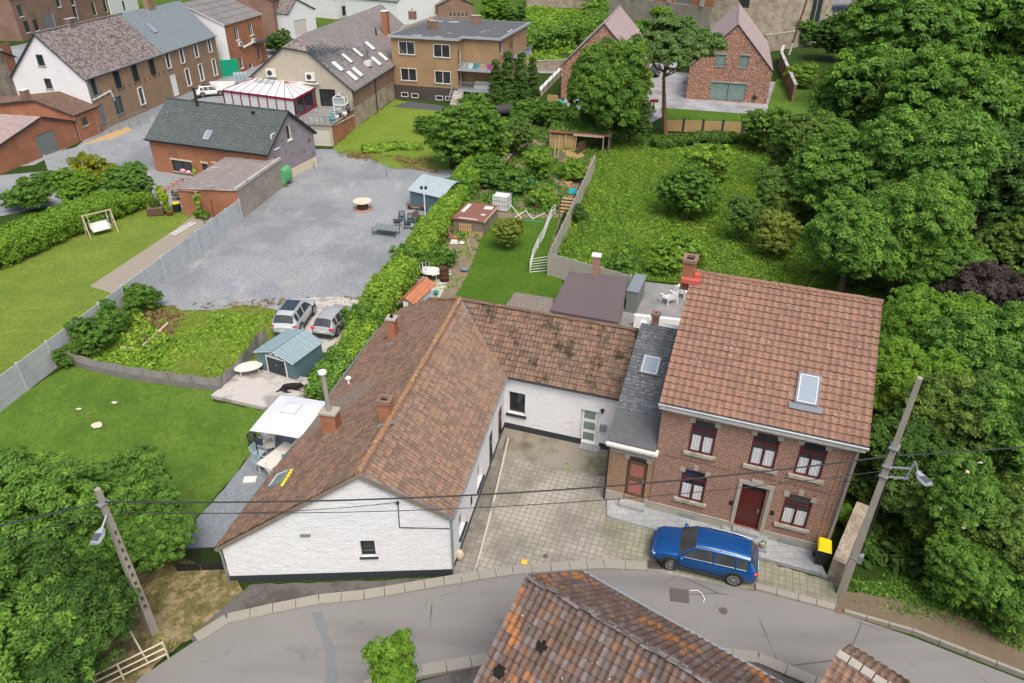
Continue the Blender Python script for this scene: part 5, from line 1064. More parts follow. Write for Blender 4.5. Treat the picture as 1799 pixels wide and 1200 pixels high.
mb = MB(); s0_ = onwall(B.W(0, 0), B.W(0, 5), 440, 140)[0]; s1_ = onwall(B.W(0, 0), B.W(0, 5), 561, 146)[0]; mb.bar((-.2, s0_, 5.75), (-.2, s1_, 5.55), .25, .2); mb.build('white_duct', 'white_plastic', B.root)
pipe(B.root, [(8.9, -.1, 5.), (8.9, -.1, .1)], .09, 'anthracite'); gutter(B.root, (-.1, -.36, 4.8), (17.8, -.36, 4.8), .09)
B.finish(); BIG = B
# garage block with terrace
g0 = G(587, 257); gw = B.L(g0[0], g0[1]); f0 = G(537, 258); 
T = Bld('terrace_block', 'flat roofed garage block with terrace, white garage door and orange brick side', 'garage', g0, ang(f0, g0)+math.pi)
T = Bld('garage_block', 'flat roofed garage with white up and over door, orange brick side and terrace on top', 'garage', f0, ang(f0, g0)) if False else T
bpy.data.objects.remove(T.root)
Lg = 12.5
T = Bld('garage_block', 'flat roofed garage with white up and over door, orange brick side and terrace on top', 'garage', G(587, 257), ang(G(537, 255), G(587, 257)))
b_ = T.L(*SA[:2])   # where it meets the big building
dpt = max(6., b_[1])
T.wall('grey_render', (-Lg, 0), (0, 0), 2.5, holes=[dict(px=(544, 225, 580, 259), w=2.7, h=2.2, kind='garage', leaf='garage_white', frame='garage_white', name='garage_door')]); T.wall('brick_orange', (0, 0), (b_[0], b_[1]), 2.5); T.wall('grey_render', (-Lg, dpt), (-Lg, 0), 2.5); T.finish()
mb = MB(); mb.prism([(-Lg-.1, -.12), (.12, -.12), (b_[0]+.1, b_[1]), (b_[0]-14, b_[1]+1.5)], 2.5, 2.62); mb.build('terrace_floor', 'pavers_terrace', T.root)
mb = MB(); mb.bx(-4.6, -4.1, -.25, 0, 0, 2.5); mb.build('pier', 'white_render', T.root); mb = MB(); mb.bar((-.05, .3, 2.35), (b_[0]+.2, b_[1]-.6, 1.9), .07, .09); mb.build('drain_pipe', 'white_plastic', T.root)
rl = thing('terrace_railing', 'grey metal railing along the terrace edge above the garage door', 'railing', (*T.W(0, 0), 2.62), T.a)
def rail(root, p, q, h=1.0, n=8, m='gate_grey', bars=3):
    p = Vector(p); q = Vector(q)
    for k in range(n+1):
        a = p.lerp(q, k/n); mb = MB(); mb.tube(a, a+Vector((0, 0, h)), .03, .03, 6); mb.build('post', m, root)
    mb = MB()
    for j in range(bars): z_ = Vector((0, 0, h*(1-j/bars))); mb.tube(p+z_, q+z_, .03 if j == 0 else .018, None, 6)
    return mb.build('rail', m, root)
rail(rl, (-5.6, -.03, 0), (-.05, -.03, 0), 1., 8); rail(rl, (0, 0, 0), (b_[0], b_[1]-.2, 0), 1., 6)
# conservatory
c0, c1_, c2_, c3_ = G(391, 158, 5), G(516, 174, 5), G(561, 150, 5), G(441, 136, 5)
cv = Bld('conservatory', 'conservatory with burgundy frame and white panelled hipped roof on the terrace', 'conservatory', (c0[0], c0[1]), ang(c0, c1_))
Q = [np.array(cv.L(p[0], p[1])) for p in (c0, c1_, c2_, c3_)]
e1_, e2_ = np.array(cv.L(*G(448, 137, 5.9)[:2])), np.array(cv.L(*G(500, 143, 5.9)[:2]))
roofs = [([(*Q[0], 5), (*Q[1], 5), (*e2_, 5.9), (*e1_, 5.9)], 8), ([(*Q[1], 5), (*Q[2], 5), (*e2_, 5.9)], 4), ([(*Q[3], 5), (*Q[0], 5), (*e1_, 5.9)], 3), ([(*Q[2], 5), (*Q[3], 5), (*e1_, 5.9), (*e2_, 5.9)], 3)]
for P, n_ in roofs:
    mb = MB(); mb.poly(P); lw = [(p[0], p[1], p[2]-.06) for p in P]; mb.poly(lw[::-1])
    for i in range(len(P)): j = (i+1) % len(P); mb.poly([lw[i], lw[j], P[j], P[i]])
    o = mb.build('roof', 'conservatory_roof', cv.root); P = [Vector(p) for p in P]; top = P[2:] if len(P) == 4 else [P[2], P[2]]
    bars = MB()
    for k in range(n_+1):
        a = P[0].lerp(P[1], k/n_); 
        b2 = top[-1].lerp(top[0], min(max((k/n_-.18)/.64, 0), 1)) if len(P) == 4 else top[0]
        bars.bar(a+Vector((0, 0, .02)), b2+Vector((0, 0, .02)), .07, .05)
    bars.build('glazing_bar', 'conservatory_red', o)
    if n_ == 8:
        for k in (3, 4, 5):
            mb = MB(); f = lambda kk, s_: (P[0].lerp(P[1], kk/n_)).lerp(top[-1].lerp(top[0], min(max((kk/n_-.18)/.64, 0), 1)), s_)+Vector((0, 0, .012)); mb.poly([f(k-.95+.0, .7), f(k-.08, .7), f(k-.08, .97), f(k-.95, .97)]); mb.build('roof_pane', 'conservatory_pane', o)
def cwall(a, b, n_, skip=False):
    a = np.array(a); b = np.array(b); fr = MB(); t_ = (b-a)/np.linalg.norm(b-a); L_ = np.linalg.norm(b-a)
    fr.bar((*a, 4.9), (*b, 4.9), .14, .24); fr.bar((*a, 2.74), (*b, 2.74), .14, .2)
    for k in range(n_+1): p = a+(b-a)*k/n_; fr.bar((*p, 2.7), (*p, 4.9), .15 if k in (0, n_) else .11, .11)
    o = fr.build('frame', 'conservatory_red', cv.root); g = MB(); nn = np.array([t_[1], -t_[0]])*-.04; g.poly([(*(a+nn), 2.8), (*(b+nn), 2.8), (*(b+nn), 4.8), (*(a+nn), 4.8)]); g.build('glazing', 'curtain' if not skip else 'glass_dark', o)
cwall(Q[0], Q[1], 8); cwall(Q[1], Q[2], 3, True); cwall(Q[3], Q[0], 3)
# greenhouse cabinet on the terrace
p = G(600, 197, 2.62); t = thing('greenhouse_cabinet', 'small white framed greenhouse cabinet with gabled top on the terrace', 'greenhouse', p, R(-5)); fr = MB(); w_, d_, h_ = .75, .55, 1.9
for a, b in ((-w_, -d_), (w_, -d_), (w_, d_), (-w_, d_)): fr.bar((a, b, 0), (a, b, h_), .09, .09)
for z_ in (.05, 1., h_): fr.bar((-w_, -d_, z_), (w_, -d_, z_), .08, .08); fr.bar((w_, -d_, z_), (w_, d_, z_), .08, .08); fr.bar((-w_, d_, z_), (w_, d_, z_), .08, .08); fr.bar((-w_, -d_, z_), (-w_, d_, z_), .08, .08)
fr.bar((-w_, -d_, h_), (0, -d_, h_+.45), .08, .08); fr.bar((w_, -d_, h_), (0, -d_, h_+.45), .08, .08); fr.bar((0, -d_, h_+.45), (0, d_, h_+.45), .08, .08); fr.build('frame', 'white_pvc', t)
g = MB(); g.bx(-w_+.05, w_-.05, -d_+.05, d_-.05, .08, h_-.05); g.build('glazing', 'conservatory_pane', t); rf_ = MB(); rf_.poly([(-w_, -d_, h_+.02), (-w_, d_, h_+.02), (0, d_, h_+.44), (0, -d_, h_+.44)]); rf_.poly([(w_, d_, h_+.02), (w_, -d_, h_+.02), (0, -d_, h_+.44), (0, d_, h_+.44)]); rf_.build('roof', 'zinc', t)
# ---- tan brick block
BA, BB_ = G(694.5, 172), G(800, 180); ba = R(-15.4)
B = Bld('apartment_block', 'tan brick two storey block with flat dark roof, white windows and balconies', 'apartment block', BA, ba)
U1, U2, V1, D_ = 10.3, 15.9, 2.4, 19.
h_ = 8.75
wn = dict(w=2.5, h=1.75, n=2, sill='stone_trim', recess=.1, fw=.09)
B.wall('brick_tan', (0, 0), (U1, 0), h_, z0=2., holes=[dict(c=(714.5, 84.5), **wn), dict(c=(776, 89.5), **wn), dict(c=(718, 131), **wn), dict(c=(778, 136), **wn)])
B.wall('brick_dark', (0, 0), (U1, 0), 2.0, holes=[dict(c=(711, 166), w=1.1, h=.6, n=1, recess=.06), dict(c=(729, 168), w=1.1, h=.6, n=1, recess=.06), dict(c=(772, 172), w=1.1, h=.6, n=1, recess=.06), dict(c=(789, 173), w=1.1, h=.6, n=1, recess=.06)])
B.wall('brick_tan', (U1, 0), (U1, V1), h_, holes=[dict(r=(.5, 5.1, 1.6, 7.3), n=1), dict(r=(.5, 2.1, 1.6, 4.3), n=1)])
B.wall('brick_tan', (U1, V1), (U2, V1), h_)
B.wall('brick_tan', (U2, V1), (U2, D_), h_, holes=[dict(c=(880.5, 83), w=1.3, h=1.9, n=1), dict(c=(897, 70), w=2.4, h=2.6, n=2), dict(c=(883, 125), w=1.3, h=1.9, n=1), dict(c=(899, 110), w=2.4, h=2.6, n=2)])
B.wall('brick_tan', (U2, D_), (0, D_), h_); B.wall('brick_tan', (0, D_), (0, 0), h_); B.finish()
fp = [(-.35, -.45), (U1+.4, -.45), (U1+.4, V1-.45), (U2+.5, V1-.45), (U2+.5, D_+.4), (-.35, D_+.4)]
mb = MB(); mb.prism(fp, h_, h_+.32); mb.build('roof_edge', 'lamp_grey', B.root); cxx = np.array([8., 9.]); mb = MB(); mb.prism([(-.1, -.2), (U1+.15, -.2), (U1+.15, V1-.2), (U2+.25, V1-.2), (U2+.25, D_+.15), (-.1, D_+.15)], h_+.3, h_+.335); mb.build('roof', 'bitumen', B.root)
mb = MB(); mb.bx(-.3, .1, 4.5, D_+.3, h_+.3, h_+.75); mb.build('parapet', 'stone_trim', B.root)
for px, w1, pt in (((757, 50), .9, 1), ((763, 52), .9, 1), ((837, 42), 1.4, 0), ((725, 34), 1.1, 1)):
    g = G(px[0], px[1], h_+.3); u, v = B.L(g[0], g[1]); chimney(B.root, u, v, h_+.3, h_+1.6, w1, .9, 'brick_old', 'stone_trim', pots=pt, potm='clay_chimney')
for zz in (4.9, 2.0):
    for (a0, a1_, b0, b1) in ((U1+.02, U2, -.1, V1-.02),):
        mb = MB(); mb.bx(a0, a1_, b0, b1, zz-.3, zz); o = mb.build('balcony', 'lamp_grey', B.root)
        mb = MB()
        for k in range(26): x_ = a0+.1+(a1_-a0-.2)*k/25; mb.bx(x_-.02, x_+.02, b0+.03, b0+.07, zz, zz+1.0)
        for k in range(10): y_ = b0+.1+(b1-b0)*k/10; mb.bx(a1_-.07, a1_-.03, y_-.02, y_+.02, zz, zz+1.)
        mb.bx(a0, a1_, b0, b0+.1, zz+1., zz+1.08); mb.bx(a1_-.1, a1_, b0+.1, b1, zz+1., zz+1.08); mb.build('balustrade', 'zinc', o)
mb = MB(); mb.bx(U2-.35, U2-.05, -.05, .25, 0, 4.6); mb.build('pillar', 'lamp_grey', B.root)
for zz in (5.2, 2.2):
    mb = MB(); mb.bx(U2+.02, U2+1.8, 10.5, 15.5, zz-.3, zz); o = mb.build('balcony', 'lamp_grey', B.root); mb = MB()
    for k in range(22): y_ = 10.55+4.9*k/21; mb.bx(U2+1.72, U2+1.76, y_-.02, y_+.02, zz, zz+1.)
    for k in range(8): x_ = U2+.1+1.6*k/7; mb.bx(x_-.02, x_+.02, 10.52, 10.56, zz, zz+1.)
    mb.bx(U2, U2+1.8, 10.5, 10.58, zz+1., zz+1.08); mb.bx(U2+1.7, U2+1.8, 10.58, 15.5, zz+1., zz+1.08); mb.build('balustrade', 'zinc', o)
mb = MB()
for k in range(6): mb.bx(U1-.6, U1+.9, -2.2+k*.35, -1.85+k*.35, 0, .3+k*.3)
mb.build('steps', 'concrete', B.root); mb = MB(); mb.bar((U1-.7, -2.2, .9), (U1-.7, 0, 2.6), .06, .5); mb.build('handrail', 'zinc', B.root)
random.seed(5)
for k, (m_, u_) in enumerate((('blue_plastic_pale', 11.2), ('white_plastic', 12.1), ('teal_plastic', 12.9), ('wood_pale', 13.9), ('magenta_cloth', 15.0))):
    q = B.W(u_, .8); mb = MB(); mb.bx(-.35, .35, -.2, .2, 0, .12); mb.bx(-.35, .35, .1, .2, .12, .7); mb.bx(-.35, -.28, -.2, .1, .12, .4); mb.bx(.28, .35, -.2, .1, .12, .4)
    tag(mb.build('balcony_seat', m_, None, (q[0], q[1], 4.9), ba), ['pale blue seat at the left end of the upper balcony', 'white seat second from the left on the upper balcony', 'teal seat in the middle of the upper balcony', 'pale wooden seat right of the middle on the upper balcony', 'pink purple seat at the right end of the upper balcony'][k], 'seat', 'seats on the balcony of the tan block')
q = B.W(13.6, 1.6); mb = MB(); mb.bx(-1.2, 1.2, -.3, .3, 0, .4); mb.bx(-1.2, 1.2, .2, .3, .4, .9); tag(mb.build('white_bench', 'white_plastic', None, (q[0], q[1], 2.), ba), 'white bench on the lower balcony of the tan brick block', 'bench')
# ---- black tiled house
P0 = G(253, 243, 3.7); P1_ = G(462, 271, 3.7); P0b = G(283, 170, 6.6)
a_b = R(-19.7); 
B = gable_house('black_roof_house', 'orange brick house with shiny black tile roof and grey shingled gable', 'house', (P0[0]+.35, P0[1]+.2), a_b, 15.3, 8.6, 3.7, 6.9, 'brick_orange', 'tile_black', rtm='slate_shingle', wave='pan', tw=.32, th=.4, amp=.085, ov=.3,
    front=[dict(px=(305, 282, 336, 303), w=2.7, h=1.25, n=2, frame='anthracite', sill='stone_trim', lintel='stone_cream'), dict(c=(361, 296), w=.7, h=1.1, n=1, frame='anthracite', sill='stone_trim', lintel='stone_cream'), dict(c=(384, 303), w=1.1, h=1.9, kind='door', leaf='black_metal', frame='black_metal', lintel='stone_cream')],
    right=[dict(c=(483, 248), w=.7, h=1.5, n=1, frame='white_pvc', sill='white_paint'), dict(c=(507, 233), w=.7, h=1.5, n=1, frame='white_pvc', sill='white_paint')])
sky_on(B, B.P1, (366, 238), .9, 1.3); p = planept(B, B.P1, 347, 187); mb = MB(); mb.tube(p, p+Vector((0, 0, 1.8)), .13, .13, 10); mb.tube(p+Vector((0, 0, 1.82)), p+Vector((0, 0, 1.95)), .22, .22, 12); mb.build('flue_pipe', 'black_metal', B.root)
p = planept(B, B.P1, 445, 200); mb = MB(); mb.bx(-.15, .15, -.15, .15, 0, .25, 0, Matrix.Translation(p)); mb.build('roof_vent', 'black_metal', B.root); ridge(B.root, *B.rid, .12, .4, 'tile_black'); gutter(B.root, (-.3, -.38, 3.62), (15.6, -.38, 3.62), .07, 'anthracite')
mb = MB(); mb.bx(15.3, 15.34, 0, 8.6, 0, .9); mb.build('gable_base', 'stone_cream', B.root)
p = G(455, 262); KH = B
# outbuilding with block wall
OA, OB = G(426, 385), G(490, 335); oa = ang(OA, OB)
B = Bld('block_outbuilding', 'grey concrete block outbuilding with orange brick front and lichen covered flat roof', 'outbuilding', OA, oa)
Lo = 9.5; Wo = 6.0
w2 = B.L(*G(360, 376)[:2])
B.wall('block_grey', (0, 0), (Lo, 0), 2.95); B.wall('brick_orange', (0, Wo), (0, 0), 2.75); B.wall('brick_orange', (Lo, Wo), (0, Wo), 2.7); B.finish()
roof_plane([(-.15, -.08, 2.98), (Lo, -.08, 2.98), (Lo, Wo+.1, 2.8), (-.15, Wo+.1, 2.8)], 'fibre_cement', .25, 1.2, .02, .01, wave='sin', parent=B.root, edge='concrete')
mb = MB(); mb.bx(-.2, Lo, -.06, .15, 2.95, 3.1); mb.build('coping', 'concrete', B.root)
# ---- two new brick houses
NA, NB = G(1204.6, 174), G(1346, 183.6); na = ang(NA, NB)
B = gable_house('new_brick_house', 'new mottled brick house with steep pinkish tile roof and large sliding window', 'house', NA, na, 12., 27., 4.95, 11., 'brick_multi', 'slate_plum', axis='v', rp=.51, tw=.35, th=.24, ov=.12, edge='anthracite',
    front=[dict(c=(1265.5, 106), w=1.45, h=1.65, n=1, frame='anthracite', glass='glass_green', sill='bluestone', lintel='bluestone'), dict(c=(1307, 108), w=1.35, h=1.65, n=1, frame='anthracite', glass='glass_green', sill='bluestone', lintel='bluestone'), dict(px=(1250, 144, 1307, 178), h=2.5, n=2, frame='anthracite', glass='glass_green', lintel='bluestone', fw=.05)])
ridge(B.root, *B.rid, .12, .5, 'slate_plum')
B = gable_house('new_brick_house', 'new brick house half hidden behind the big tree and the pine', 'house', G(985, 172), R(-13), 12., 21.5, 4.9, 10.9, 'brick_multi', 'slate_plum', axis='v', rp=.5, tw=.35, th=.24, ov=.12, edge='anthracite', front=[dict(c=(1075, 182), w=3.5, h=2.4, n=2, frame='anthracite', glass='glass_green')])
ridge(B.root, *B.rid, .12, .5, 'slate_plum')
# ---- church
CA, CB = G(1060, 30), G(1247, 56); ca = ang(CA, CB)
B = Bld('church', 'old church wall of orange brick over white stone with tall grey windows', 'church', CA, ca)
Lc = float(np.linalg.norm(CB-CA)); ch = []
for x_ in (1090, 1147, 1208): s_, z_ = onwall(CA, CB, x_, 22); ch.append(dict(r=(s_-2.3, z_-.0, s_+2.3, 14.), n=1, frame='stone_trim', sill='stone_trim', glass='gate_grey', recess=.4, fw=.25))
B.wall('brick_orange', (-2, 0), (Lc, 0), 15., z0=5.2, holes=ch); mb = MB(); mb.bx(-2, Lc, -.25, 0, 0, 5.2); mb.build('stone_base', 'block_grey', B.root)
for x_ in (1062, 1112, 1174, 1232): s_ = onwall(CA, CB, x_, 22)[0]; mb = MB(); mb.bx(s_-.5, s_+.5, -.5, -.02, 5.2, 15); mb.build('buttress', 'stone_trim', B.root)
B.wall('stone_rubble', (Lc, 0), (Lc+4, 1.), 15.); B.wall('stone_rubble', (Lc+4, 1.), (Lc+10, 5.), 15., holes=[dict(r=(1.5, 5.5, 4, 10), n=1, frame='stone_trim', arch=1.2, recess=.3)]); B.wall('stone_rubble', (Lc+10, 5), (Lc+16, 12.), 15.); B.wall('stone_rubble', (Lc+16, 12), (Lc+18, 22.), 15., holes=[dict(r=(3, 1, 7, 11), n=2, frame='white_paint', arch=2., recess=.3)])
B.finish()
roof_plane([(-2, -.5, 15), (Lc+4, -.5, 15), (Lc+4, 12, 24), (-2, 12, 24)], 'slate_grey', .5, .4, 0, .02, wave='flat', parent=B.root)
B = Bld('church_annex', 'low brown brick and stone building by the church with a dark door', 'building', G(925, 12), ang(G(925, 12), G(1060, 16))); B.wall('brick_brown', (0, 0), (34, 0), 9, z0=2., holes=[dict(c=(1034, 12), w=3., h=5.5, kind='door', leaf='brick_dark', frame='stone_trim')]); B.wall('stone_rubble', (0, 0), (34, 0), 2.); B.finish(); roof_plane([(0, -.3, 9), (34, -.3, 9), (34, 8, 13), (0, 8, 13)], 'slate_grey', .5, .4, 0, .02, wave='flat', parent=B.root)
B = Bld('brown_hall', 'brown building behind scaffolding at the top right', 'building', G(1490, 25), ang(G(1490, 25), G(1585, 22))); B.wall('brick_old', (0, 0), (22, 0), 10); B.finish(); roof_plane([(-1, -.5, 4.5), (23, -.5, 4.5), (23, 14, 9), (-1, 14, 9)], 'tile_brown_ribbed', .4, .4, .02, .02, parent=B.root)
mb = MB()
for k in range(9): mb.tube((k*2.6-1, -1.5, 0), (k*2.6-1, -1.5, 7), .06, .06, 5)
for z_ in (2, 4, 6): mb.tube((-1, -1.5, z_), (20, -1.5, z_), .06, .06, 5)
mb.build('scaffold', 'zinc', B.root)
# garden walls
def wall_path(name, label, cat, P, h, m, w=.25, cap=None, tops=None):
    c0 = np.array(P[0][:2]); t = thing(name, label, cat, (c0[0], c0[1], 0)); mb = MB(); cp = MB()
    for i in range(len(P)-1):
        a = np.array(P[i][:2])-c0; b = np.array(P[i+1][:2])-c0; h0, h1 = (h, h) if tops is None else (tops[i], tops[i+1]); t_ = (b-a)/np.linalg.norm(b-a); n = np.array([t_[1], -t_[0]])*w/2
        q = [(*(a+n), 0), (*(b+n), 0), (*(b-n), 0), (*(a-n), 0), (*(a+n), h0), (*(b+n), h1), (*(b-n), h1), (*(a-n), h0)]
        mb.mesh(q, [(3, 2, 1, 0), (4, 5, 6, 7), (0, 1, 5, 4), (1, 2, 6, 5), (2, 3, 7, 6), (3, 0, 4, 7)])
        if cap: cp.bar((*a, h0+.05), (*b, h1+.05), w+.12, .1)
    mb.build('masonry', m, t); 
    if cap: cp.build('coping', cap, t)
    return t
wall_path('boundary_wall', 'weathered brick wall with pale coping running beside the right new house', 'wall', [G(1392, 180), G(1368, 118), G(1372, 105)], 2.6, 'brick_old', .4, 'concrete')
wall_path('boundary_wall', 'brown rubble stone wall below the church yard', 'wall', [G(1340, 92), G(1440, 76)], 3.2, 'stone_rubble', .5, 'stone_trim')
wall_path('boundary_wall', 'long low rubble wall along the lane behind the tan block', 'wall', [G(905, 128), G(990, 124), G(1010, 122)], 1.8, 'stone_rubble', .4, 'stone_trim')
wall_path('boundary_wall', 'white topped low wall along the drive of the left new house', 'wall', [G(938, 180), G(984, 132)], 1., 'stone_cream', .5, 'white_paint')
wall_path('ruined_wall', 'short crumbling brick wall stump between the brick house and the concrete pole', 'wall', [G(1462, 1022), G(1500, 930)], 1.5, 'stone_rubble', .55, None, [1.3, 1.7])
# ================================================================ VEGETATION
def recol(me, m): c = me.copy(); c.materials[0] = MAT[m]; return c
def up(bl, z): return [(a, b, c+z, d, e, f) for a, b, c, d, e, f in bl]
BRD = [crown_mesh('crown', up(lobes(4.3, 4.6, 17, sd), 5.2), 'leaf_mid', 1700, 74, .145, .48, seed=sd, flat=.95, bot=-.6, elong=1.9) for sd in (1, 2, 3)]
ASH = [crown_mesh('crown', up(lobes(4.3, 4.6, 18, sd, lr=.42), 5.2), 'leaf_ash', 2100, 74, .10, .44, seed=sd, droop=.3, flat=.9, bot=-.6, elong=2.6) for sd in (11, 12)]
DEN = [crown_mesh('crown', up(lobes(4.2, 4.4, 16, sd, lr=.46), 4.3), 'leaf_dark', 1500, 58, .16, .40, seed=sd, fill=.1, bot=-.8) for sd in (21,)]
BUSH = [crown_mesh('crown', up(lobes(1.35, 1.1, 9, sd), 1.0), 'leaf_mid', 230, 50, .085, .24, seed=sd, zmin=.02, bot=-.9) for sd in (31, 32)]
SMALL = [crown_mesh('crown', up(lobes(1.75, 1.9, 11, sd), 2.0), 'leaf_mid', 420, 46, .095, .28, seed=sd, zmin=.1, bot=-.9) for sd in (41, 42)]
T_BIG = trunk_mb(8.5, .32, 6, 3., 3).build('trunk', 'bark'); T_SM = trunk_mb(3.6, .09, 5, 1.2, 4).build('trunk', 'bark'); T_BU = trunk_mb(1.4, .05, 5, .8, 5).build('trunk', 'bark')
for o in (T_BIG, T_SM, T_BU): COL.objects.unlink(o)
ZC = {id(m): 5.2 for m in BRD+ASH}; ZC.update({id(m): 4.3 for m in DEN}); ZC.update({id(m): 1.0 for m in BUSH}); ZC.update({id(m): 2.0 for m in SMALL})
YOUNG = [crown_mesh('crown', up(lobes(1.2, 2.0, 10, 61, lr=.4), 2.6), 'leaf_bright', 330, 44, .085, .24, seed=61)]; ZC[id(YOUNG[0])] = 2.6
CACHE = {}
def T(kind, i, px, py, s, label, cat='tree', m=None, name='tree', group=None, zs=1., rz=None, flowers=0):
    me = kind[i]; zc = ZC[id(me)]*s*zs; tm = T_BIG if kind in (BRD, ASH, DEN) else (T_SM if kind is SMALL else T_BU)
    if m: me = CACHE.setdefault((id(me), m), None) or CACHE.__setitem__((id(kind[i]), m), recol(kind[i], m)) or CACHE[(id(kind[i]), m)]
    p = G(px, py, zc); t = mk_tree(name, label, cat, me, 0, 0, (p[0], p[1], 0), rz if rz is not None else random.uniform(0, 6.28), s, group, tm=tm, zs=zs)
    if flowers:
        rng = np.random.default_rng(int(px)); C = sph(rng, flowers); C[:, 2] = np.abs(C[:, 2]); rad = {5.2: 4.6, 4.3: 4.4, 1.0: 1.35, 2.0: 1.8}[ZC[id(kind[i])]]; C = np.concatenate([C*rad*.96+np.array([0, 0, ZC[id(kind[i])]])+rng.normal(0, .02, C.shape) for _ in range(3)])
        f = bpy.data.objects.new('blossom', leaf_mesh('blossom', C, np.tile([0, 0, 1.], (len(C), 1))+rng.normal(0, .3, C.shape), np.full(len(C), .16/max(s, .4)*.8), rng.random(len(C)), 'flower_leaf')); COL.objects.link(f); f.parent = t
    return t
random.seed(3)
GW = 'trees massed on the right side'
T(DEN, 0, 1478, 62, 1.1, 'dark evergreen tree standing beside the pole and stone wall at the top right', m='leaf_dark', group=GW)
T(BRD, 0, 1600, 70, 1.9, 'huge domed tree right of the car park at the top', group=GW); T(BRD, 1, 1745, 60, 2.0, 'broad tree filling the top right corner', group=GW)
T(BRD, 2, 1535, 180, 1.35, 'tall green tree behind the dark evergreen and above the elder bushes', group=GW); T(BRD, 0, 1670, 205, 1.55, 'wide tree in the middle of the upper right woodland', group=GW); T(BRD, 1, 1800, 220, 1.4, 'tree cut by the right edge below the corner tree', group=GW)
T(SMALL, 0, 1345, 225, 1.5, 'elder bush with cream flowers at the corner of the new house lawn', 'bush', name='elder_bush', flowers=60); T(BRD, 1, 1425, 262, .85, 'rounded shrub tree right of the flowering elder', group=GW, m='leaf_bluegreen')
T(BRD, 0, 1490, 315, 1.05, 'leafy tree at the meadow edge, lighter on top', group=GW); T(ASH, 0, 1615, 310, 1.25, 'feathery tree in the centre of the right woodland', group=GW); T(BRD, 2, 1745, 325, 1.1, 'dark tree near the right edge above the shaded hollow', group=GW, m='leaf_dark')
T(BRD, 1, 1375, 345, .62, 'dark shrub tree bordering the meadow on its right', group=GW, m='leaf_bluegreen'); T(ASH, 1, 1500, 425, .85, 'feathery tree at the right corner of the meadow', group=GW); T(ASH, 0, 1595, 415, .95, 'bright topped tree behind the right end of the orange tiled roof', group=GW)
T(BRD, 0, 1670, 470, .6, 'low tree left of the purple leaved tree', group=GW); T(DEN, 0, 1790, 445, .7, 'blue green conifer mound at the right edge', m='leaf_bluegreen', group=GW); T(BRD, 2, 1725, 535, .62, 'purple leaved tree at the right', m='leaf_purple', name='purple_tree'); T(BRD, 2, 1785, 560, .55, 'second purple leaved tree cut by the right edge', m='leaf_purple', name='purple_tree')
T(ASH, 1, 1640, 590, .72, 'pale green tree right beside the ridge end of the orange roof', m='leaf_bright', group=GW); T(ASH, 0, 1600, 690, .6, 'narrow pale tree against the right gable of the brick house', m='leaf_bright', group=GW); T(ASH, 1, 1745, 640, .8, 'tree right of the top of the concrete street pole', group=GW)
T(BRD, 1, 1690, 760, .66, 'green tree behind the street lamp head', group=GW, m='leaf_bluegreen'); T(BRD, 0, 1800, 790, .75, 'tree with lime shoots at the right edge', group=GW); T(BRD, 2, 1590, 800, .5, 'tree directly behind the concrete pole', group=GW, m='leaf_dark')
T(SMALL, 0, 1615, 870, 1.05, 'blue green shrub at the foot of the trees right of the pole', 'bush', m='leaf_bluegreen', name='shrub'); T(ASH, 0, 1700, 900, .55, 'elder with white flower heads over the roadside verge', m='leaf_mid', name='elder_tree', flowers=26); T(BRD, 1, 1790, 940, .55, 'shrubby tree above the verge at the right edge', group=GW, m='leaf_bluegreen')
T(BRD, 2, 1700, 1000, .36, 'low overhanging tree beside the road kerb at the right', group=GW); T(SMALL, 1, 1770, 1045, .9, 'small bush over the kerb in the lower right corner', 'bush', name='shrub')
T(SMALL, 0, 1560, 640, 1.3, 'slim shrub tree squeezed between brick house gable and woodland', 'tree', m='leaf_mid', group=GW); T(BUSH, 0, 1535, 700, 1.4, 'bush pressed against the right gable wall of the brick house', 'bush', m='leaf_dark', name='shrub'); T(BUSH, 1, 1530, 850, 1., 'dark bush between the brick house and the pole', 'bush', m='leaf_dark', name='shrub'); T(BUSH, 0, 1487, 905, .5, 'light green sprig growing on the ruined wall', 'bush', m='leaf_bright', name='shrub')
# bottom left trees
GL = 'trees at the lower left corner'
T(ASH, 0, 70, 930, .70, 'feathery tree at the left edge over the deep green lawn', group=GL); T(ASH, 1, 215, 885, .55, 'feathery tree directly behind the left concrete pole', group=GL); T(ASH, 0, 262, 925, .40, 'low feathery tree right behind the left pole beside the gate', group=GL); T(ASH, 1, 80, 1085, .62, 'dark leaved tree below the left wires', group=GL, m='leaf_dark'); T(ASH, 0, -20, 1150, .7, 'tree cut by the bottom left corner', group=GL); T(ASH, 0, 130, 1000, .42, 'low branching tree left of the left pole', group=GL); T(BRD, 0, 40, 1230, .5, 'dark undergrowth tree at the bottom edge left of the pale rail', group=GL, m='leaf_dark'); T(ASH, 1, -30, 1010, .6, 'tree mostly outside the left edge', group=GL)
T(YOUNG, 0, 692, 1178, .74, 'bright green young tree rising into view at the bottom edge', m='leaf_bright', name='young_tree', zs=1.5)
# middle
T(DEN, 0, 822, 230, .95, 'dense round dark green tree between the back lawn and the hedge', name='round_tree', m='leaf_mid'); T(BUSH, 0, 749, 218, 1.15, 'small round bush on the back lawn left of the dense round tree', 'bush', name='bush')
T(ASH, 1, 1072, 150, 1.12, 'tall bright leafy tree in front of the left new house', zs=1.25, name='tall_tree', m='leaf_mid'); T(BRD, 0, 1050, 205, .5, 'lower tree at the foot of the tall leafy tree', m='leaf_bluegreen'); T(BRD, 1, 1108, 212, .58, 'dark low tree between the tall tree and the pine trunk', m='leaf_dark')
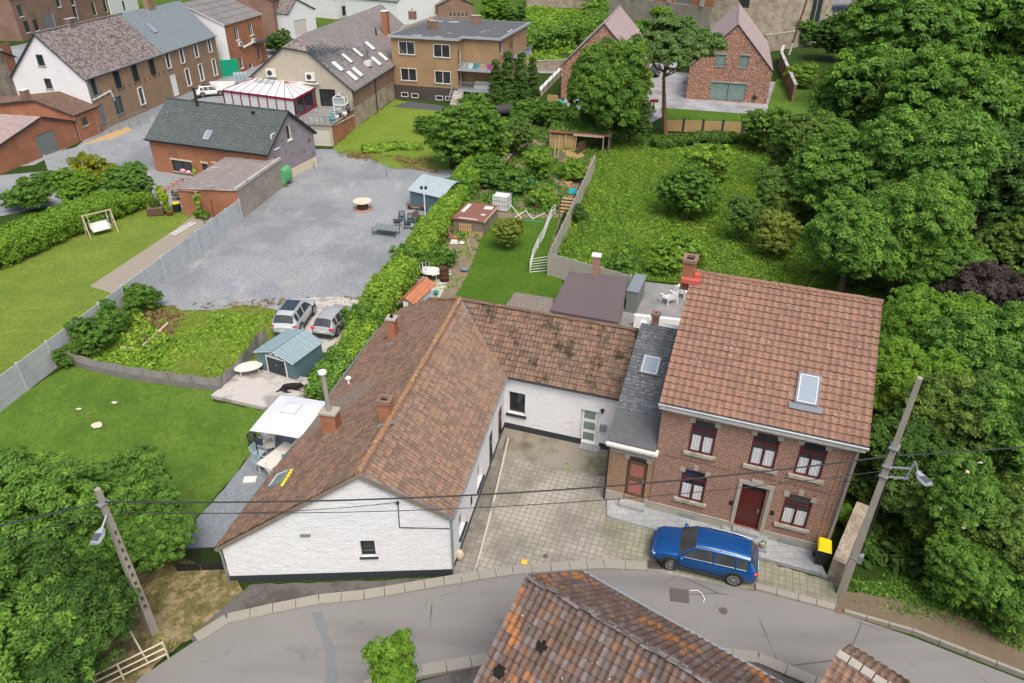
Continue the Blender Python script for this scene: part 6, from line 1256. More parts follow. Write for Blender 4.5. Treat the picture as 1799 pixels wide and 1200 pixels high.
# pine
pb = []
rng_ = random.Random(8)
for k in range(17): a = k*2.4; r_ = 4.3*math.sqrt((k+.5)/17); pb.append((math.cos(a)*r_*1.15, math.sin(a)*r_, 9.9+2.6*math.cos(r_/4.3*1.4)+rng_.uniform(-.8, .8), 1.65, 1.65, 1.25))
pm = crown_mesh('crown', pb, 'leaf_pine', 420, 90, .2, .62, seed=77, fill=.1); p = G(1168, 238); t = thing('pine_tree', 'umbrella pine with a bare leaning trunk in front of the right new house', 'pine tree', (p[0], p[1], 0)); c = bpy.data.objects.new('crown', pm); COL.objects.link(c); c.parent = t
mb = MB(); q = [Vector((.1, 0, -.1)), Vector((-.35, 0, 2.5)), Vector((-.7, 0, 5)), Vector((-1.0, 0, 7.3)), Vector((-.7, 0, 9.6))]
for i in range(4): mb.tube(q[i], q[i+1], .34-.05*i, .29-.05*i, 10)
for k in range(9): a = k*.7; e = Vector((math.cos(a)*3.4, math.sin(a)*3.2, 10.2)); m_ = q[3].lerp(e, .5)+Vector((0, 0, -.4)); mb.tube(q[3]+Vector((0, 0, .15*k)), m_, .11, .08, 6); mb.tube(m_, e, .08, .03, 6)
mb.build('trunk', 'pine_bark', t)
for x_, y_, s_, lb in ((640, 560, 1.0, 'darker bush swelling out of the long hedge behind the cars'), (722, 452, 1.1, 'darker bush in the long hedge near the oil drum'), (745, 400, .8, 'small leafy bulge on the yard side of the long hedge'), (806, 330, 1.2, 'leafy bush in the long hedge beside the gambrel shed'), (842, 282, 1.3, 'pale bush where the long hedge meets the round tree')): T(BUSH, int(x_) % 2, x_, y_, s_, lb, 'bush', m='leaf_ash' if s_ > 1. else 'leaf_mid', name='hedge_bush', zs=1.25)
# dark conifers beside the tan block
cb = [(0, 0, 1.+k*.62, .95-.13*k*.8, .95-.13*k*.8, .75) for k in range(8)]; cm = crown_mesh('crown', cb, 'leaf_dark', 150, 70, .13, .42, seed=51, fill=.05, zmin=.1)
for k, (x_, y_, s_, lb) in enumerate(((872, 196, 1.2, 'left of four dark conifers beside the tan block'), (893, 192, 1.35, 'second dark conifer from the left beside the tan block'), (914, 190, 1.3, 'third dark conifer from the left beside the tan block'), (934, 186, 1.15, 'rightmost dark conifer by the white topped drive wall'))):
    p = G(x_, y_); t = mk_tree('conifer', lb, 'conifer', cm, 0, 0, (p[0], p[1], 0), k*1.3, s_, 'dark conifers in a row', tm=T_SM)
T(BRD, 2, 868, 18, .8, 'bright green tree behind the tan block roof', m='leaf_bright'); T(SMALL, 0, 905, 30, 1.6, 'shrub on the slope right of the bright tree', 'bush', name='shrub'); T(BRD, 1, 1162, 28, .62, 'loose green tree in front of the church wall', m='leaf_weed', zs=.8); T(SMALL, 0, 1197, 52, 1.5, 'yellow flecked shrub at the foot of the church wall', 'bush', name='shrub', flowers=14); T(SMALL, 1, 1046, 22, 2., 'shrub beside the church annex', 'bush', name='shrub', m='leaf_bright'); T(SMALL, 0, 1120, 66, 2., 'shrub between the two new house roofs', 'bush', name='shrub'); T(BUSH, 0, 488, 73, 2.2, 'clipped dark bush beside the orange brick house', 'bush', m='leaf_dark', name='shrub')
T(SMALL, 1, 1420, 55, 1.5, 'small shrub near the cream skip', 'bush', name='shrub'); T(BUSH, 0, 1405, 130, 2., 'light bush leaning over the weathered brick wall', 'bush', m='leaf_weed', name='shrub')
# meadow and garden
T(DEN, 0, 1212, 335, .66, 'round fruit tree in the middle of the meadow', 'fruit tree', m='leaf_mid', name='fruit_tree'); T(SMALL, 1, 1240, 290, 1.5, 'smaller tree leaning behind the meadow fruit tree', 'fruit tree', name='fruit_tree', m='leaf_weed'); T(SMALL, 0, 1308, 382, .9, 'thin dark sapling in the meadow', 'sapling', m='leaf_bluegreen', name='sapling', zs=1.3); T(SMALL, 1, 1366, 410, 1.05, 'yellowish shrub at the right side of the meadow', 'bush', m='leaf_olive', name='shrub', zs=1.1)
T(BUSH, 0, 1170, 455, 1.2, 'low mound shrub left of the brick house chimney', 'bush', m='leaf_weed', name='shrub'); T(BUSH, 1, 1092, 470, 1.1, 'bush hanging over the corner of the flat brown roof', 'bush', m='leaf_mid', name='shrub'); T(BUSH, 0, 1200, 440, 1.3, 'weedy shrub behind the brick house chimney', 'bush', m='leaf_weed', name='shrub')
T(SMALL, 0, 893, 408, .8, 'small fruit tree standing on the plot lawn', 'fruit tree', m='leaf_olive', name='fruit_tree'); T(SMALL, 1, 945, 285, 1.0, 'fruit tree in the overgrown upper garden', 'fruit tree', m='leaf_weed', name='fruit_tree'); T(SMALL, 0, 910, 240, 1.2, 'shrub left of the goose shelter', 'bush', m='leaf_bluegreen', name='shrub'); T(SMALL, 1, 870, 255, 1.1, 'pale flowering shrub beside the dense round tree', 'bush', m='leaf_weed', name='shrub', flowers=24)
T(BUSH, 0, 860, 300, 1.6, 'bush in the garden below the wooden pallet', 'bush', name='shrub'); T(BUSH, 1, 905, 318, 1.3, 'bush left of the teal paddling pool', 'bush', name='shrub'); T(BUSH, 0, 950, 345, 1.1, 'bush behind the pink ball', 'bush', name='shrub', m='leaf_weed'); T(BUSH, 1, 1010, 300, 1.1, 'bush along the garden wall on the right', 'bush', name='shrub', m='leaf_weed'); T(BUSH, 0, 775, 450, .95, 'bush beside the rusty oil drum', 'bush', name='shrub', m='leaf_mid'); T(BUSH, 0, 1022, 240, 1.2, 'bush right of the goose shelter fence', 'bush', name='shrub', m='leaf_weed'); T(BUSH, 1, 925, 195, 1.6, 'clipped bush at the top end of the garden', 'bush', m='leaf_mid', name='shrub'); T(BUSH, 0, 975, 200, 1.8, 'ivy mound over the goose shelter roof', 'bush', m='leaf_mid', name='shrub')
T(BUSH, 0, 1010, 375, .8, 'dark weed clump inside the meadow beside the garden wall', 'bush', m='leaf_dark', name='shrub')
# left garden
T(DEN, 0, 132, 330, .48, 'clipped round topped tree in the left hedge', m='leaf_bright', name='clipped_tree', zs=1.); T(DEN, 0, 226, 322, .50, 'leafy tree at the right end of the left hedge', m='leaf_ash', name='garden_tree', zs=1.05); T(BUSH, 0, 38, 343, 1.45, 'round clipped bush standing in the gravel on the left', 'bush', m='leaf_mid', name='round_bush'); T(BUSH, 1, 84, 315, 1.0, 'small clipped bush between the round bush and the clipped tree', 'bush', m='leaf_mid', name='round_bush'); T(BUSH, 1, 162, 298, 1.7, 'golden yellow shrub behind the clipped tree', 'bush', m='leaf_yellow', name='yellow_shrub')
for x_, y_, s_, lb in ((250, 520, 1.0, 'weed clump at the foot of the concrete fence by the gravel'), (188, 560, 1.0, 'tall weed clump along the fence above the rough plot'), (160, 590, 1.1, 'dark weed clump at the left corner of the rough plot'), (114, 626, .6, 'weed tuft where the dark netting meets the concrete fence')): T(BUSH, 0, x_, y_, s_*.9, lb, 'bush', m='leaf_mid', name='weed_clump', group='weed clumps along the concrete fence', zs=1.3)
def hedge(name, label, px, wd, hs, m, dens=26, size=.15, lpc=42, cr=.38, seed=1, cat='hedge', z=0):
    P = [G2(*p) for p in px]; c0 = P[0]; me = hedge_mesh(name, [(a-c0[0], b-c0[1]) for a, b in P], wd, hs, m, dens, lpc, size, seed, cr); o = bpy.data.objects.new(name, me); COL.objects.link(o); o.location = (*c0, z); return tag(o, label, cat)
hedge('hedge', 'long bushy hedge between the gravel yard and the garden', [(606, 655), (634, 612), (680, 540), (722, 480), (752, 438), (790, 380), (820, 335), (860, 285), (892, 240)], [1.3, 1.5, 2.3, 1.7, 2.2, 1.8, 2.4, 2.2, 2.6], [1.5, 1.7, 2.5, 1.9, 2.3, 1.8, 2.5, 2.2, 2.4], 'leaf_weed', 62, .11, 46, .34)
hedge('hedge', 'leafy green hedge end between the teal shed and the white parasol', [(562, 712), (584, 680), (604, 640)], [1.4, 1.8, 1.4], [1.3, 1.5, 1.4], 'leaf_mid', 46, seed=5)
hedge('hedge', 'thick bright green hedge along the top of the left lawn', [(-120, 512), (30, 452), (110, 416), (205, 378), (258, 360)], [2.9, 2.9, 2.7, 2.6, 2.2], [2.5, 2.5, 2.5, 2.3, 1.5], 'leaf_bright', 80, .11, seed=6)
hedge('hedge', 'dark shrub row on the slope behind the left new house', [(880, 96), (940, 86), (1000, 82), (1046, 60)], [6, 6, 6, 5], [4, 4, 4.5, 5], 'leaf_mid', 16, .32, 55, .9, 7)
hedge('hedge', 'dark ivy row below the wooden garden fence', [(1150, 262), (1230, 250), (1300, 250), (1325, 262)], [2, 2, 2, 2], [1.1, 1.2, 1.2, 1.4], 'leaf_dark', 22, .16, 40, .4, 8)
hedge('hedge', 'green creeper row at the top end of the garden', [(905, 210), (950, 205), (1000, 214), (1060, 232)], [3, 3, 3, 3], [1.6, 1.6, 1.6, 1.6], 'leaf_mid', 26, .18, 40, .45, 9)
hedge('vine', 'lime green climber on the pergola post', [(288, 376), (297, 374)], [1.3, 1.3], [2.6, 2.6], 'leaf_lime', 70, .14, 40, .3, 10, 'climber'); hedge('vine', 'thin climber on the second pergola post by the orange wall', [(352, 388), (356, 386)], [.5, .5], [2.7, 2.7], 'leaf_weed', 60, .1, 30, .2, 11, 'climber')
hedge('vine', 'left espalier vine on the orange outbuilding wall', [(368, 378), (372, 377)], [.5, .5], [1.5, 1.5], 'leaf_mid', 60, .1, 30, .25, 12, 'climber'); hedge('vine', 'right espalier vine on the orange outbuilding wall', [(386, 374), (390, 373)], [.5, .5], [1.4, 1.4], 'leaf_mid', 60, .1, 30, .25, 13, 'climber'); hedge('garden_plant', 'round green plant at the end of the left gravel strip', [(352, 386), (362, 382)], [1.3, 1.3], [.8, .8], 'leaf_mid', 40, .1, 40, .25, 14, 'plant'); hedge('vine', 'slim climber between the windows of the orange brick front', [(346, 328), (349, 328)], [.5, .5], [2.6, 2.3], 'leaf_weed', 40, .1, 26, .2, 15, 'climber')
hedge('weeds', 'row of tall weeds at the lower edge of the back lawn', [(640, 268), (690, 262), (742, 262)], [1.6, 1.4, 1.2], [.7, .7, .6], 'leaf_weed', 30, .16, 34, .35, 16, 'weeds')
wp_ = lambda px: [G2(*p) for p in px]
WM = [(975, 450), (1048, 280), (1070, 248), (1180, 262), (1330, 262), (1420, 330), (1450, 500), (1330, 520), (1200, 495), (1110, 488)]
scatter_weeds('meadow_grass', wp_(WM), 11000, 'leaf_weed', .25, .7, .075, 1, 13, .28)
scatter_weeds('nettles', wp_(WM), 2200, 'leaf_mid', .4, 1.05, .09, 2, 18, .34, clump=.38)
scatter_weeds('seeding_grass', wp_(WM), 2600, 'leaf_olive', .4, .75, .07, 22, 8, .3, clump=.3)
pS = G(966, 262); scatter_weeds('roof_ivy', [(pS[0]+a, pS[1]+b) for a, b in ((0, .5), (4.8, -.8), (8, -1.6), (8.8, 1.6), (3, 3.6), (.6, 4))], 620, 'leaf_mid', .1, .45, .13, 33, 16, .3, z=2.25, clump=.5)
scatter_weeds('garden_weeds', wp_([(790, 340), (870, 262), (930, 210), (1065, 225), (1050, 262), (1000, 340), (985, 378), (850, 372), (820, 420), (770, 440)]), 3200, 'leaf_mid', .25, .95, .12, 3, 15, .35, clump=.8)
scatter_weeds('rough_weeds', wp_([(135, 628), (155, 590), (216, 545), (250, 560), (300, 600), (260, 655), (190, 650)]), 700, 'leaf_weed', .2, .7, .14, 4, 14, .3); scatter_weeds('dry_weeds', wp_([(200, 580), (240, 545), (330, 550), (300, 590), (240, 610)]), 260, 'leaf_dry', .2, .45, .12, 5, 12, .3)
scatter_weeds('rough_grass_tufts', wp_([(250, 660), (280, 580), (350, 552), (490, 552), (490, 600), (430, 650), (385, 678), (300, 672)]), 1500, 'leaf_weed', .06, .2, .09, 6, 9, .2, clump=.7)
scatter_weeds('verge_weeds', wp_([(1500, 1040), (1560, 1010), (1799, 1080), (1799, 1150), (1620, 1085)]), 900, 'leaf_mid', .06, .3, .08, 37, 11, .2, clump=.7)
scatter_weeds('verge_weeds', wp_([(1480, 1060), (1500, 1020), (1600, 1030), (1790, 1090), (1790, 1130), (1600, 1085)]), 500, 'leaf_mid', .08, .3, .09, 7, 11, .2, clump=.8); scatter_weeds('verge_weeds', wp_([(1590, 1085), (1660, 1105), (1650, 1080), (1600, 1062)]), 120, 'leaf_mid', .1, .25, .1, 7, 11, .2)
scatter_weeds('undergrowth_plants', wp_([(1500, 1000), (1540, 700), (1700, 560), (1900, 560), (2000, 1100), (1790, 1080), (1600, 1010)]), 2200, 'leaf_dark', .3, 1., .2, 8, 14, .4); scatter_weeds('undergrowth_plants', wp_([(1330, 260), (1420, 200), (1450, 120), (1900, 120), (2000, 560), (1560, 560), (1420, 480)]), 2600, 'leaf_dark', .4, 1.4, .3, 9, 14, .6)
scatter_weeds('slope_grass', wp_([(900, 130), (880, 60), (930, 10), (1060, 25), (1000, 118)]), 1300, 'leaf_weed', .3, .9, .3, 10, 12, .6, clump=.3)
scatter_weeds('path_weeds', wp_([(705, 520), (760, 440), (850, 400), (838, 440), (775, 555)]), 260, 'leaf_weed', .08, .35, .1, 11, 11, .22, clump=1.3); scatter_weeds('leaf_litter_weeds', wp_([(180, 1120), (190, 1020), (310, 985), (400, 1015), (420, 1040), (340, 1110), (240, 1180)]), 700, 'leaf_olive', .05, .2, .07, 12, 10, .2, clump=1.1); scatter_weeds('leaf_litter_weeds', wp_([(200, 1100), (210, 1040), (330, 1000), (400, 1030), (330, 1100), (250, 1160)]), 500, 'leaf_dry', .03, .12, .06, 13, 9, .22, clump=.8)
scatter_weeds('yard_weeds', wp_([(262, 540), (430, 528), (640, 520), (640, 560), (500, 548), (350, 552)]), 260, 'leaf_dry', .04, .15, .08, 13, 9, .2, clump=.9); scatter_weeds('yard_weeds', wp_([(560, 262), (760, 280), (770, 305), (600, 275)]), 360, 'leaf_dry', .06, .25, .12, 14, 10, .3, clump=.6); scatter_weeds('forecourt_weeds', wp_([(890, 822), (1010, 835), (1072, 850), (1072, 835), (940, 806)]), 150, 'leaf_weed', .05, .2, .07, 15, 10, .12, clump=1.6); scatter_weeds('forecourt_weeds', wp_([(1060, 870), (1070, 915), (1160, 945), (1150, 960), (1050, 930)]), 170, 'leaf_weed', .03, .12, .06, 16, 9, .12, clump=1.4); scatter_weeds('forecourt_weeds', wp_([(1340, 985), (1400, 1010), (1470, 1040), (1462, 1070), (1380, 1040)]), 160, 'leaf_weed', .03, .12, .06, 17, 9, .12, clump=1.2)
# ================================================================ VEHICLES
def car(name, label, c, heading, paint, L=4.7, Wd=1.88, H=1.66, suv=True, group=None, steer=0., sunroof=False, z=.02):
    t = thing(name, label, 'car', (c[0], c[1], z), heading, group); k = L/4.7; hz = H/1.66; hw = Wd/2
    if suv: S = [(-2.35, .45, .70, .80, .80, .72), (-2.31, .34, .92, 1.02, .9, .78), (-2.22, .3, 1.04, 1.12, .96, .80), (-1.92, .28, 1.06, 1.60, 1., .70), (-1.2, .27, 1.05, 1.66, 1., .72), (-.1, .26, 1.03, 1.67, 1., .74), (.42, .26, 1.01, 1.60, 1., .73), (1.12, .26, .99, 1.07, .99, .80), (1.3, .26, .97, 1.02, .99, .80), (1.95, .28, .88, .94, .96, .78), (2.22, .32, .74, .80, .88, .72), (2.34, .4, .58, .62, .74, .6)]
    else: S = [(-2.35, .4, .60, .68, .8, .72), (-2.31, .3, .86, .94, .9, .78), (-2.15, .26, .98, 1.06, .96, .8), (-1.72, .24, .99, 1.56, 1., .70), (-1., .22, .98, 1.64, 1., .72), (-.1, .22, .97, 1.65, 1., .74), (.3, .22, .95, 1.58, 1., .72), (1.1, .22, .93, 1.0, .99, .80), (1.3, .22, .91, .96, .99, .80), (1.95, .24, .82, .88, .96, .78), (2.25, .28, .68, .74, .88, .72), (2.34, .36, .54, .58, .74, .6)]
    rows = []
    for x, zb, zbe, zr, h, hr in S:
        h *= hw; hr *= hw; zb *= hz; zbe *= hz; zr *= hz
        half = [(0, zb), (.85*h, zb), (h*.98, zb+.1), (h, zb+(zbe-zb)*.45), (h*.985, zbe-.07), (h*.94, zbe), (hr, zr-(.085 if zr-zbe > .25 else .02)), (hr*.92, zr-.02), (hr*.5, zr+.012), (0, zr+.02)]
        rows.append([(x*k, -y, z_) for y, z_ in half]+[(x*k, y, z_) for y, z_ in half[-2::-1]])
    n = len(rows[0]); body, gl, gr, ws, rw = MB(), MB(), MB(), MB(), MB()
    for i in range(len(rows)-1):
        tall = lambda q: S[q][3]-S[q][2] > .3
        for j in range(n-1):
            q = [rows[i][j], rows[i][j+1], rows[i+1][j+1], rows[i+1][j]]; jj = j if j < 9 else 17-j
            dst = body
            if jj == 5 and tall(i) and tall(i+1): dst = gr if j < 9 else gl
            elif S[i][3]-S[i][2] < .3 and tall(i+1) and i > 0 and jj in (6, 7, 8): dst = rw
            elif tall(i) and not tall(i+1) and jj in (5, 6, 7, 8): dst = ws if jj > 5 else (gr if j < 9 else gl)
            dst.poly(q[::-1], 0, True)
    for e in (0, -1): body.poly(rows[e] if e == -1 else rows[e][::-1], 0, False)
    b = body.build('body', paint, t); me = b.data
    bm = bmesh.new(); bm.from_mesh(me); bmesh.ops.remove_doubles(bm, verts=bm.verts, dist=1e-4); bm.to_mesh(me); bm.free()
    gr.build('side_window', 'glass_car', t); gl.build('side_window', 'glass_car', t); ws.build('windscreen', 'glass_car', t); rw.build('rear_window', 'glass_car', t)
    P = lambda i, j: Vector(rows[i][j])
    for sgn, jb, jt in ((-1, 5, 6), (1, n-6, n-7)):
        pm = MB()
        pm.bar(P(7, jb), P(6, jt), .07, .05); pm.build('pillar', paint, t); pm = MB(); pm.bar(P(3, jb)+Vector((.02, 0, 0)), P(3, jt), .1, .06); pm.build('pillar', paint, t); pm = MB()
        for x_ in (-.35*k,): a = P(5, jb).lerp(P(4, jb), .3); c_ = P(5, jt).lerp(P(4, jt), .25); pm.bar(a, c_, .07, .04); pm.build('pillar', paint, t); pm = MB()
        a = P(4, jb).lerp(P(3, jb), .25); c_ = P(4, jt).lerp(P(3, jt), .15); pm.bar(a, c_, .08, .04); pm.build('pillar', paint, t)
        tr = MB(); tr.path([P(3, jb), P(4, jb), P(5, jb), P(6, jb), P(7, jb)], .018, 5); tr.build('window_trim', 'steel' if suv else 'black_plastic', t)
        if suv: rm_ = MB(); o_ = Vector((0, 0, .05)); rm_.path([P(3, jt+(1 if sgn < 0 else -1)), P(4, jt+(1 if sgn < 0 else -1))+o_, P(5, jt+(1 if sgn < 0 else -1))+o_, P(6, jt+(1 if sgn < 0 else -1))+o_*.4], .025, 6); rm_.build('roof_rail', 'steel', t)
        mr = MB(); mr.ell((.95*k, sgn*(hw+.1), 1.05*hz), (.1, .13, .085), 10, 6); mr.build('mirror', paint, t)
        for x_ in (.2, -.85): hd_ = MB(); hd_.bar((x_*k-.1, sgn*(hw+.005), .88*hz), (x_*k+.1, sgn*(hw+.005), .88*hz), .03, .035); hd_.build('door_handle', paint, t)
        hl = MB(); hl.ell((2.16*k, sgn*hw*.72, .70*hz), (.14, .2, .075), 10, 6); hl.build('headlight', 'glass_skylight', t)
        tl = MB(); tl.ell((-2.22*k, sgn*hw*.80, .93*hz), (.13, .19, .09), 10, 6); tl.build('tail_light', 'redlight', t)
        cl = MB(); cl.bar((-1.15*k, sgn*(hw*.985), .27), (1.15*k, sgn*(hw*.985), .27), .05, .1)
        if suv: cl.build('sill_cladding', 'anthracite', t)
        for sx, st in ((1.40*k, steer), (-1.39*k, 0.)):
            ar = MB(); R_ = .38*min(1.05, hz+.05); m_ = 9
            for q in range(m_): a0, a1_ = math.pi*q/m_, math.pi*(q+1)/m_; ar.bar((sx+math.cos(a0)*R_*1.12, sgn*(hw-.015), .34+math.sin(a0)*R_*1.12), (sx+math.cos(a1_)*R_*1.12, sgn*(hw-.015), .34+math.sin(a1_)*R_*1.12), .06, .07, up=(0, 1, 0))
            ar.tube((sx, sgn*(hw-.25), .34), (sx, sgn*(hw+.003), .34), R_*1.08, R_*1.08, 20); ar.build('wheel_arch', 'anthracite' if suv else 'black_plastic', t)
            we = bpy.data.objects.new('wheel', None); COL.objects.link(we); we.parent = t; we.location = (sx, sgn*(hw-.11), R_-.02); we.rotation_euler.z = st
            ty = MB(); ty.tube((0, -.11, 0), (0, .11+.02, 0), R_-.02, R_-.02, 22); ty.tube((0, sgn*.12, 0), (0, sgn*.145, 0), R_-.02, R_-.06, 22); ty.build('tyre', 'rubber', we); rm2 = MB(); rm2.tube((0, sgn*.14, 0), (0, sgn*.15, 0), .07, .06, 12)
            for q in range(9): a0 = 2*math.pi*q/9; rm2.bar((math.cos(a0)*.05, sgn*.148, math.sin(a0)*.05), (math.cos(a0)*.24, sgn*.148, math.sin(a0)*.24), .05, .02, up=(0, 1, 0))
            for q in range(16): a0, a1_ = 2*math.pi*q/16, 2*math.pi*(q+1)/16; rm2.bar((math.cos(a0)*.25, sgn*.147, math.sin(a0)*.25), (math.cos(a1_)*.25, sgn*.147, math.sin(a1_)*.25), .035, .035, up=(0, 1, 0))
            rm2.build('rim', 'steel', we)
    g = MB(); g.bx(2.27*k, 2.37*k, -.55, .55, .5*hz, .68*hz); g.build('grille', 'black_plastic', t); bp = MB(); bp.bx(-2.37*k, -2.2*k, -.7, .7, .3, .46); bp.build('bumper', 'anthracite' if suv else 'black_plastic', t)
    pl_ = MB(); pl_.bx(-2.385*k, -2.36*k, -.26, .26, .55, .66); pl_.build('number_plate', 'white_plastic', t)
    hd2 = MB(); hd2.path([P(8, 6), P(9, 6)], .012, 5); hd2.path([P(8, n-7), P(9, n-7)], .012, 5); hd2.build('bonnet_crease', paint, t)
    if sunroof: s_ = MB(); s_.poly([(x_, y_, 1.70*hz) for x_, y_ in ((-1.3*k, -.5), (.25*k, -.5), (.25*k, .5), (-1.3*k, .5))]); s_.build('sunroof', 'glass_dark', t)
    return t
def place_car(a_px, b_px, side, wb_off, **k):
    """a = rear wheel contact, b = front wheel contact of the side nearest to us; side +1 if that is the car's left"""
    a, b = G(*a_px, k.pop('zg', 0)), G(*b_px, 0); h = ang(a, b); m = (a[:2]+b[:2])/2; n = np.array([math.sin(h), -math.cos(h)])*(.94*side)*wb_off; c = m+n; return c, h
c, h = place_car((1286, 1032), (1174, 1004), 1, 1.)
car('parked_car', 'bright blue estate suv with roof rails parked in front of the brick house', c, h, 'paint_blue', L=4.7, Wd=1.88, H=1.56, steer=R(24), z=.15)
c, h = place_car((529, 592), (557, 550), -1, 1.)
car('parked_car', 'silver suv with dark sunroof parked left of the other silver car', c, h, 'paint_silver', L=4.45, Wd=1.82, H=1.66, sunroof=True, z=.13)
c, h = place_car((595, 596), (625, 560), -1, 1.)
car('parked_car', 'older silver hatchback beside the hedge', c, h, 'paint_silver_dark', L=3.95, Wd=1.64, H=1.45, suv=False, z=.13)
g = G(371, 168); car('parked_car', 'white hatchback parked at the foot of the row houses behind the black roof', g, R(28), 'paint_white', L=4.3, Wd=1.8, H=1.5, suv=False, z=.1, sunroof=True)
g = G(1149, 133); car('parked_car', 'black car parked between the two new brick houses', g, R(-105), 'paint_black', L=4.5, Wd=1.8, H=1.5, suv=True, z=.15)
g = G(1408, 4); car('parked_van', 'white van at the far left of the top right car park', g, R(-20), 'paint_white', L=5.2, Wd=1.95, H=2.0, z=.2); g = G(1358, -6); car('parked_car', 'white car beside the van in the top right car park', g, R(-15), 'paint_white', L=4.4, Wd=1.8, H=1.5, suv=False, z=.2); g = G(1462, 0); car('parked_car', 'blue car right of the van in the top right car park', g, R(-10), 'paint_blue', L=4.2, Wd=1.8, H=1.5, suv=False, z=.2)
# ================================================================ POLES AND WIRES
def cpole(name, label, base, h, rz, bw=.44, tw_=.2, d0=.30, d1=.17):
    t = thing(name, label, 'street pole', (base[0], base[1], 0), rz); mb = MB()
    def taper(z0, z1, x0, x1, dd):   # bar from z0..z1 whose x range and depth shrink with z
        f = lambda z: 1-(z/h)*(1-tw_/bw); g_ = lambda z: d0+(d1-d0)*z/h
        v = []
        for z in (z0, z1): v += [(x0*f(z), -g_(z)/2*dd, z), (x1*f(z), -g_(z)/2*dd, z), (x1*f(z), g_(z)/2*dd, z), (x0*f(z), g_(z)/2*dd, z)]
        mb.mesh(v, [(3, 2, 1, 0), (4, 5, 6, 7), (0, 1, 5, 4), (1, 2, 6, 5), (2, 3, 7, 6), (3, 0, 4, 7)])
    taper(-.1, 1.6, -bw/2, bw/2, 1); taper(h-1.9, h, -bw/2, bw/2, 1); taper(1.6, h-1.9, -bw/2, -bw*.24, 1); taper(1.6, h-1.9, bw*.24, bw/2, 1)
    n = int((h-3.5)/.42)
    for k in range(n): z = 1.6+(h-3.5)*(k+.65)/n; taper(z, z+.17, -bw*.26, bw*.26, .9)
    mb.build('post', 'concrete_pole', t); return t
PB = G(1477.5, 1042.5); PH = HT((1477.5, 1042.5), (1616.5, 664)); PLB = G(271, 1114); PLH = HT((271, 1114), (171.5, 858.8))
zR = lambda px: HT((1477.5, 1042.5), px); zL = lambda px: HT((271, 1114), px)
t = cpole('street_pole', 'tall perforated concrete pole with street lamp standing by the ruined wall', PB, PH, R(52), .5, .22)
def wl(x, y, z, a=-52): c_, s__ = math.cos(R(a)), math.sin(R(a)); return Vector((x*c_-y*s__, x*s__+y*c_, z))
z1, z2 = zR((1556, 815)), zR((1550, 832))
for i, z_ in enumerate((z1, z2)): mb = MB(); mb.bar(wl(-.2, -.12, z_), wl(.85, -.2, z_-.02), .06, .06); mb.build('bracket', 'zinc', t)
for z_ in (z1+.9, z1, z2, 2.4): mb = MB(); mb.bx(-.24, .24, -.17, .17, z_-.03, z_+.03); mb.build('steel_band', 'zinc', t)
mb = MB(); mb.tube(wl(.72, -.2, z2-.1), wl(.85, -.2, z1+.35), .04, .04, 8); mb.tube(wl(.85, -.2, z1+.35), wl(1.05, -.25, z1-.1), .035, .035, 8); mb.build('lamp_arm', 'zinc', t)
def lamp_head(t, p, rz, s=1.):
    M = Matrix.Translation(p) @ Matrix.Rotation(rz, 4, 'Z'); mb = MB(); prof = [(0, .09), (.25, .19), (.55, .2), (.72, .16)]
    v = []; f = []
    for x, w_ in prof: v += [M @ Vector(q)*1 for q in ((x*s, -w_*s, 0), (x*s, w_*s, 0), (x*s, w_*s*.6, .12*s), (x*s, -w_*s*.6, .12*s))]
    for i in range(3): a = i*4; f += [(a, a+4, a+5, a+1), (a+1, a+5, a+6, a+2), (a+2, a+6, a+7, a+3), (a+3, a+7, a+4, a)]
    f += [(0, 1, 2, 3), (15, 14, 13, 12)]; mb.mesh(v, f); o = mb.build('lamp_head', 'lamp_grey', t); g = MB(); g.bx(.3*s, .66*s, -.13*s, .13*s, .1*s, .128*s, 0, M); g.build('cooling_fins', 'lamp_glass', o); return o
lamp_head(t, wl(1.05, -.25, z1-.2), R(-52-78), 1.0)
mb = MB(); mb.bx(-.16, .12, -.32, -.15, 2.2, 2.6); mb.build('junction_box', 'zinc', t)
mb = MB(); mb.path([(.05, -.2, 2.5), (.02, -.2, 5), (-.02, -.15, z2), (0, -.15, z1+.8)], .025, 6); mb.build('riser_cable', 'cable', t)
tL = cpole('street_pole', 'concrete pole with street lamp among the trees at the lower left', PLB, PLH, R(62), .34, .17); zl = zL((188, 905))
mb = MB(); mb.tube(wl(.05, -.1, zl+.1, -62), wl(.02, -.55, zl-.15, -62), .04, .04, 8); mb.build('lamp_arm', 'zinc', tL); lamp_head(tL, wl(.02, -.5, zl-.22, -62), R(-62-88), 1.0); mb = MB(); mb.bx(-.2, .2, -.14, .14, zl+.55, zl+.62); mb.build('steel_band', 'zinc', tL)
def cable(label, p, q, sag, r=.022, n=14):
    p = Vector(p); q = Vector(q); mb = MB(); pts = []
    for k in range(n+1): f = k/n; v = p.lerp(q, f); v.z -= sag*4*f*(1-f); pts.append(v-p)
    mb.path(pts, r, 6); o = mb.build('overhead_cable', 'cable', None, p); return tag(o, label, 'cable')
a = (PLB[0], PLB[1], zL((178, 882))); b = (PB[0], PB[1], zR((1563, 800)))
cable('upper thick black cable crossing the white gable to the right pole', a, b, .75, .032); cable('lower thin cable below the thick one between the two poles', (a[0], a[1], a[2]-.5), (b[0], b[1], z1-.3), .8, .016)
cable('thick cable leaving the left pole towards the left edge', a, (-34, 12, 8.2), .4, .03); cable('first thin cable leaving the left pole towards the left edge', (a[0], a[1], a[2]-.5), (-34, 11.4, 7.3), .4, .013); cable('second thin cable leaving the left pole towards the left edge', (a[0], a[1], a[2]-.7), (-34, 11., 6.9), .4, .013)
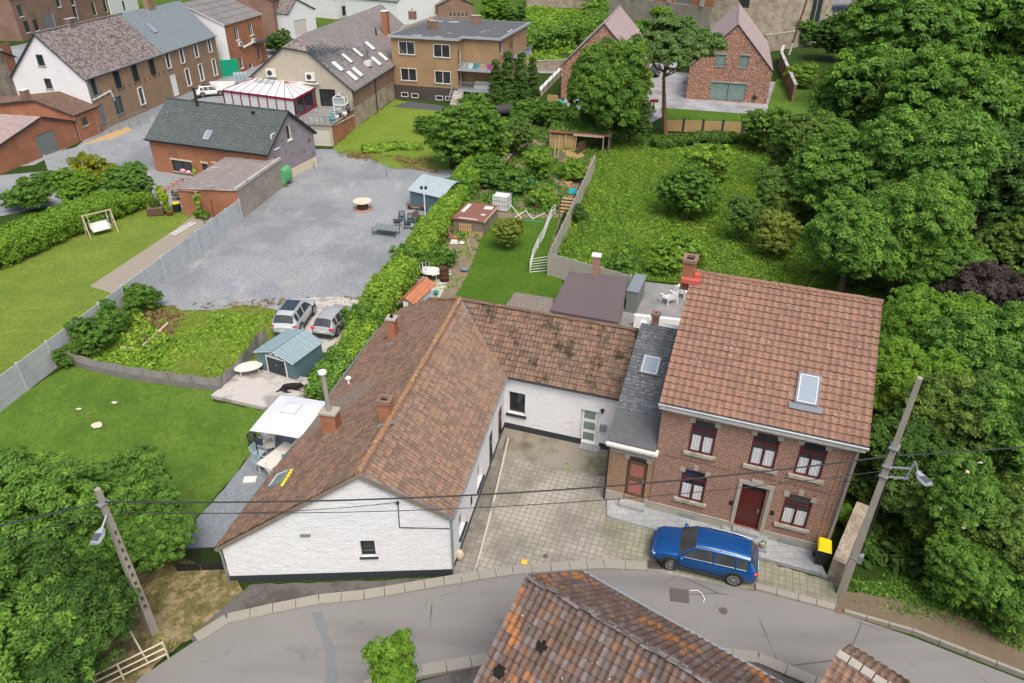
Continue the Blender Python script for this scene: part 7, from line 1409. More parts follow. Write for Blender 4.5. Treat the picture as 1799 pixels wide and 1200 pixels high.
cable('cable leaving the right pole into the trees', b, (40, 24, 9.6), .5, .026); q = BH.W(u1, 0); cable('short cable from the right pole to the eave of the brick house', (PB[0], PB[1], zR((1558, 795))), (q[0], q[1], 6.5), .1, .014); q = BH.W(u1-.4, -.1); cable('thin cable from the lamp bracket to the downpipe of the brick house', (PB[0], PB[1], z2), (q[0], q[1], 4.6), .08, .014); s_, z_ = onwall(wA, wB, 699, 881); q = FARM.W(s_, -.05); cable('thin service cable from the left pole to the hook on the white gable', (a[0], a[1], a[2]-.5), (q[0], q[1], z_), .3, .014)
# wooden pole far right
p = G(1386, 96); t = thing('wooden_pole', 'dark leaning wooden pole rising behind the right new house', 'pole', p); mb = MB(); mb.tube((0, 0, 0), (2.2, .3, 15), .22, .15, 8); mb.build('post', 'wood_dark', t); mb = MB(); mb.tube((0, 0, 0), (.3, .04, 2.2), .28, .26, 8); mb.build('base_sleeve', 'concrete', t)
# ================================================================ FENCES
def slab_fence(name, label, pts, h, m='concrete_panel', pm='concrete_panel', ph=.0, w_=.05):
    c0 = np.array(pts[0][:2]); t = thing(name, label, 'fence', (c0[0], c0[1], 0))
    for i, p in enumerate(pts):
        p = np.array(p[:2])-c0; nb = pts[min(i+1, len(pts)-1)] if i < len(pts)-1 else pts[i-1]; d = np.array(nb[:2])-c0-p; a = math.atan2(d[1], d[0]); mb = MB(); mb.bx(-.07, .07, -.075, .075, 0, h+.06, 0, Matrix.Translation((*p, 0)) @ Matrix.Rotation(a, 4, 'Z')); mb.build('post', pm, t)
        if i < len(pts)-1:
            q = np.array(pts[i+1][:2])-c0; mb = MB(); L = np.linalg.norm(q-p)
            for k in range(int(round(h/.5))): z0 = k*.5; mb.bar((*(p+(q-p)*.07/L), z0+.247), (*(q-(q-p)*.07/L), z0+.247), w_, .486)
            mb.build('panel', m, t)
    return t
a, b = G(49, 686), G(426, 386); n_ = 11; st = (b-a)/n_
slab_fence('concrete_fence', 'long grey concrete slab fence running between the left lawns and the gravel yard', [a+st*k for k in range(-3, n_+1)], 2.0)
a, b, c_ = G(88, 305), G(195, 274), G(150, 322); slab_fence('concrete_fence', 'short pale concrete fence behind the left hedge', [a+(b-a)*k/3 for k in range(4)], 2.); slab_fence('concrete_fence', 'second short concrete fence angled towards the hedge', [a, (a+c_)/2, c_], 1.6)
W1, W2, W3 = G(963, 484), G(1103, 520), G(1043, 305)
e = G(1108, 486, 1.9)
slab_fence('garden_wall', 'old concrete slab wall along the edge of the meadow', [W1+(W3-W1)*k/9 for k in range(10)], 2.0, 'concrete_panel_old', 'concrete_panel_old'); slab_fence('garden_wall', 'old concrete slab wall behind the flat brown roof', [W1+(e-W1)*k/3 for k in range(4)], 2.0, 'concrete_panel_old', 'concrete_panel_old')
# dark netting around the rough plot
pp_ = [(124, 640), (150, 650), (212, 664), (258, 672), (302, 678), (342, 684), (388, 689), (402, 676), (430, 650), (455, 612), (470, 600)]
P = [G2(*p) for p in pp_]; c0 = P[0]; t = thing('netting_fence', 'sagging dark grey windbreak netting around the rough plot', 'fence', (*c0, 0)); random.seed(12); mb = MB()
for i in range(len(P)-1):
    for k in range(5):
        f0, f1 = k/5, (k+1)/5; pa = np.array(P[i])*(1-f0)+np.array(P[i+1])*f0-c0; pb_ = np.array(P[i])*(1-f1)+np.array(P[i+1])*f1-c0; s0 = 1.12-.13*math.sin(math.pi*f0); s1 = 1.12-.13*math.sin(math.pi*f1); w0 = .05*math.sin(f0*9+i); w1 = .05*math.sin(f1*9+i)
        mb.poly([(*pa, .0), (*pb_, .0), (pb_[0]+w1, pb_[1]-w1-.06, s1*.5), (pa[0]+w0, pa[1]-w0-.06, s0*.5)], 0, True); mb.poly([(pa[0]+w0, pa[1]-w0-.06, s0*.5), (pb_[0]+w1, pb_[1]-w1-.06, s1*.5), (*pb_, s1), (*pa, s0)], 0, True)
mb.build('netting', 'grey_net', t)
for p in P: mb = MB(); q = np.array(p)-c0; mb.tube((q[0], q[1], 0), (q[0]+random.uniform(-.05, .05), q[1]-.03, 1.02), .03, .03, 6); mb.build('post', 'wood_grey', t)
# log on the rough plot
def log(name, label, cat, a, b, r, m, z=.1): a, b = G(*a), G(*b); mb = MB(); mb.tube((0, 0, 0), (b[0]-a[0], b[1]-a[1], 0), r, r*.8, 8); return tag(mb.build(name, m, None, (a[0], a[1], z)), label, cat)
log('log', 'long pale log lying across the rough plot', 'log', (249, 616), (296, 572), .11, 'wood_pale', .2); log('board', 'short pale board by the lower end of the log', 'board', (214, 614), (239, 617), .06, 'wood_pale', .2)
# metal gate beside the farmhouse
p = G(312, 1006); q = G(398, 1003); ga_ = ang(p, q); Lg_ = float(np.linalg.norm(q-p)); t = thing('metal_gate', 'black metal double gate with vertical bars left of the white farmhouse', 'gate', p, ga_)
for a0, a1_ in ((0, Lg_/2-.03), (Lg_/2+.03, Lg_)):
    mb = MB()
    for z_ in (.12, .5, 1.5): mb.bar((a0, 0, z_), (a1_, 0, z_), .04, .05)
    for x_ in (a0+.03, a1_-.03): mb.bar((x_, 0, .05), (x_, 0, 1.55), .05, .05)
    for k in range(9): x_ = a0+(a1_-a0)*(k+.5)/9; mb.tube((x_, 0, .12), (x_, 0, 1.5), .015, .015, 5)
    mb.bx(a0+.05, a1_-.05, -.01, .01, .14, .48); mb.build('leaf', 'black_metal', t)
mb = MB(); mb.bx(-.3, Lg_+.2, -.2, .25, -.02, .1); mb.build('threshold', 'concrete', t)
# pale pink rail by the road
p = G(175, 1218); q = G(297, 1158); ra_ = ang(p, q); Lr = float(np.linalg.norm(q-p)); t = thing('road_rail', 'pale pink metal rail with three bars at the road bend', 'railing', p, ra_)
for z_ in (.35, .7, 1.05): mb = MB(); mb.tube((-2, 0, z_), (Lr, 0, z_), .035, .035, 8); mb.build('bar', 'wood_pink' if False else 'stone_cream', t)
for x_ in (-1, Lr*.35, Lr): mb = MB(); mb.tube((x_, 0, 0), (x_, 0, 1.1), .04, .04, 8); mb.build('post', 'stone_cream', t)
p = G(262, 1168); q = G(238, 1112); t = thing('leaning_post', 'pale post leaning beside the road rail', 'post', p); mb = MB(); mb.tube((0, 0, 0), (-.9, .8, 1.5), .04, .04, 8); mb.build('post', 'stone_cream', t)
# wood and post fence below the new house lawn
a, b = G(1165, 232), G(1302, 237); n_ = 4; c0 = a[:2]; t = thing('garden_fence', 'tan board fence with dark posts below the new house lawn', 'fence', (*c0, 0))
for k in range(n_+1):
    p = (a+(b-a)*k/n_)[:2]-c0; mb = MB(); mb.bx(p[0]-.12, p[0]+.12, p[1]-.12, p[1]+.12, 0, 1.9); mb.build('post', 'anthracite', t)
    if k < n_: q = (a+(b-a)*(k+1)/n_)[:2]-c0; mb = MB(); mb.bar((*p, .9), (*q, .9), .06, 1.5); mb.build('panel', 'wood_fence', t)
# drive fence: steel posts on the white topped wall
p, q = G(938, 180, 1.1), G(984, 132, 1.1)
t = thing('wire_fence', 'black posts carrying wire on the white topped wall of the drive', 'fence', p)
for k in range(7): f = k/6; r_ = (q-p)*f; mb = MB(); mb.tube((r_[0], r_[1], 0), (r_[0], r_[1], 1.6), .04, .04, 6); mb.build('post', 'black_metal', t)
mb = MB()
for z_ in (.5, 1., 1.5): mb.tube((0, 0, z_), (*(q-p)[:2], z_), .012, .012, 4)
mb.build('wire', 'black_metal', t)
# mesh fence in front of the row house
a, b = G(176, 238), G(262, 216); t = thing('mesh_fence', 'thin wire fence on leaning posts in front of the row house', 'fence', a); 
for k in range(6): p = (b-a)*k/5; mb = MB(); mb.tube((p[0], p[1], 0), (p[0], p[1], 1.8), .05, .05, 6); mb.build('post', 'zinc', t)
mb = MB()
for z_ in (.4, .9, 1.4, 1.75): mb.tube((0, 0, z_), ((b-a)[0], (b-a)[1], z_), .015, .015, 4)
mb.build('wire', 'zinc', t)
# ================================================================ SHEDS
def shed(name, label, A, Bp, D, he, hr, ridge_axis, wm, rm, door=None):
    A = np.array(G(*A)); Bq = np.array(G(*Bp)); W = float(np.linalg.norm(Bq-A)); B = Bld(name, label, 'shed', A, ang(A, Bq)); return B, W
B, W = shed('metal_shed', 'teal corrugated metal shed with grey gabled roof and sliding door beside the oval table', (457, 652), (521, 673), 0, 0, 0, 0, 0, 0); D = 2.7
B.wall('corrugated_teal', (0, 0), (W, 0), 1.55, top=[(W/2, 1.98)], holes=[dict(r=(W*.27, .12, W*.78, 1.45), kind='garage', leaf='anthracite', frame='white_paint', name='door', recess=.04, fw=.03)]); B.wall('corrugated_teal', (W, 0), (W, D), 1.55); B.wall('corrugated_teal', (W, D), (0, D), 1.55, top=[(W/2, 1.98)]); B.wall('corrugated_teal', (0, D), (0, 0), 1.55); B.finish()
def ribbed_walls(B, segs, h, step=.17, m='corrugated_teal'):
    for a, b in segs:
        a = Vector((*a, 0)); b = Vector((*b, 0)); L = (b-a).length; tt_ = (b-a).normalized(); n = Vector((tt_.y, -tt_.x, 0)); mb = MB()
        for k in range(int(L/step)): p = a+tt_*(k+.5)*step+n*.012; mb.bar(p+Vector((0, 0, .02)), p+Vector((0, 0, h-.03)), .035, .05, up=tuple(tt_))
        mb.build('rib', m, B.root)
ribbed_walls(B, [((W, 0), (W, D)), ((0, D), (0, 0))], 1.55); ribbed_walls(B, [((0, 0), (W*.25, 0)), ((W*.8, 0), (W, 0))], 1.55)
for P in ([(W+.12, -.15, 1.53), (W+.12, D+.15, 1.53), (W/2, D+.15, 2.03), (W/2, -.15, 2.03)], [(-.12, D+.15, 1.53), (-.12, -.15, 1.53), (W/2, -.15, 2.03), (W/2, D+.15, 2.03)]): roof_plane(P, 'shed_roof', .2, 4., .03, 0, wave='rib', parent=B.root, edge='white_paint', thick=.06)
mb = MB(); mb.bar((W/2, -.17, 2.06), (W/2, D+.17, 2.06), .16, .04); mb.build('ridge_cap', 'shed_roof', B.root)
for x_ in (W*.42, W*.56): mb = MB(); mb.bx(x_-.12, x_+.12, -.03, 0, 1.62, 1.72); mb.build('vent', 'white_paint', B.root)
B, W = shed('metal_shed', 'teal corrugated metal shed with gambrel roof at the hedge by the gravel yard', (722, 362), (775, 375), 0, 0, 0, 0, 0, 0); D = 4.0; W = 3.9
for a, b in (((0, 0), (W, 0)), ((W, 0), (W, D)), ((W, D), (0, D)), ((0, D), (0, 0))): B.wall('corrugated_teal', a, b, 1.75)
B.finish(); ribbed_walls(B, [((0, 0), (W, 0)), ((0, D), (0, 0))], 1.75)
for P in ([(-.12, -.25, 1.7), (W+.12, -.25, 1.7), (W+.12, 1.6, 2.45), (-.12, 1.6, 2.45)], [(-.12, 1.6, 2.45), (W+.12, 1.6, 2.45), (W+.12, 2.4, 2.6), (-.12, 2.4, 2.6)], [(W+.12, D+.2, 1.7), (-.12, D+.2, 1.7), (-.12, 2.4, 2.6), (W+.12, 2.4, 2.6)]): roof_plane(P, 'shed_roof_grey', .45, 4., .025, 0, wave='rib', parent=B.root, edge='white_paint', thick=.05)
# little garden store with flat brown board roof
p = G(797, 405); A = G(797, 408); Bq = G(838, 412); B = Bld('garden_store', 'low weathered wooden store with a brown board roof and white scraps on it', 'shed', A, R(-17)); W, D = 2.9, 4.2
for a, b in (((0, 0), (W, 0)), ((W, 0), (W, D)), ((W, D), (0, D)), ((0, D), (0, 0))): B.wall('wood_grey', a, b, 1.35)
B.finish(); mb = MB(); mb.bx(-.1, W+.1, -.15, D, 1.35, 1.42); mb.build('roof', 'brown_plate', B.root); mb = MB(); mb.bx(W+.1, W+.16, -.15, D, 1.3, 1.45); mb.build('edge_board', 'wood_pale', B.root)
for k, (x_, y_, w_, d_) in enumerate(((.15, 1.6, .35, 2.), (1.9, 2.9, .8, .7), (2.2, 1.3, .4, .3), (.5, .1, 1.8, .12))): mb = MB(); mb.bx(x_, x_+w_, y_, y_+d_, 1.43, 1.47); q = B.W(0, 0); tag(mb.build('white_scrap', 'white_plastic', None, (q[0], q[1], 0), R(-17)), ['long white scrap at the left of the brown store roof', 'square white scrap at the back of the brown store roof', 'small white scrap on the right of the brown store roof', 'thin white lath at the front of the brown store roof'][k], 'scrap')
# ================================================================ FURNITURE
def plastic_chair(m):
    mb = MB(); w, d, sh, bh = .26, .25, .42, .86
    t = thing('garden_chair', 'x', 'chair'); mb.bx(-w, w, -d, d, sh-.02, sh+.015); mb.build('seat', m, t)
    mb = MB()
    for k in range(5): x_ = -w+.05+k*(2*w-.1)/4; mb.bar((x_, d, sh+.03), (x_*.95, d+.13, bh-.03), .05, .02)
    mb.bar((-w, d+.13, bh-.02), (w, d+.13, bh-.02), .03, .07); mb.bar((-w, d, sh), (-w*.95, d+.13, bh), .04, .04); mb.bar((w, d, sh), (w*.95, d+.13, bh), .04, .04); mb.build('backrest', m, t)
    for s_ in (-1, 1): mb = MB(); mb.bar((s_*(w+.02), -d, sh+.2), (s_*(w+.02), d+.06, sh+.22), .05, .03); mb.build('armrest', m, t)
    for sx in (-1, 1):
        for sy in (-1, 1): mb = MB(); mb.tube((sx*w*1.12, sy*d*1.15, 0), (sx*(w+.02), sy*d, sh+(.2 if sy < 0 else 0)), .02, .025, 6); mb.build('leg', m, t)
    return t
PROTO = {}
def gchair(px, rz, m, label, z=0, group=None, name='garden_chair'):
    p = G(px[0], px[1], z)
    if m in PROTO: t = dup(PROTO[m], p, rz, label)
    else: t = plastic_chair(m); PROTO[m] = t; t.location = p; t.rotation_euler.z = rz; t['label'] = label
    if group: t['group'] = group
    elif 'group' in t: del t['group']
    t.name = name; return t
gp = 'garden chairs by the parasol'
gchair((457, 806), R(70), 'blue_plastic_pale', 'pale blue plastic chair nearest the lawn, upper of two', group=gp); gchair((463, 824), R(80), 'blue_plastic_pale', 'pale blue plastic chair, lower one near the grey gravel', group=gp); gchair((476, 793), R(20), 'cream_plastic', 'cream plastic chair at the head of the garden table', group=gp); gchair((452, 785), R(60), 'anthracite', 'dark chair partly under the white parasol', group=gp); gchair((484, 836), R(110), 'white_plastic', 'white plastic chair at the roof edge below the table', group=gp); gchair((478, 775), R(10), 'cream_plastic', 'cream chair in the shade under the parasol', group=gp)
def table(name, label, px, rz, w, d, h, m, lm=None, oval=False, z=0, loc=None):
    p = G(*px, z) if loc is None else loc; t = thing(name, label, 'table', p, rz); mb = MB()
    if oval: mb.lathe((0, 0, 0), [(.001, h-.03), (w/2, h-.03), (w/2, h), (.001, h)], 24, 0, 1, d/w, sm=False)
    else: mb.bx(-w/2, w/2, -d/2, d/2, h-.035, h)
    mb.build('tabletop', m, t)
    for sx in (-1, 1):
        for sy in (-1, 1): k = .62 if oval else .92; mb = MB(); mb.tube((sx*w/2*k, sy*d/2*k, 0), (sx*w/2*k, sy*d/2*k, h-.03), .03, .03, 6); mb.build('leg', lm or m, t)
    return t
table('garden_table', 'long cream garden table under the edge of the tiled roof', (492, 818), R(62), 2.1, 1., .72, 'cream_plastic'); mb = MB(); mb.bx(-.35, .35, -.06, .06, 0, .12); p = G(507, 800, .72); tag(mb.build('blue_bottle', 'teal_plastic', None, p, R(20)), 'blue tube lying on the cream garden table', 'tube')
mb = MB(); mb.bx(-.33, .33, -.22, .22, 0, .1); tag(mb.build('cushion', 'white_plastic', None, (*G2(440, 845), .04), R(5)), 'white cushion lying on the grey gravel path', 'cushion')
table('oval_table', 'off white oval plastic table left of the teal shed', (440, 660), R(25), 1.75, 1.15, .72, 'cream_plastic', oval=True, z=.0)
# canopy
t = thing('garden_canopy', 'white square garden parasol canopy with a small vented top beside the farmhouse roof', 'parasol', (-11.75, 30.85, 0), R(-13)); hs = 1.62; zc = 2.28
mb = MB(); cs = [(-hs, -hs), (hs, -hs), (hs, hs), (-hs, hs)]
for i in range(4):
    a, b = cs[i], cs[(i+1) % 4]
    for k in range(4):
        f0, f1 = k/4, (k+1)/4; e0_ = Vector((a[0]+(b[0]-a[0])*f0, a[1]+(b[1]-a[1])*f0, zc+.06*math.sin(math.pi*f0))); e1b = Vector((a[0]+(b[0]-a[0])*f1, a[1]+(b[1]-a[1])*f1, zc+.06*math.sin(math.pi*f1))); tp = Vector((0, 0, zc+.68)); mb.poly([e0_, e1b, e1b.lerp(tp, .8), e0_.lerp(tp, .8)]); mb.poly([e0_-Vector((0, 0, .04)), e1b-Vector((0, 0, .04)), e1b, e0_])
mb.build('canopy', 'canopy_cloth', t); mb = MB()
for i in range(4): a, b = cs[i], cs[(i+1) % 4]; mb.poly([(a[0]*.27, a[1]*.27, zc+.6), (b[0]*.27, b[1]*.27, zc+.6), (0, 0, zc+.86)]); mb.poly([(a[0]*.27, a[1]*.27, zc+.56), (b[0]*.27, b[1]*.27, zc+.56), (b[0]*.27, b[1]*.27, zc+.6), (a[0]*.27, a[1]*.27, zc+.6)])
mb.build('vent_cap', 'canopy_cloth', t)
for a in cs: mb = MB(); mb.tube((a[0]*.93, a[1]*.93, 0), (a[0]*.93, a[1]*.93, zc+.02), .03, .03, 6); mb.build('leg', 'black_metal', t)
# yard: spool, table, chairs
p = G(638, 368); t = thing('cable_spool', 'large wooden cable spool standing as a table on the gravel', 'cable spool', p)
for nm, z0, r_, m_ in (('bottom_disc', .0, .92, 'wood_pink'), ('top_disc', .82, .90, 'stone_cream')): mb = MB(); mb.lathe((0, 0, z0), [(.001, 0), (r_, 0), (r_, .09), (.001, .09)], 28, sm=False); mb.build(nm, m_, t)
mb = MB(); 
for k in range(14): a = 2*math.pi*k/14; mb.bar((math.cos(a)*.45, math.sin(a)*.45, .09), (math.cos(a)*.45, math.sin(a)*.45, .82), .17, .04, up=(-math.sin(a), math.cos(a), 0))
mb.lathe((0, 0, 0), [(.42, .09), (.42, .82)], 14); mb.build('core', 'wood_dark', t)
table('yard_table', 'dark rectangular table standing alone on the gravel', (679, 412), R(-17), 2.3, 1.25, .72, 'gate_grey', 'anthracite')
gq = 'dark chairs by the hedge in the yard'
gchair((706, 388), R(0), 'anthracite', 'dark yard chair at the back left of the group', group=gq); gchair((722, 392), R(10), 'anthracite', 'dark yard chair at the back, right of the first', group=gq); gchair((699, 398), R(170), 'anthracite', 'dark yard chair at the front left, facing the others', group=gq); gchair((716, 402), R(190), 'anthracite', 'dark yard chair at the front right, facing the others', group=gq)
p = G(739, 392); t = thing('lounge_chair', 'brown reclining wooden deck chair beside the hedge', 'deck chair', p, R(60)); mb = MB()
for k in range(5): mb.bar((-.3+k*.15, -.55, .42), (-.3+k*.15, .15, .3), .12, .025)
mb.build('seat', 'wood_dark', t); mb = MB()
for k in range(5): mb.bar((-.3+k*.15, .15, .3), (-.3+k*.15, .65, 1.05), .12, .025)
mb.build('backrest', 'wood_dark', t)
for s_ in (-1, 1): mb = MB(); mb.bar((s_*.38, -.5, 0), (s_*.38, -.5, .6), .07, .05); mb.bar((s_*.38, -.55, .6), (s_*.38, .35, .58), .12, .03); mb.bar((s_*.38, .6, 0), (s_*.38, -.4, .4), .07, .05); mb.build('side_frame', 'wood_dark', t)
p = G(727, 402); mb = MB(); mb.lathe((0, 0, 0), [(.001, 0), (.32, 0), (.32, .05), (.06, .09), (.04, .35), (.001, .35)], 18); tag(mb.build('parasol_base', 'black_plastic', None, p), 'round black parasol base between the dark chairs', 'parasol base')
p = G(748, 393); t = thing('floodlight_pole', 'thin white pole with two small floodlights in front of the gambrel shed', 'lamp pole', p); hh_ = HT((748, 393), (745, 330)); mb = MB(); mb.tube((0, 0, 0), (0, 0, hh_), .06, .05, 8); mb.build('pole', 'white_paint', t)
for s_ in (-1, 1): mb = MB(); mb.bx(s_*.2-.11, s_*.2+.11, -.15, .05, hh_-.1, hh_+.15); mb.build('floodlight', 'black_metal', t)
p = G(738, 378); t = thing('garden_bench', 'low wooden bench against the gambrel shed', 'bench', G(742, 370), R(-17)); mb = MB(); mb.bx(-1.6, 1.3, -.25, .25, .4, .46); mb.build('seat', 'wood_dark', t)
for x_ in (-1.4, 1.1): mb = MB(); mb.bx(x_-.05, x_+.05, -.22, .22, 0, .4); mb.build('leg', 'wood_dark', t)
p = G(733, 380); t = thing('hose_reel', 'green hose reel with grey handle in front of the bench', 'hose reel', p); mb = MB(); mb.tube((-.12, 0, .28), (.12, 0, .28), .26, .26, 16); mb.build('reel', 'green_plastic', t); mb = MB(); mb.path([(-.2, 0, 0), (-.2, 0, .9), (.2, 0, .9), (.2, 0, 0)], .02, 6); mb.build('handle', 'steel', t)
random.seed(2); mb = MB(); pts = [Vector((math.cos(k*.9)*(.35+.06*k % .5)+k*.05-.6, math.sin(k*.9)*.35, .03)) for k in range(26)]; mb.path(pts, .025, 5); tag(mb.build('garden_hose', 'cord_hose', None, G(728, 388)), 'tangle of green garden hose on the gravel', 'hose')
for k, (px, z_, lb) in enumerate(((( 759, 378), .55, 'blue crate standing upright between shed and hedge'), ((757, 390), .35, 'blue tarpaulin covered crate in front of the other blue one'))): mb = MB(); mb.bx(-.45, .45, -.3, .3, 0, z_); mb.bx(-.5, .5, -.35, .35, z_, z_+.06); tag(mb.build('blue_crate', 'blue_tarp', None, G(*px), R(-20)), lb, 'crate')
# green oil tank and bucket
p = G(503, 325); t = thing('oil_tank', 'green oval oil tank standing against the shingled gable', 'oil tank', p, R(-9)); prof = [(math.cos(a)*.45, 1.05+math.sin(a)*.55+(.35 if math.sin(a) > 0 else -.25)) for a in np.linspace(0, 2*math.pi, 20, endpoint=False)]; mb = MB(); L_ = 1.7
va = [(x_, -L_/2, z_) for x_, z_ in prof]; vb = [(x_, L_/2, z_) for x_, z_ in prof]; mb.mesh(va+vb, [(i, (i+1) % 20, 20+(i+1) % 20, 20+i) for i in range(20)], 0, True); mb.poly(va[::-1]); mb.poly(vb); mb.build('tank', 'green_tank', t)
for y_ in (-.6, .6): mb = MB(); mb.bx(-.4, .4, y_-.1, y_+.1, 0, .35); mb.build('foot', 'wood_grey', t)
mb = MB(); mb.lathe((0, 0, 0), [(.001, 0), (.28, 0), (.36, .5), (.38, .52), (.34, .5), (.001, .45)], 16); tag(mb.build('bucket', 'black_plastic', None, G(534, 297)), 'black tub at the corner of the shingled gable', 'bucket')
for px in ((552, 296), (679, 310)): mb = MB(); mb.tube((0, 0, 0), (0, 0, .75), .03, .03, 6); tag(mb.build('short_post', 'steel_green', None, G(*px)), 'short dark post near the black tub' if px[0] == 552 else 'short dark post on the gravel left of the gambrel shed', 'post')
# swing
p = G(161, 420); q = G(207, 408); t = thing('garden_swing', 'wooden framed garden swing with white seat on the left lawn', 'swing', (p+q)/2, ang(p, q)); Lw = float(np.linalg.norm(q-p))/2+.05
for s_ in (-1, 1):
    mb = MB(); mb.bar((s_*Lw, 0, 0), (s_*Lw, .55, 1.95), .09, .09); mb.bar((s_*Lw, 1.2, 0), (s_*Lw, .65, 1.95), .09, .09); mb.bar((s_*Lw, .2, .75), (s_*Lw, 1.0, .75), .06, .06); mb.build('side_frame', 'wood_pale', t)
mb = MB(); mb.bar((-Lw-.1, .6, 2.), (Lw+.1, .6, 2.), .1, .1); mb.build('top_beam', 'wood_pale', t); mb = MB(); mb.bx(-.75, .75, .25, .85, .42, .5); mb.build('seat', 'white_plastic', t); mb = MB(); mb.bar((0, .85, .5), (0, 1.02, 1.05), 1.5, .06); mb.build('backrest', 'white_plastic', t)
for s_ in (-1, 1): mb = MB(); mb.path([(s_*.78, .3, .5), (s_*.78, .6, 1.95)], .015, 5); mb.path([(s_*.78, .85, .5), (s_*.78, .6, 1.95)], .015, 5); mb.path([(s_*.78, .25, .7), (s_*.78, .9, .75)], .03, 5); mb.build('hanger', 'white_paint', t)
# ladder
a, b = G(303, 415), G(341, 393); La = float(np.linalg.norm(b-a)); t = thing('ladder', 'aluminium ladder lying on the gravel strip beside the fence', 'ladder', (*a[:2], .12), ang(a, b))
for y_ in (-.25, .25): mb = MB(); mb.bar((0, y_, 0), (La, y_, 0), .05, .09); mb.build('rail', 'white_paint', t)
for k in range(10): x_ = La*(k+.5)/10; mb = MB(); mb.bar((x_, -.25, 0), (x_, .25, 0), .05, .05); mb.build('rung', 'white_paint', t)
# planter, pots, yellow bin, pergola
p = G(276, 377); t = thing('planter_box', 'dark wooden planter box at the lawn edge', 'planter', p, R(15)); mb = MB(); mb.bx(-.75, .75, -.5, .5, .1, .75); mb.build('box', 'wood_dark', t); mb = MB(); mb.bx(-.68, .68, -.43, .43, .75, .78); mb.build('soil', 'bare_soil', t); pl_ = bpy.data.objects.new('plant', leaf_mesh('plant', sph(np.random.default_rng(3), 260)*np.array([.5, .35, .45])+np.array([0, 0, 1.05]), sph(np.random.default_rng(4), 260), np.full(260, .12), np.random.default_rng(5).random(260), 'leaf_dark')); COL.objects.link(pl_); pl_.parent = t
for k, (px, lb) in enumerate((((266, 356), 'terracotta pot with a plant left of the planter box'), ((273, 362), 'small terracotta pot behind the planter box'), ((299, 379), 'terracotta pot at the foot of the lime climber'))): t = thing('plant_pot', lb, 'plant pot', G(*px), group='terracotta pots on the patio'); mb = MB(); mb.lathe((0, 0, 0), [(.001, 0), (.22, 0), (.32, .45), (.35, .47), (.28, .44), (.001, .4)], 14); mb.build('pot', 'terracotta', t); o = bpy.data.objects.new('plant', leaf_mesh('plant', sph(np.random.default_rng(k), 120)*.35+np.array([0, 0, .65]), sph(np.random.default_rng(k+9), 120), np.full(120, .1), np.random.default_rng(k).random(120), 'leaf_mid')); COL.objects.link(o); o.parent = t
p = G(312, 372); t = thing('waste_bin', 'small black bin heaped with yellow bags on the patio', 'bin', p); mb = MB(); mb.bx(-.3, .3, -.28, .28, 0, .75); mb.build('body', 'black_plastic', t); mb = MB(); mb.ell((-.15, 0, .85), (.3, .25, .16), 10, 6); mb.ell((.15, .05, .88), (.25, .22, .14), 10, 6); mb.build('yellow_bag', 'yellow_plastic', t)
A = G(300, 376); t = thing('pergola', 'small reddish pergola over the patio between two climbers', 'pergola', A, R(-8)); 
for x_, y_ in ((0, 0), (3.3, -.3), (3.3, 3.), (0, 3.2)): mb = MB(); mb.bar((x_, y_, 0), (x_, y_, 2.5), .12, .12); mb.build('post', 'wood_pink', t)
for k in range(5): y_ = .0+k*.75; mb = MB(); mb.bar((-.3, y_, 2.55), (3.6, y_-.2, 2.55), .09, .12); mb.build('beam', 'wood_pink', t)
for x_ in (0, 3.3): mb = MB(); mb.bar((x_, -.4, 2.44), (x_, 3.3, 2.44), .09, .1); mb.build('beam', 'wood_pink', t)
table('patio_table', 'dark table and seats under the pergola', (322, 352), R(-10), 1.8, 1., .72, 'wood_dark')
for px, lb in (((312, 350), 'dark chair left of the patio table'), ((333, 354), 'dark chair right of the patio table')): gchair(px, R(90 if px[0] < 320 else -90), 'anthracite', lb)
for k, px in enumerate(((360, 393), (378, 388), (398, 376))): mb = MB(); mb.tube((0, 0, 0), (0, 0, 2.1), .035, .035, 6); tag(mb.build('trellis_post', 'rust', None, G(*px)), ['leftmost trellis post at the orange wall', 'middle trellis post at the orange wall', 'rightmost trellis post at the orange wall'][k], 'post')
mb = MB(); mb.bx(-.5, .5, -.45, .45, 0, .35); mb.bx(-.55, .55, -.5, .5, .35, .42); tag(mb.build('stone_bench', 'wood_pink', None, G(70, 342), R(20)), 'pinkish square slab table between the clipped bushes', 'slab table')
# terrace furniture
def armchair(px, rz, label, z=0):
    t = thing('armchair', label, 'armchair', (*G2(px[0], px[1]), z), rz, 'white armchairs on the paved terrace'); m = 'white_paint'
    mb = MB()
    for k in range(6): mb.bx(-.3+k*.1, -.22+k*.1, -.32, .3, .36, .4)
    mb.build('seat', m, t); mb = MB()
    for k in range(4): mb.bar((-.33, .3+k*.03, .5+k*.11), (.33, .3+k*.03, .5+k*.11), .025, .06)
    for x_ in (-.33, 0, .33): mb.bar((x_, .28, .38), (x_, .42, .9), .05, .03)
    mb.build('backrest', m, t)
    for s_ in (-1, 1): mb = MB(); mb.bar((s_*.38, -.36, .62), (s_*.38, .36, .62), .09, .04); mb.build('armrest', m, t)
    for sx in (-1, 1):
        for sy in (-1, 1): mb = MB(); mb.bar((sx*.36, sy*.33, 0), (sx*.36, sy*.33, .62), .06, .06); mb.build('leg', m, t)
    t.scale = (1.25, 1.25, 1.2); return t
armchair((1174, 533), R(-150), 'white slatted armchair standing clear on the paved terrace', .04); armchair((1197, 522), R(140), 'white slatted armchair half hidden by the brick house roof', .04)
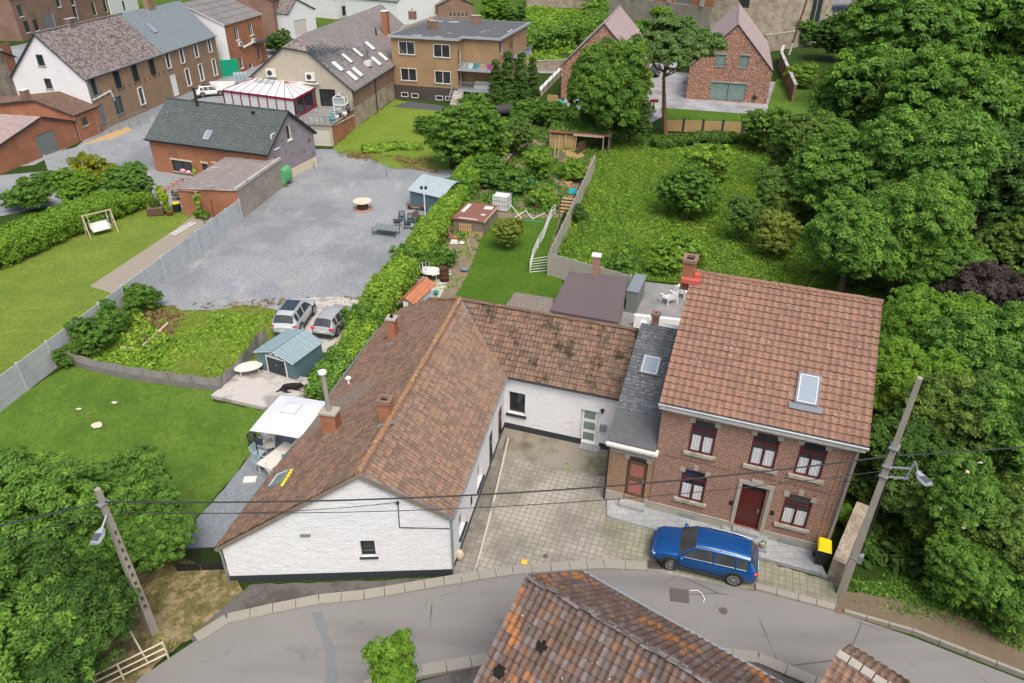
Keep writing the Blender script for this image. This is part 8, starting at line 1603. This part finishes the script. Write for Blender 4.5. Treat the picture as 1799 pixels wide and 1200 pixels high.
p = G(1110, 548); t = thing('garden_cabinet', 'tall grey metal cabinet along the left side of the paved terrace', 'cabinet', p, R(70)); mb = MB(); mb.bx(-.3, 2.6, -.35, .45, 0, 1.8); mb.build('body', 'gate_grey', t); mb = MB(); mb.bx(-.35, 2.65, -.4, .5, 1.8, 1.88); mb.build('lid', 'zinc', t); mb = MB(); mb.bx(.9, .95, -.4, -.35, .7, 1.1); mb.build('handle', 'steel', t)
mb = MB(); mb.prism([G2(1112, 574), G2(1112, 578), G2(1200, 588), G2(1200, 584)], 0, 1.1); tag(mb.build('low_white_wall', 'white_paint'), 'low white wall behind the slate roof of the annex', 'wall')
# ================================================================ YELLOW LID BIN
p = G(1438, 992); t = thing('wheelie_bin', 'black wheelie bin with yellow lid at the right corner of the brick house', 'wheelie bin', (p[0], p[1], .22), ab); v = [(-.24, -.27, .06), (.24, -.27, .06), (.24, .22, .06), (-.24, .22, .06), (-.29, -.36, 1.0), (.29, -.36, 1.0), (.29, .36, 1.0), (-.29, .36, 1.0)]; mb = MB(); mb.mesh(v, [(3, 2, 1, 0), (4, 5, 6, 7), (0, 1, 5, 4), (1, 2, 6, 5), (2, 3, 7, 6), (3, 0, 4, 7)]); mb.bx(-.31, .31, -.38, .38, .93, 1.0); mb.build('body', 'black_plastic', t)
mb = MB(); v = [(-.3, -.4, 1.01), (.3, -.4, 1.01), (.3, .38, 1.04), (-.3, .38, 1.04), (-.25, -.34, 1.08), (.25, -.34, 1.08), (.25, .32, 1.13), (-.25, .32, 1.13)]; mb.mesh(v, [(3, 2, 1, 0), (4, 5, 6, 7), (0, 1, 5, 4), (1, 2, 6, 5), (2, 3, 7, 6), (3, 0, 4, 7)]); mb.bar((-.2, .44, 1.02), (.2, .44, 1.02), .05, .05); mb.build('lid', 'yellow_plastic', t)
for s_ in (-1, 1): mb = MB(); mb.tube((s_*.27, .26, .13), (s_*.33, .26, .13), .13, .13, 14); mb.build('wheel', 'rubber', t)
mb = MB(); mb.bx(.02, .2, -.345, -.33, .55, .72, 0, Matrix.Rotation(R(-5), 4, 'X')); mb.build('sticker', 'white_plastic', t)
# ================================================================ DOG AND GOOSE
p = G(512, 690); t = thing('dog', 'large black and tan dog lying on the concrete slab beside the canopy', 'dog', (p[0], p[1], .25), R(8))
V = [(-.45, 0, .22), (-.2, .02, .25), (.1, .02, .27), (.36, 0, .28), (.52, -.02, .33), (.68, -.05, .30), (.84, -.08, .24), (-.62, -.12, .12), (-.85, -.25, .06), (.34, -.16, .12), (.60, -.24, .06), (.34, .18, .12), (.62, .16, .06), (-.42, -.2, .16), (-.2, -.34, .08), (-.02, -.34, .05), (-.46, .2, .14), (-.22, .30, .07)]
Eg = [(0, 1), (1, 2), (2, 3), (3, 4), (4, 5), (5, 6), (0, 7), (7, 8), (3, 9), (9, 10), (3, 11), (11, 12), (0, 13), (13, 14), (14, 15), (0, 16), (16, 17)]
Rr = [.19, .18, .185, .18, .12, .115, .055, .05, .03, .07, .045, .07, .045, .10, .06, .035, .09, .04]
skin_obj('body', V, Eg, Rr, 'fur_black', t)
for s_ in (-1, 1): mb = MB(); mb.ell((.62, -.04+s_*.1, .36), (.06, .035, .09), 8, 6); mb.build('ear', 'fur_black', t)
mb = MB(); mb.ell((.85, -.08, .24), (.09, .06, .05), 10, 6); mb.build('muzzle', 'fur_tan', t)
for a_ in ((.6, -.24, .06), (.62, .16, .06), (0, -.34, .05)): mb = MB(); mb.ell(a_, (.1, .05, .045), 8, 6); mb.build('paw', 'fur_tan', t)
p = G(1001, 248); t = thing('goose', 'white goose standing in the opening of the shelter', 'goose', (p[0], p[1], .05), R(160)); t.scale = (1.25,)*3
skin_obj('body', [(-.32, 0, .42), (-.15, 0, .38), (.08, 0, .36), (.22, 0, .42), (.28, 0, .58), (.27, 0, .76), (.32, 0, .83), (.38, 0, .82)], [(0, 1), (1, 2), (2, 3), (3, 4), (4, 5), (5, 6), (6, 7)], [.05, .13, .15, .10, .055, .04, .05, .025], 'feather', t)
mb = MB(); mb.tube((.37, 0, .82), (.47, 0, .80), .022, .01, 6); mb.build('beak', 'beak_orange', t)
for s_ in (-1, 1): mb = MB(); mb.tube((0, s_*.07, 0), (.0, s_*.07, .28), .015, .02, 6); mb.bx(-.02, .12, s_*.07-.05, s_*.07+.05, 0, .015); mb.build('leg', 'beak_orange', t)
# ================================================================ GARDEN CLUTTER
A = G(966, 262); t = thing('goose_shelter', 'ramshackle timber shelter with overgrown roof at the top of the garden', 'shelter', A, R(-14)); Ws, Ds = 7.2, 3.6
for a in ((0, Ws, Ds, Ds+.1, 0, 2.1), (0, .1, 0, Ds, 0, 2.1), (Ws-.1, Ws, 0, Ds, 0, 2.1)): mb = MB(); mb.bx(*a); mb.build('wall', 'wood_grey', t)
mb = MB(); mb.bx(.1, 3.2, -.04, .04, 0, 1.9); mb.build('front_board', 'wood_fence', t); mb = MB(); mb.bx(-.2, Ws+.2, -.3, Ds+.3, 2.1, 2.25); mb.build('roof', 'brown_plate', t); mb = MB(); mb.bx(2.9, 6.6, -.36, -.3, 1.95, 2.2); mb.build('fascia', 'wood_pale', t)
for x_ in (.0, 1.9, 3.2, 6.5): mb = MB(); mb.tube((x_, -.2, 0), (x_+.05, -.2, 2.1), .07, .06, 6); mb.build('post', 'wood_pale', t)
sheet('straw_patch', [(985, 262), (1008, 246), (1030, 256), (1022, 300), (1000, 330), (985, 320), (992, 290)], 'straw', .165, .1, .4)
def boards(name, label, A_, B_, h, n, m, cat='fence', tilt=0.):
    a, b = G(*A_), G(*B_); c0 = a[:2]; t = thing(name, label, cat, (*c0, 0)); L = np.linalg.norm(b-a); d = (b-a)[:2]/L
    for k in range(n): p = d*L*(k+.5)/n; mb = MB(); hh_ = h*random.uniform(.9, 1.05); mb.bar((p[0], p[1], 0), (p[0]+tilt, p[1], hh_), L/n*.9, .03, up=(-d[1], d[0], 0)); mb.build('board', m, t)
    for z_ in (.3, h*.8): mb = MB(); mb.bar((-.0, -.0, z_), (d[0]*L, d[1]*L, z_), .04, .07); mb.build('crossrail', m, t)
random.seed(6)
boards('board_gate', 'dark weathered board gate right of the goose', (1014, 274), (1034, 262), 1.5, 6, 'wood_dark', 'gate'); boards('board_gate', 'short grey board hurdle left of the goose path', (980, 282), (993, 283), 1.1, 4, 'wood_grey', 'gate'); boards('board_fence', 'leaning pale board fence in the shrubs left of the goose shelter', (921, 258), (933, 240), 1.8, 6, 'wood_pale'); boards('board_fence', 'dark board fence right of the goose shelter', (1034, 262), (1040, 245), 1.7, 5, 'wood_grey')
for k, (px, h_) in enumerate((((980, 283), 3.0), ((974, 275), 2.0), ((987, 262), 2.8))): mb = MB(); mb.tube((0, 0, 0), (.1, 0, h_), .07, .06, 6); tag(mb.build('stake', 'wood_pale', None, G(*px)), ['tall pale stake left of the goose', 'short pale stake beside the tall one', 'stake at the front of the goose shelter'][k], 'stake')
mb = MB(); mb.lathe((0, 0, 0), [(.001, 0), (.25, 0), (.33, .3), (.29, .28), (.001, .1)], 14); tag(mb.build('pink_bucket', 'pink_plastic', None, G(981, 256)), 'bright pink tub by the goose shelter', 'tub')
def pallet(px, rz, label, z=0, tilt=0, name='pallet', m='wood_grey', s=1.):
    t = thing(name, label, 'pallet', (*G2(*px), z), rz); t.rotation_euler.x = tilt; t.scale = (s, s, s)
    for k in range(6): mb = MB(); mb.bx(-.6+k*.21, -.46+k*.21, -.5, .5, .1, .125); mb.build('slat', m, t)
    for y_ in (-.45, 0, .45): mb = MB(); mb.bx(-.6, .6, y_-.05, y_+.05, 0, .1); mb.build('runner', m, t)
pallet((880, 292), R(-15), 'grey wooden pallet lying raised in the upper garden shrubs', 1.0, R(5), s=1.8); pallet((863, 322), R(-10), 'small pallet in the shrubs above the white water tank', .3, s=1.2); pallet((818, 412), R(-17), 'pale pallet leaning in front of the garden store, left one', .5, R(75), m='wood_fence'); pallet((838, 412), R(-17), 'pale pallet leaning in front of the garden store, right one', .5, R(75), m='wood_fence')
p = G(882, 369); t = thing('water_tank', 'white caged water tank beside the plot lawn', 'water tank', p, R(-18)); mb = MB(); mb.bx(-.58, .58, -.5, .5, .14, 1.1); mb.build('tank', 'tank_plastic', t); mb = MB()
for k in range(7): x_ = -.6+k*.2; mb.tube((x_, -.53, .1), (x_, -.53, 1.15), .014, .014, 4); mb.tube((x_, .53, .1), (x_, .53, 1.15), .014, .014, 4)
for z_ in (.15, .5, .85, 1.15): mb.path([(-.61, -.53, z_), (.61, -.53, z_), (.61, .53, z_), (-.61, .53, z_), (-.61, -.53, z_)], .014, 4)
mb.build('cage', 'zinc', t); mb = MB(); mb.bx(-.6, .6, -.52, .52, 0, .12); mb.build('pallet_base', 'wood_grey', t); t.scale = (1.3, 1.3, 1.4)
t = thing('paddling_pool', 'teal plastic basin filled with dark water in the upper garden', 'basin', G(919, 327)); mb = MB(); mb.lathe((0, 0, 0), [(.9, 0), (1.1, .55), (1.14, .57), (1.06, .55), (.88, .1)], 22); mb.build('basin', 'teal_plastic', t); mb = MB(); mb.lathe((0, 0, 0), [(.001, .42), (1.02, .42)], 22); mb.build('water', 'glass_dark', t)
mb = MB(); mb.ell((0, 0, .3), (.3, .3, .3), 16, 10); tag(mb.build('pink_ball', 'pink_plastic', None, G(944, 367)), 'pink ball beside the green net post', 'ball')
t = thing('toy_float', 'orange ring shaped toy with a red ball on the plot lawn', 'toy', G(862, 380)); mb = MB(); 
for k in range(16): a0, a1_ = 2*math.pi*k/16, 2*math.pi*(k+1)/16; mb.tube((math.cos(a0)*.55, math.sin(a0)*.4, .15), (math.cos(a1_)*.55, math.sin(a1_)*.4, .15), .16, .16, 8)
mb.build('ring', 'orange_plastic', t); mb = MB(); mb.ell((-.15, .15, .38), (.3, .3, .26), 12, 8); mb.build('ball', 'red_paint', t)
for k, px in enumerate(((858, 352), (900, 376), (940, 383), (983, 383), (981, 345))): mb = MB(); mb.tube((0, 0, 0), (0, 0, 2.3), .035, .035, 6); tag(mb.build('net_post', 'steel_green', None, G(*px)), ['leftmost green post behind the garden store', 'green post right of the white water tank', 'green post beside the pink ball', 'green post at the top of the steps', 'rearmost green post by the wall'][k], 'post', 'green posts across the garden')
t = thing('broken_frame', 'collapsed white tube frame lying at the edge of the plot lawn', 'tube frame', G(900, 384)); mb = MB(); L3 = [((-.2, 1.2, 1.), (1., -.5, .05)), ((.2, .1, .05), (1.3, .6, .6)), ((1.3, .6, .6), (2.0, -.4, .05)), ((2.0, -.2, .1), (3.2, .6, .4))]
for a_, b_2 in L3: mb.tube(a_, b_2, .03, .03, 6)
mb.build('tube', 'white_paint', t); mb = MB(); mb.tube((-.2, 0, .05), (3.0, -.9, .05), .04, .04, 6); mb.build('base_tube', 'teal_plastic', t)
# wooden steps + white rope fence
A = G(992, 376); t = thing('timber_steps', 'timber edged steps climbing beside the garden wall', 'steps', A, R(-14))
for k in range(5): mb = MB(); mb.bx(-.7, .9, k*.55, k*.55+.55, 0, .12+k*.14); mb.build('step', 'wood_fence', t); mb = MB(); mb.bx(-.72, .92, k*.55-.04, k*.55, 0, .14+k*.14); mb.build('riser', 'wood_dark', t)
pr = [(931, 480), (936, 458), (945, 437), (955, 420), (962, 400), (968, 385), (975, 378)]; c0 = G(*pr[0]); t = thing('white_rail_fence', 'white rope and net fence curving along the plot lawn to the steps', 'fence', c0)
Q_ = [G(*p)-c0 for p in pr]
for q in Q_[::1]: mb = MB(); mb.tube(q, q+np.array([0, 0, 1.05]), .035, .035, 6); mb.build('post', 'white_paint', t)
for j in range(5): mb = MB(); random.seed(j); mb.path([Vector(q)+Vector((0, 0, .25+.2*j+random.uniform(-.06, .06))) for q in Q_], .022, 5); mb.build('rope', 'net_white', t)
a = G(931, 480)-c0; 
for j in range(6): mb = MB(); b_2 = G(962, 478)-c0; mb.tube((a[0], a[1]+j*.28, .1+.1*j), (b_2[0], b_2[1]+j*.28, .15+.12*j), .03, .03, 5); mb.build('step_bar', 'net_white', t)
# drum, upside chair on table, can, basin etc
t = thing('oil_drum', 'rusty brown open oil drum in the garden corner', 'drum', G(781, 494)); mb = MB(); mb.lathe((0, 0, 0), [(.001, .03), (.37, 0), (.37, .35), (.385, .37), (.37, .39), (.37, .75), (.385, .77), (.37, .79), (.37, 1.15), (.39, 1.17), (.34, 1.15), (.34, .5), (.001, .5)], 20); mb.build('drum', 'rust', t); mb = MB(); mb.tube((-.35, -.1, .75), (-.95, -.25, .6), .07, .07, 8); mb.build('pipe', 'white_plastic', t)
table('plastic_table', 'grey white round plastic table with a chair upside down on it', (757, 490), 0, 1.6, 1.5, .75, 'white_plastic', oval=True)
p = G(757, 490); gc = gchair((757, 490), R(30), 'white_plastic', 'white plastic chair upside down on the round plastic table'); gc.location = (p[0]-.45, p[1]+.1, 1.5); gc.rotation_euler = (R(160), R(15), R(30))
gc = gchair((735, 500), R(60), 'white_plastic', 'white plastic chair tipped over beside the hedge below the round table'); gc.rotation_euler = (R(80), 0, R(50)); gc.location.z = .3
mb = MB(); mb.lathe((0, 0, 0), [(.001, 0), (.16, 0), (.16, .3), (.001, .33)], 12); mb.tube((-.12, 0, .1), (-.42, 0, .36), .03, .025, 6); mb.path([(.14, 0, .05), (.3, 0, .2), (.1, 0, .38)], .02, 5); tag(mb.build('watering_can', 'green_plastic', None, (*G2(766, 520), .15)), 'green watering can on the garden slab', 'watering can')
mb = MB(); mb.lathe((0, 0, 0), [(.001, 0), (.3, 0), (.38, .12), (.33, .1), (.001, .04)], 14); tag(mb.build('metal_basin', 'gate_grey', None, (*G2(817, 477), .15)), 'grey metal basin on the dirt path beside the plot lawn', 'basin')
mb = MB(); mb.bar((0, 0, 0), (.25, .1, 1.3), .5, .03); tag(mb.build('magenta_cloth', 'magenta_cloth', None, G(784, 422)), 'magenta cloth hanging at the hedge by the garden store', 'cloth'); mb = MB(); mb.bar((0, 0, 0), (-.25, .1, 1.4), .4, .03); tag(mb.build('leaning_board', 'wood_pink', None, G(793, 424)), 'reddish board leaning beside the magenta cloth', 'board'); mb = MB(); mb.tube((0, 0, 0), (-.3, .8, .9), .03, .03, 6); tag(mb.build('tool_handle', 'wood_pale', None, G(827, 442)), 'pale tool handle leaning beside the dirt path', 'tool')
for k, (px, m_, s_) in enumerate((((798, 430), 'white_plastic', .35), ((812, 430), 'white_plastic', .25), ((800, 420), 'terracotta', .25), ((803, 445), 'gate_grey', .2), ((748, 530), 'cloth_dark', .4), ((742, 515), 'steel', .25), ((830, 395), 'green_plastic', .2), ((1000, 334), 'terracotta', .35), ((1005, 341), 'teal_plastic', .5), ((970, 374), 'white_plastic', .2), ((905, 335), 'cloth_dark', .3), ((960, 330), 'stone_cream', .25))):
    lb = ['white plastic bag heap below the garden store', 'white pot right of the plastic heap', 'terracotta rubble behind the white heap', 'small grey tin on the path below the heap', 'dark heap beside the watering can', 'silver bent metal piece beside the hedge', 'green bucket right of the garden store', 'orange brick block on top of the steps', 'pale blue board on the garden wall path', 'small white pot by the green post', 'dark sack left of the teal basin', 'pale stone on the upper garden path'][k]
    mb = MB(); random.seed(k); v = [(x_*random.uniform(.8, 1.2), y_*random.uniform(.8, 1.2), z_*random.uniform(.7, 1.2)) for x_, y_, z_ in ((-s_, -s_*.7, 0), (s_, -s_*.7, 0), (s_, s_*.7, 0), (-s_, s_*.7, 0), (-s_*.8, -s_*.5, s_*.8), (s_*.7, -s_*.5, s_*.8), (s_*.8, s_*.5, s_*.8), (-s_*.7, s_*.6, s_*.7))]; mb.mesh(v, [(3, 2, 1, 0), (4, 5, 6, 7), (0, 1, 5, 4), (1, 2, 6, 5), (2, 3, 7, 6), (3, 0, 4, 7)]); tag(mb.build(lb.split(' ')[1] if False else 'clutter_item', m_, None, (*G2(*px), .15)), lb, 'clutter')
# orange tiled wall end behind the farmhouse
A = G(722, 560); t = thing('tiled_wall', 'short white wall capped with orange clay tiles behind the hedge', 'wall', A, R(70)); mb = MB(); mb.bx(-.6, 3.0, -.2, .2, 0, 1.7); mb.build('masonry', 'white_rough', t); roof_plane([(-.6, -.65, 1.5), (3., -.65, 1.5), (3., .1, 1.95), (-.6, .1, 1.95)], 'terracotta', .22, .3, .04, .03, parent=t); roof_plane([(3., .65, 1.5), (-.6, .65, 1.5), (-.6, .1, 1.95), (3., .1, 1.95)], 'terracotta', .22, .3, .04, .03, parent=t)
# near row houses: green container, wrapped tank, white barrier
mb = MB(); mb.bx(-1.9, 1.9, -1.2, 1.2, 0, 2.6); o = mb.build('green_container', 'green_plastic', None, G(398, 132), R(40)); tag(o, 'big green box container at the end of the row houses', 'container')
t = thing('wrapped_tank', 'pale grey strapped cube tank beside the green container', 'tank', G(425, 150), R(20)); mb = MB(); mb.bx(-1., 1., -1., 1., 0, 1.9); mb.build('tank', 'blue_plastic_pale', t)
for x_ in (-.6, 0, .6): mb = MB(); mb.bx(x_-.06, x_+.06, -1.03, 1.03, 0, 1.93); mb.build('strap', 'zinc', t)
mb = MB(); mb.bx(-1.9, 1.9, -.15, .15, 0, 1.7); mb.bx(-1.7, -1.5, .15, 1.6, 0, 1.2); tag(mb.build('white_screen', 'white_paint', None, G(394, 163), R(5)), 'white low screen wall below the green container', 'screen')
# skip
p = G(1396, 36); t = thing('skip', 'cream waste skip full of rubble with striped corners', 'skip', p, R(-15)); v = [(-2.2, -1, 0), (2.2, -1, 0), (2.2, 1, 0), (-2.2, 1, 0), (-3.2, -1.2, 1.9), (3.2, -1.2, 1.9), (3.2, 1.2, 1.9), (-3.2, 1.2, 1.9)]; mb = MB(); mb.mesh(v, [(3, 2, 1, 0), (0, 1, 5, 4), (1, 2, 6, 5), (2, 3, 7, 6), (3, 0, 4, 7)]); mb.build('body', 'skip_cream', t); mb = MB(); mb.bx(-3, 3, -1.1, 1.1, 1.3, 1.6); mb.build('rubble', 'gravel_beige', t)
for s_ in (-1, 1): mb = MB(); mb.bx(s_*2.9-.25, s_*2.9+.25, -1.26, -1.2, 1.1, 1.8); mb.build('stripe_panel', 'red_paint', t)
for k, (px, s_) in enumerate((((172, 750), .28), ((140, 722), .13), ((202, 711), .16))): P_ = [(G2(*px)[0]+math.cos(a)*s_*random.uniform(.6, 1.2)*1.5, G2(*px)[1]+math.sin(a)*s_*random.uniform(.6, 1.2)) for a in np.linspace(0, 6.28, 9)[:-1]]; sheet('molehill_patch', P_, 'stone_cream', .152+.002*k, world=True)
# far odds and ends
mb = MB(); mb.tube((-1.2, 0, .8), (1.2, 0, .8), .7, .7, 16); mb.bx(-.9, -.7, -.5, .5, 0, .3); mb.bx(.7, .9, -.5, .5, 0, .3); tag(mb.build('grey_tank', 'cloth_dark', None, G(886, 203), R(10)), 'dark cylindrical tank at the foot of the conifers', 'tank')
t = thing('play_slide', 'wooden play tower with teal slide behind the garden', 'play tower', G(972, 192), R(-15)); mb = MB(); mb.bx(-.8, .8, -.7, .7, 1.2, 1.35); mb.bx(-.8, .8, -.72, -.66, 0, 2.2); mb.build('tower', 'wood_fence', t); mb = MB(); mb.bar((.9, 0, 1.4), (3., -.6, .1), .6, .08); mb.build('slide', 'teal_plastic', t)
p = G(1324, 182); t = thing('barbecue', 'small black kettle barbecue beside the sliding window', 'barbecue', p); mb = MB(); mb.ell((0, 0, .95), (.35, .35, .3), 12, 8); mb.build('kettle', 'black_metal', t)
for k in range(3): a0 = k*2.1; mb = MB(); mb.tube((math.cos(a0)*.3, math.sin(a0)*.3, 0), (0, 0, .8), .025, .025, 5); mb.build('leg', 'black_metal', t)
t = thing('basketball_hoop', 'blue basketball stand with red board beside the pine trunk', 'basketball stand', G(1146, 206)); mb = MB(); mb.tube((0, 0, 0), (0, 0, 2.4), .08, .08, 8); mb.build('pole', 'blue_tarp', t); mb = MB(); mb.bx(-.6, .6, -.2, -.14, 2.1, 2.5); mb.build('backboard', 'red_paint', t)
mb = MB(); mb.bx(-.55, .55, -.3, .3, 0, .5); tag(mb.build('storage_box', 'zinc', None, (*G2(1205, 148), .15), R(-15)), 'small grey box on the paving left of the right new house', 'box')
# terrace clutter
for k, (px, m_, lb) in enumerate((((583, 213), 'teal_plastic', 'teal figure shaped planter at the terrace corner'), ((592, 210), 'white_plastic', 'white pot second from the terrace corner'), ((597, 206), 'cloth_dark', 'dark pot with pink flowers on the terrace'), ((606, 204), 'white_plastic', 'white pot with a red topiary on the terrace'), ((613, 198), 'cloth_dark', 'dark round planter at the far end of the terrace'))):
    t = thing('terrace_pot', lb, 'pot', G(*px, 2.62)); mb = MB(); mb.lathe((0, 0, 0), [(.001, 0), (.22, 0), (.3, .55), (.001, .5)], 12); mb.build('pot', m_, t); mb = MB(); mb.tube((0, 0, .5), (0, 0, 1.0), .03, .03, 5); mb.ell((0, 0, .95), (.14, .14, .14), 10, 8); mb.build('plant', ['teal_plastic', 'leaf_mid', 'flower_pink', 'red_paint', 'leaf_dark'][k], t)
for k, px in enumerate(((322, 300), (332, 303))): mb = MB(); mb.ell((0, 0, .1), (.3, .15, .2), 8, 6); p = G(*px, 1.7); tag(mb.build('window_flowers', 'flower_pink', None, (p[0], p[1]-.1, 1.65)), ['left pink and white flower box on the orange house window sill', 'right pink and white flower box on the orange house window sill'][k], 'flower box')
mb = MB(); v = [(.0, 0), (.35, .03), (.5, -.15), (.55, -.45), (.45, -.6)]; mb.path([Vector((x_, y_, 0)) for x_, y_ in v], .02, 5); tag(mb.build('chalk_mark', 'white_paint', None, (*G2(1211, 1042), .158)), 'white curved paint mark beside the manhole cover', 'road mark')
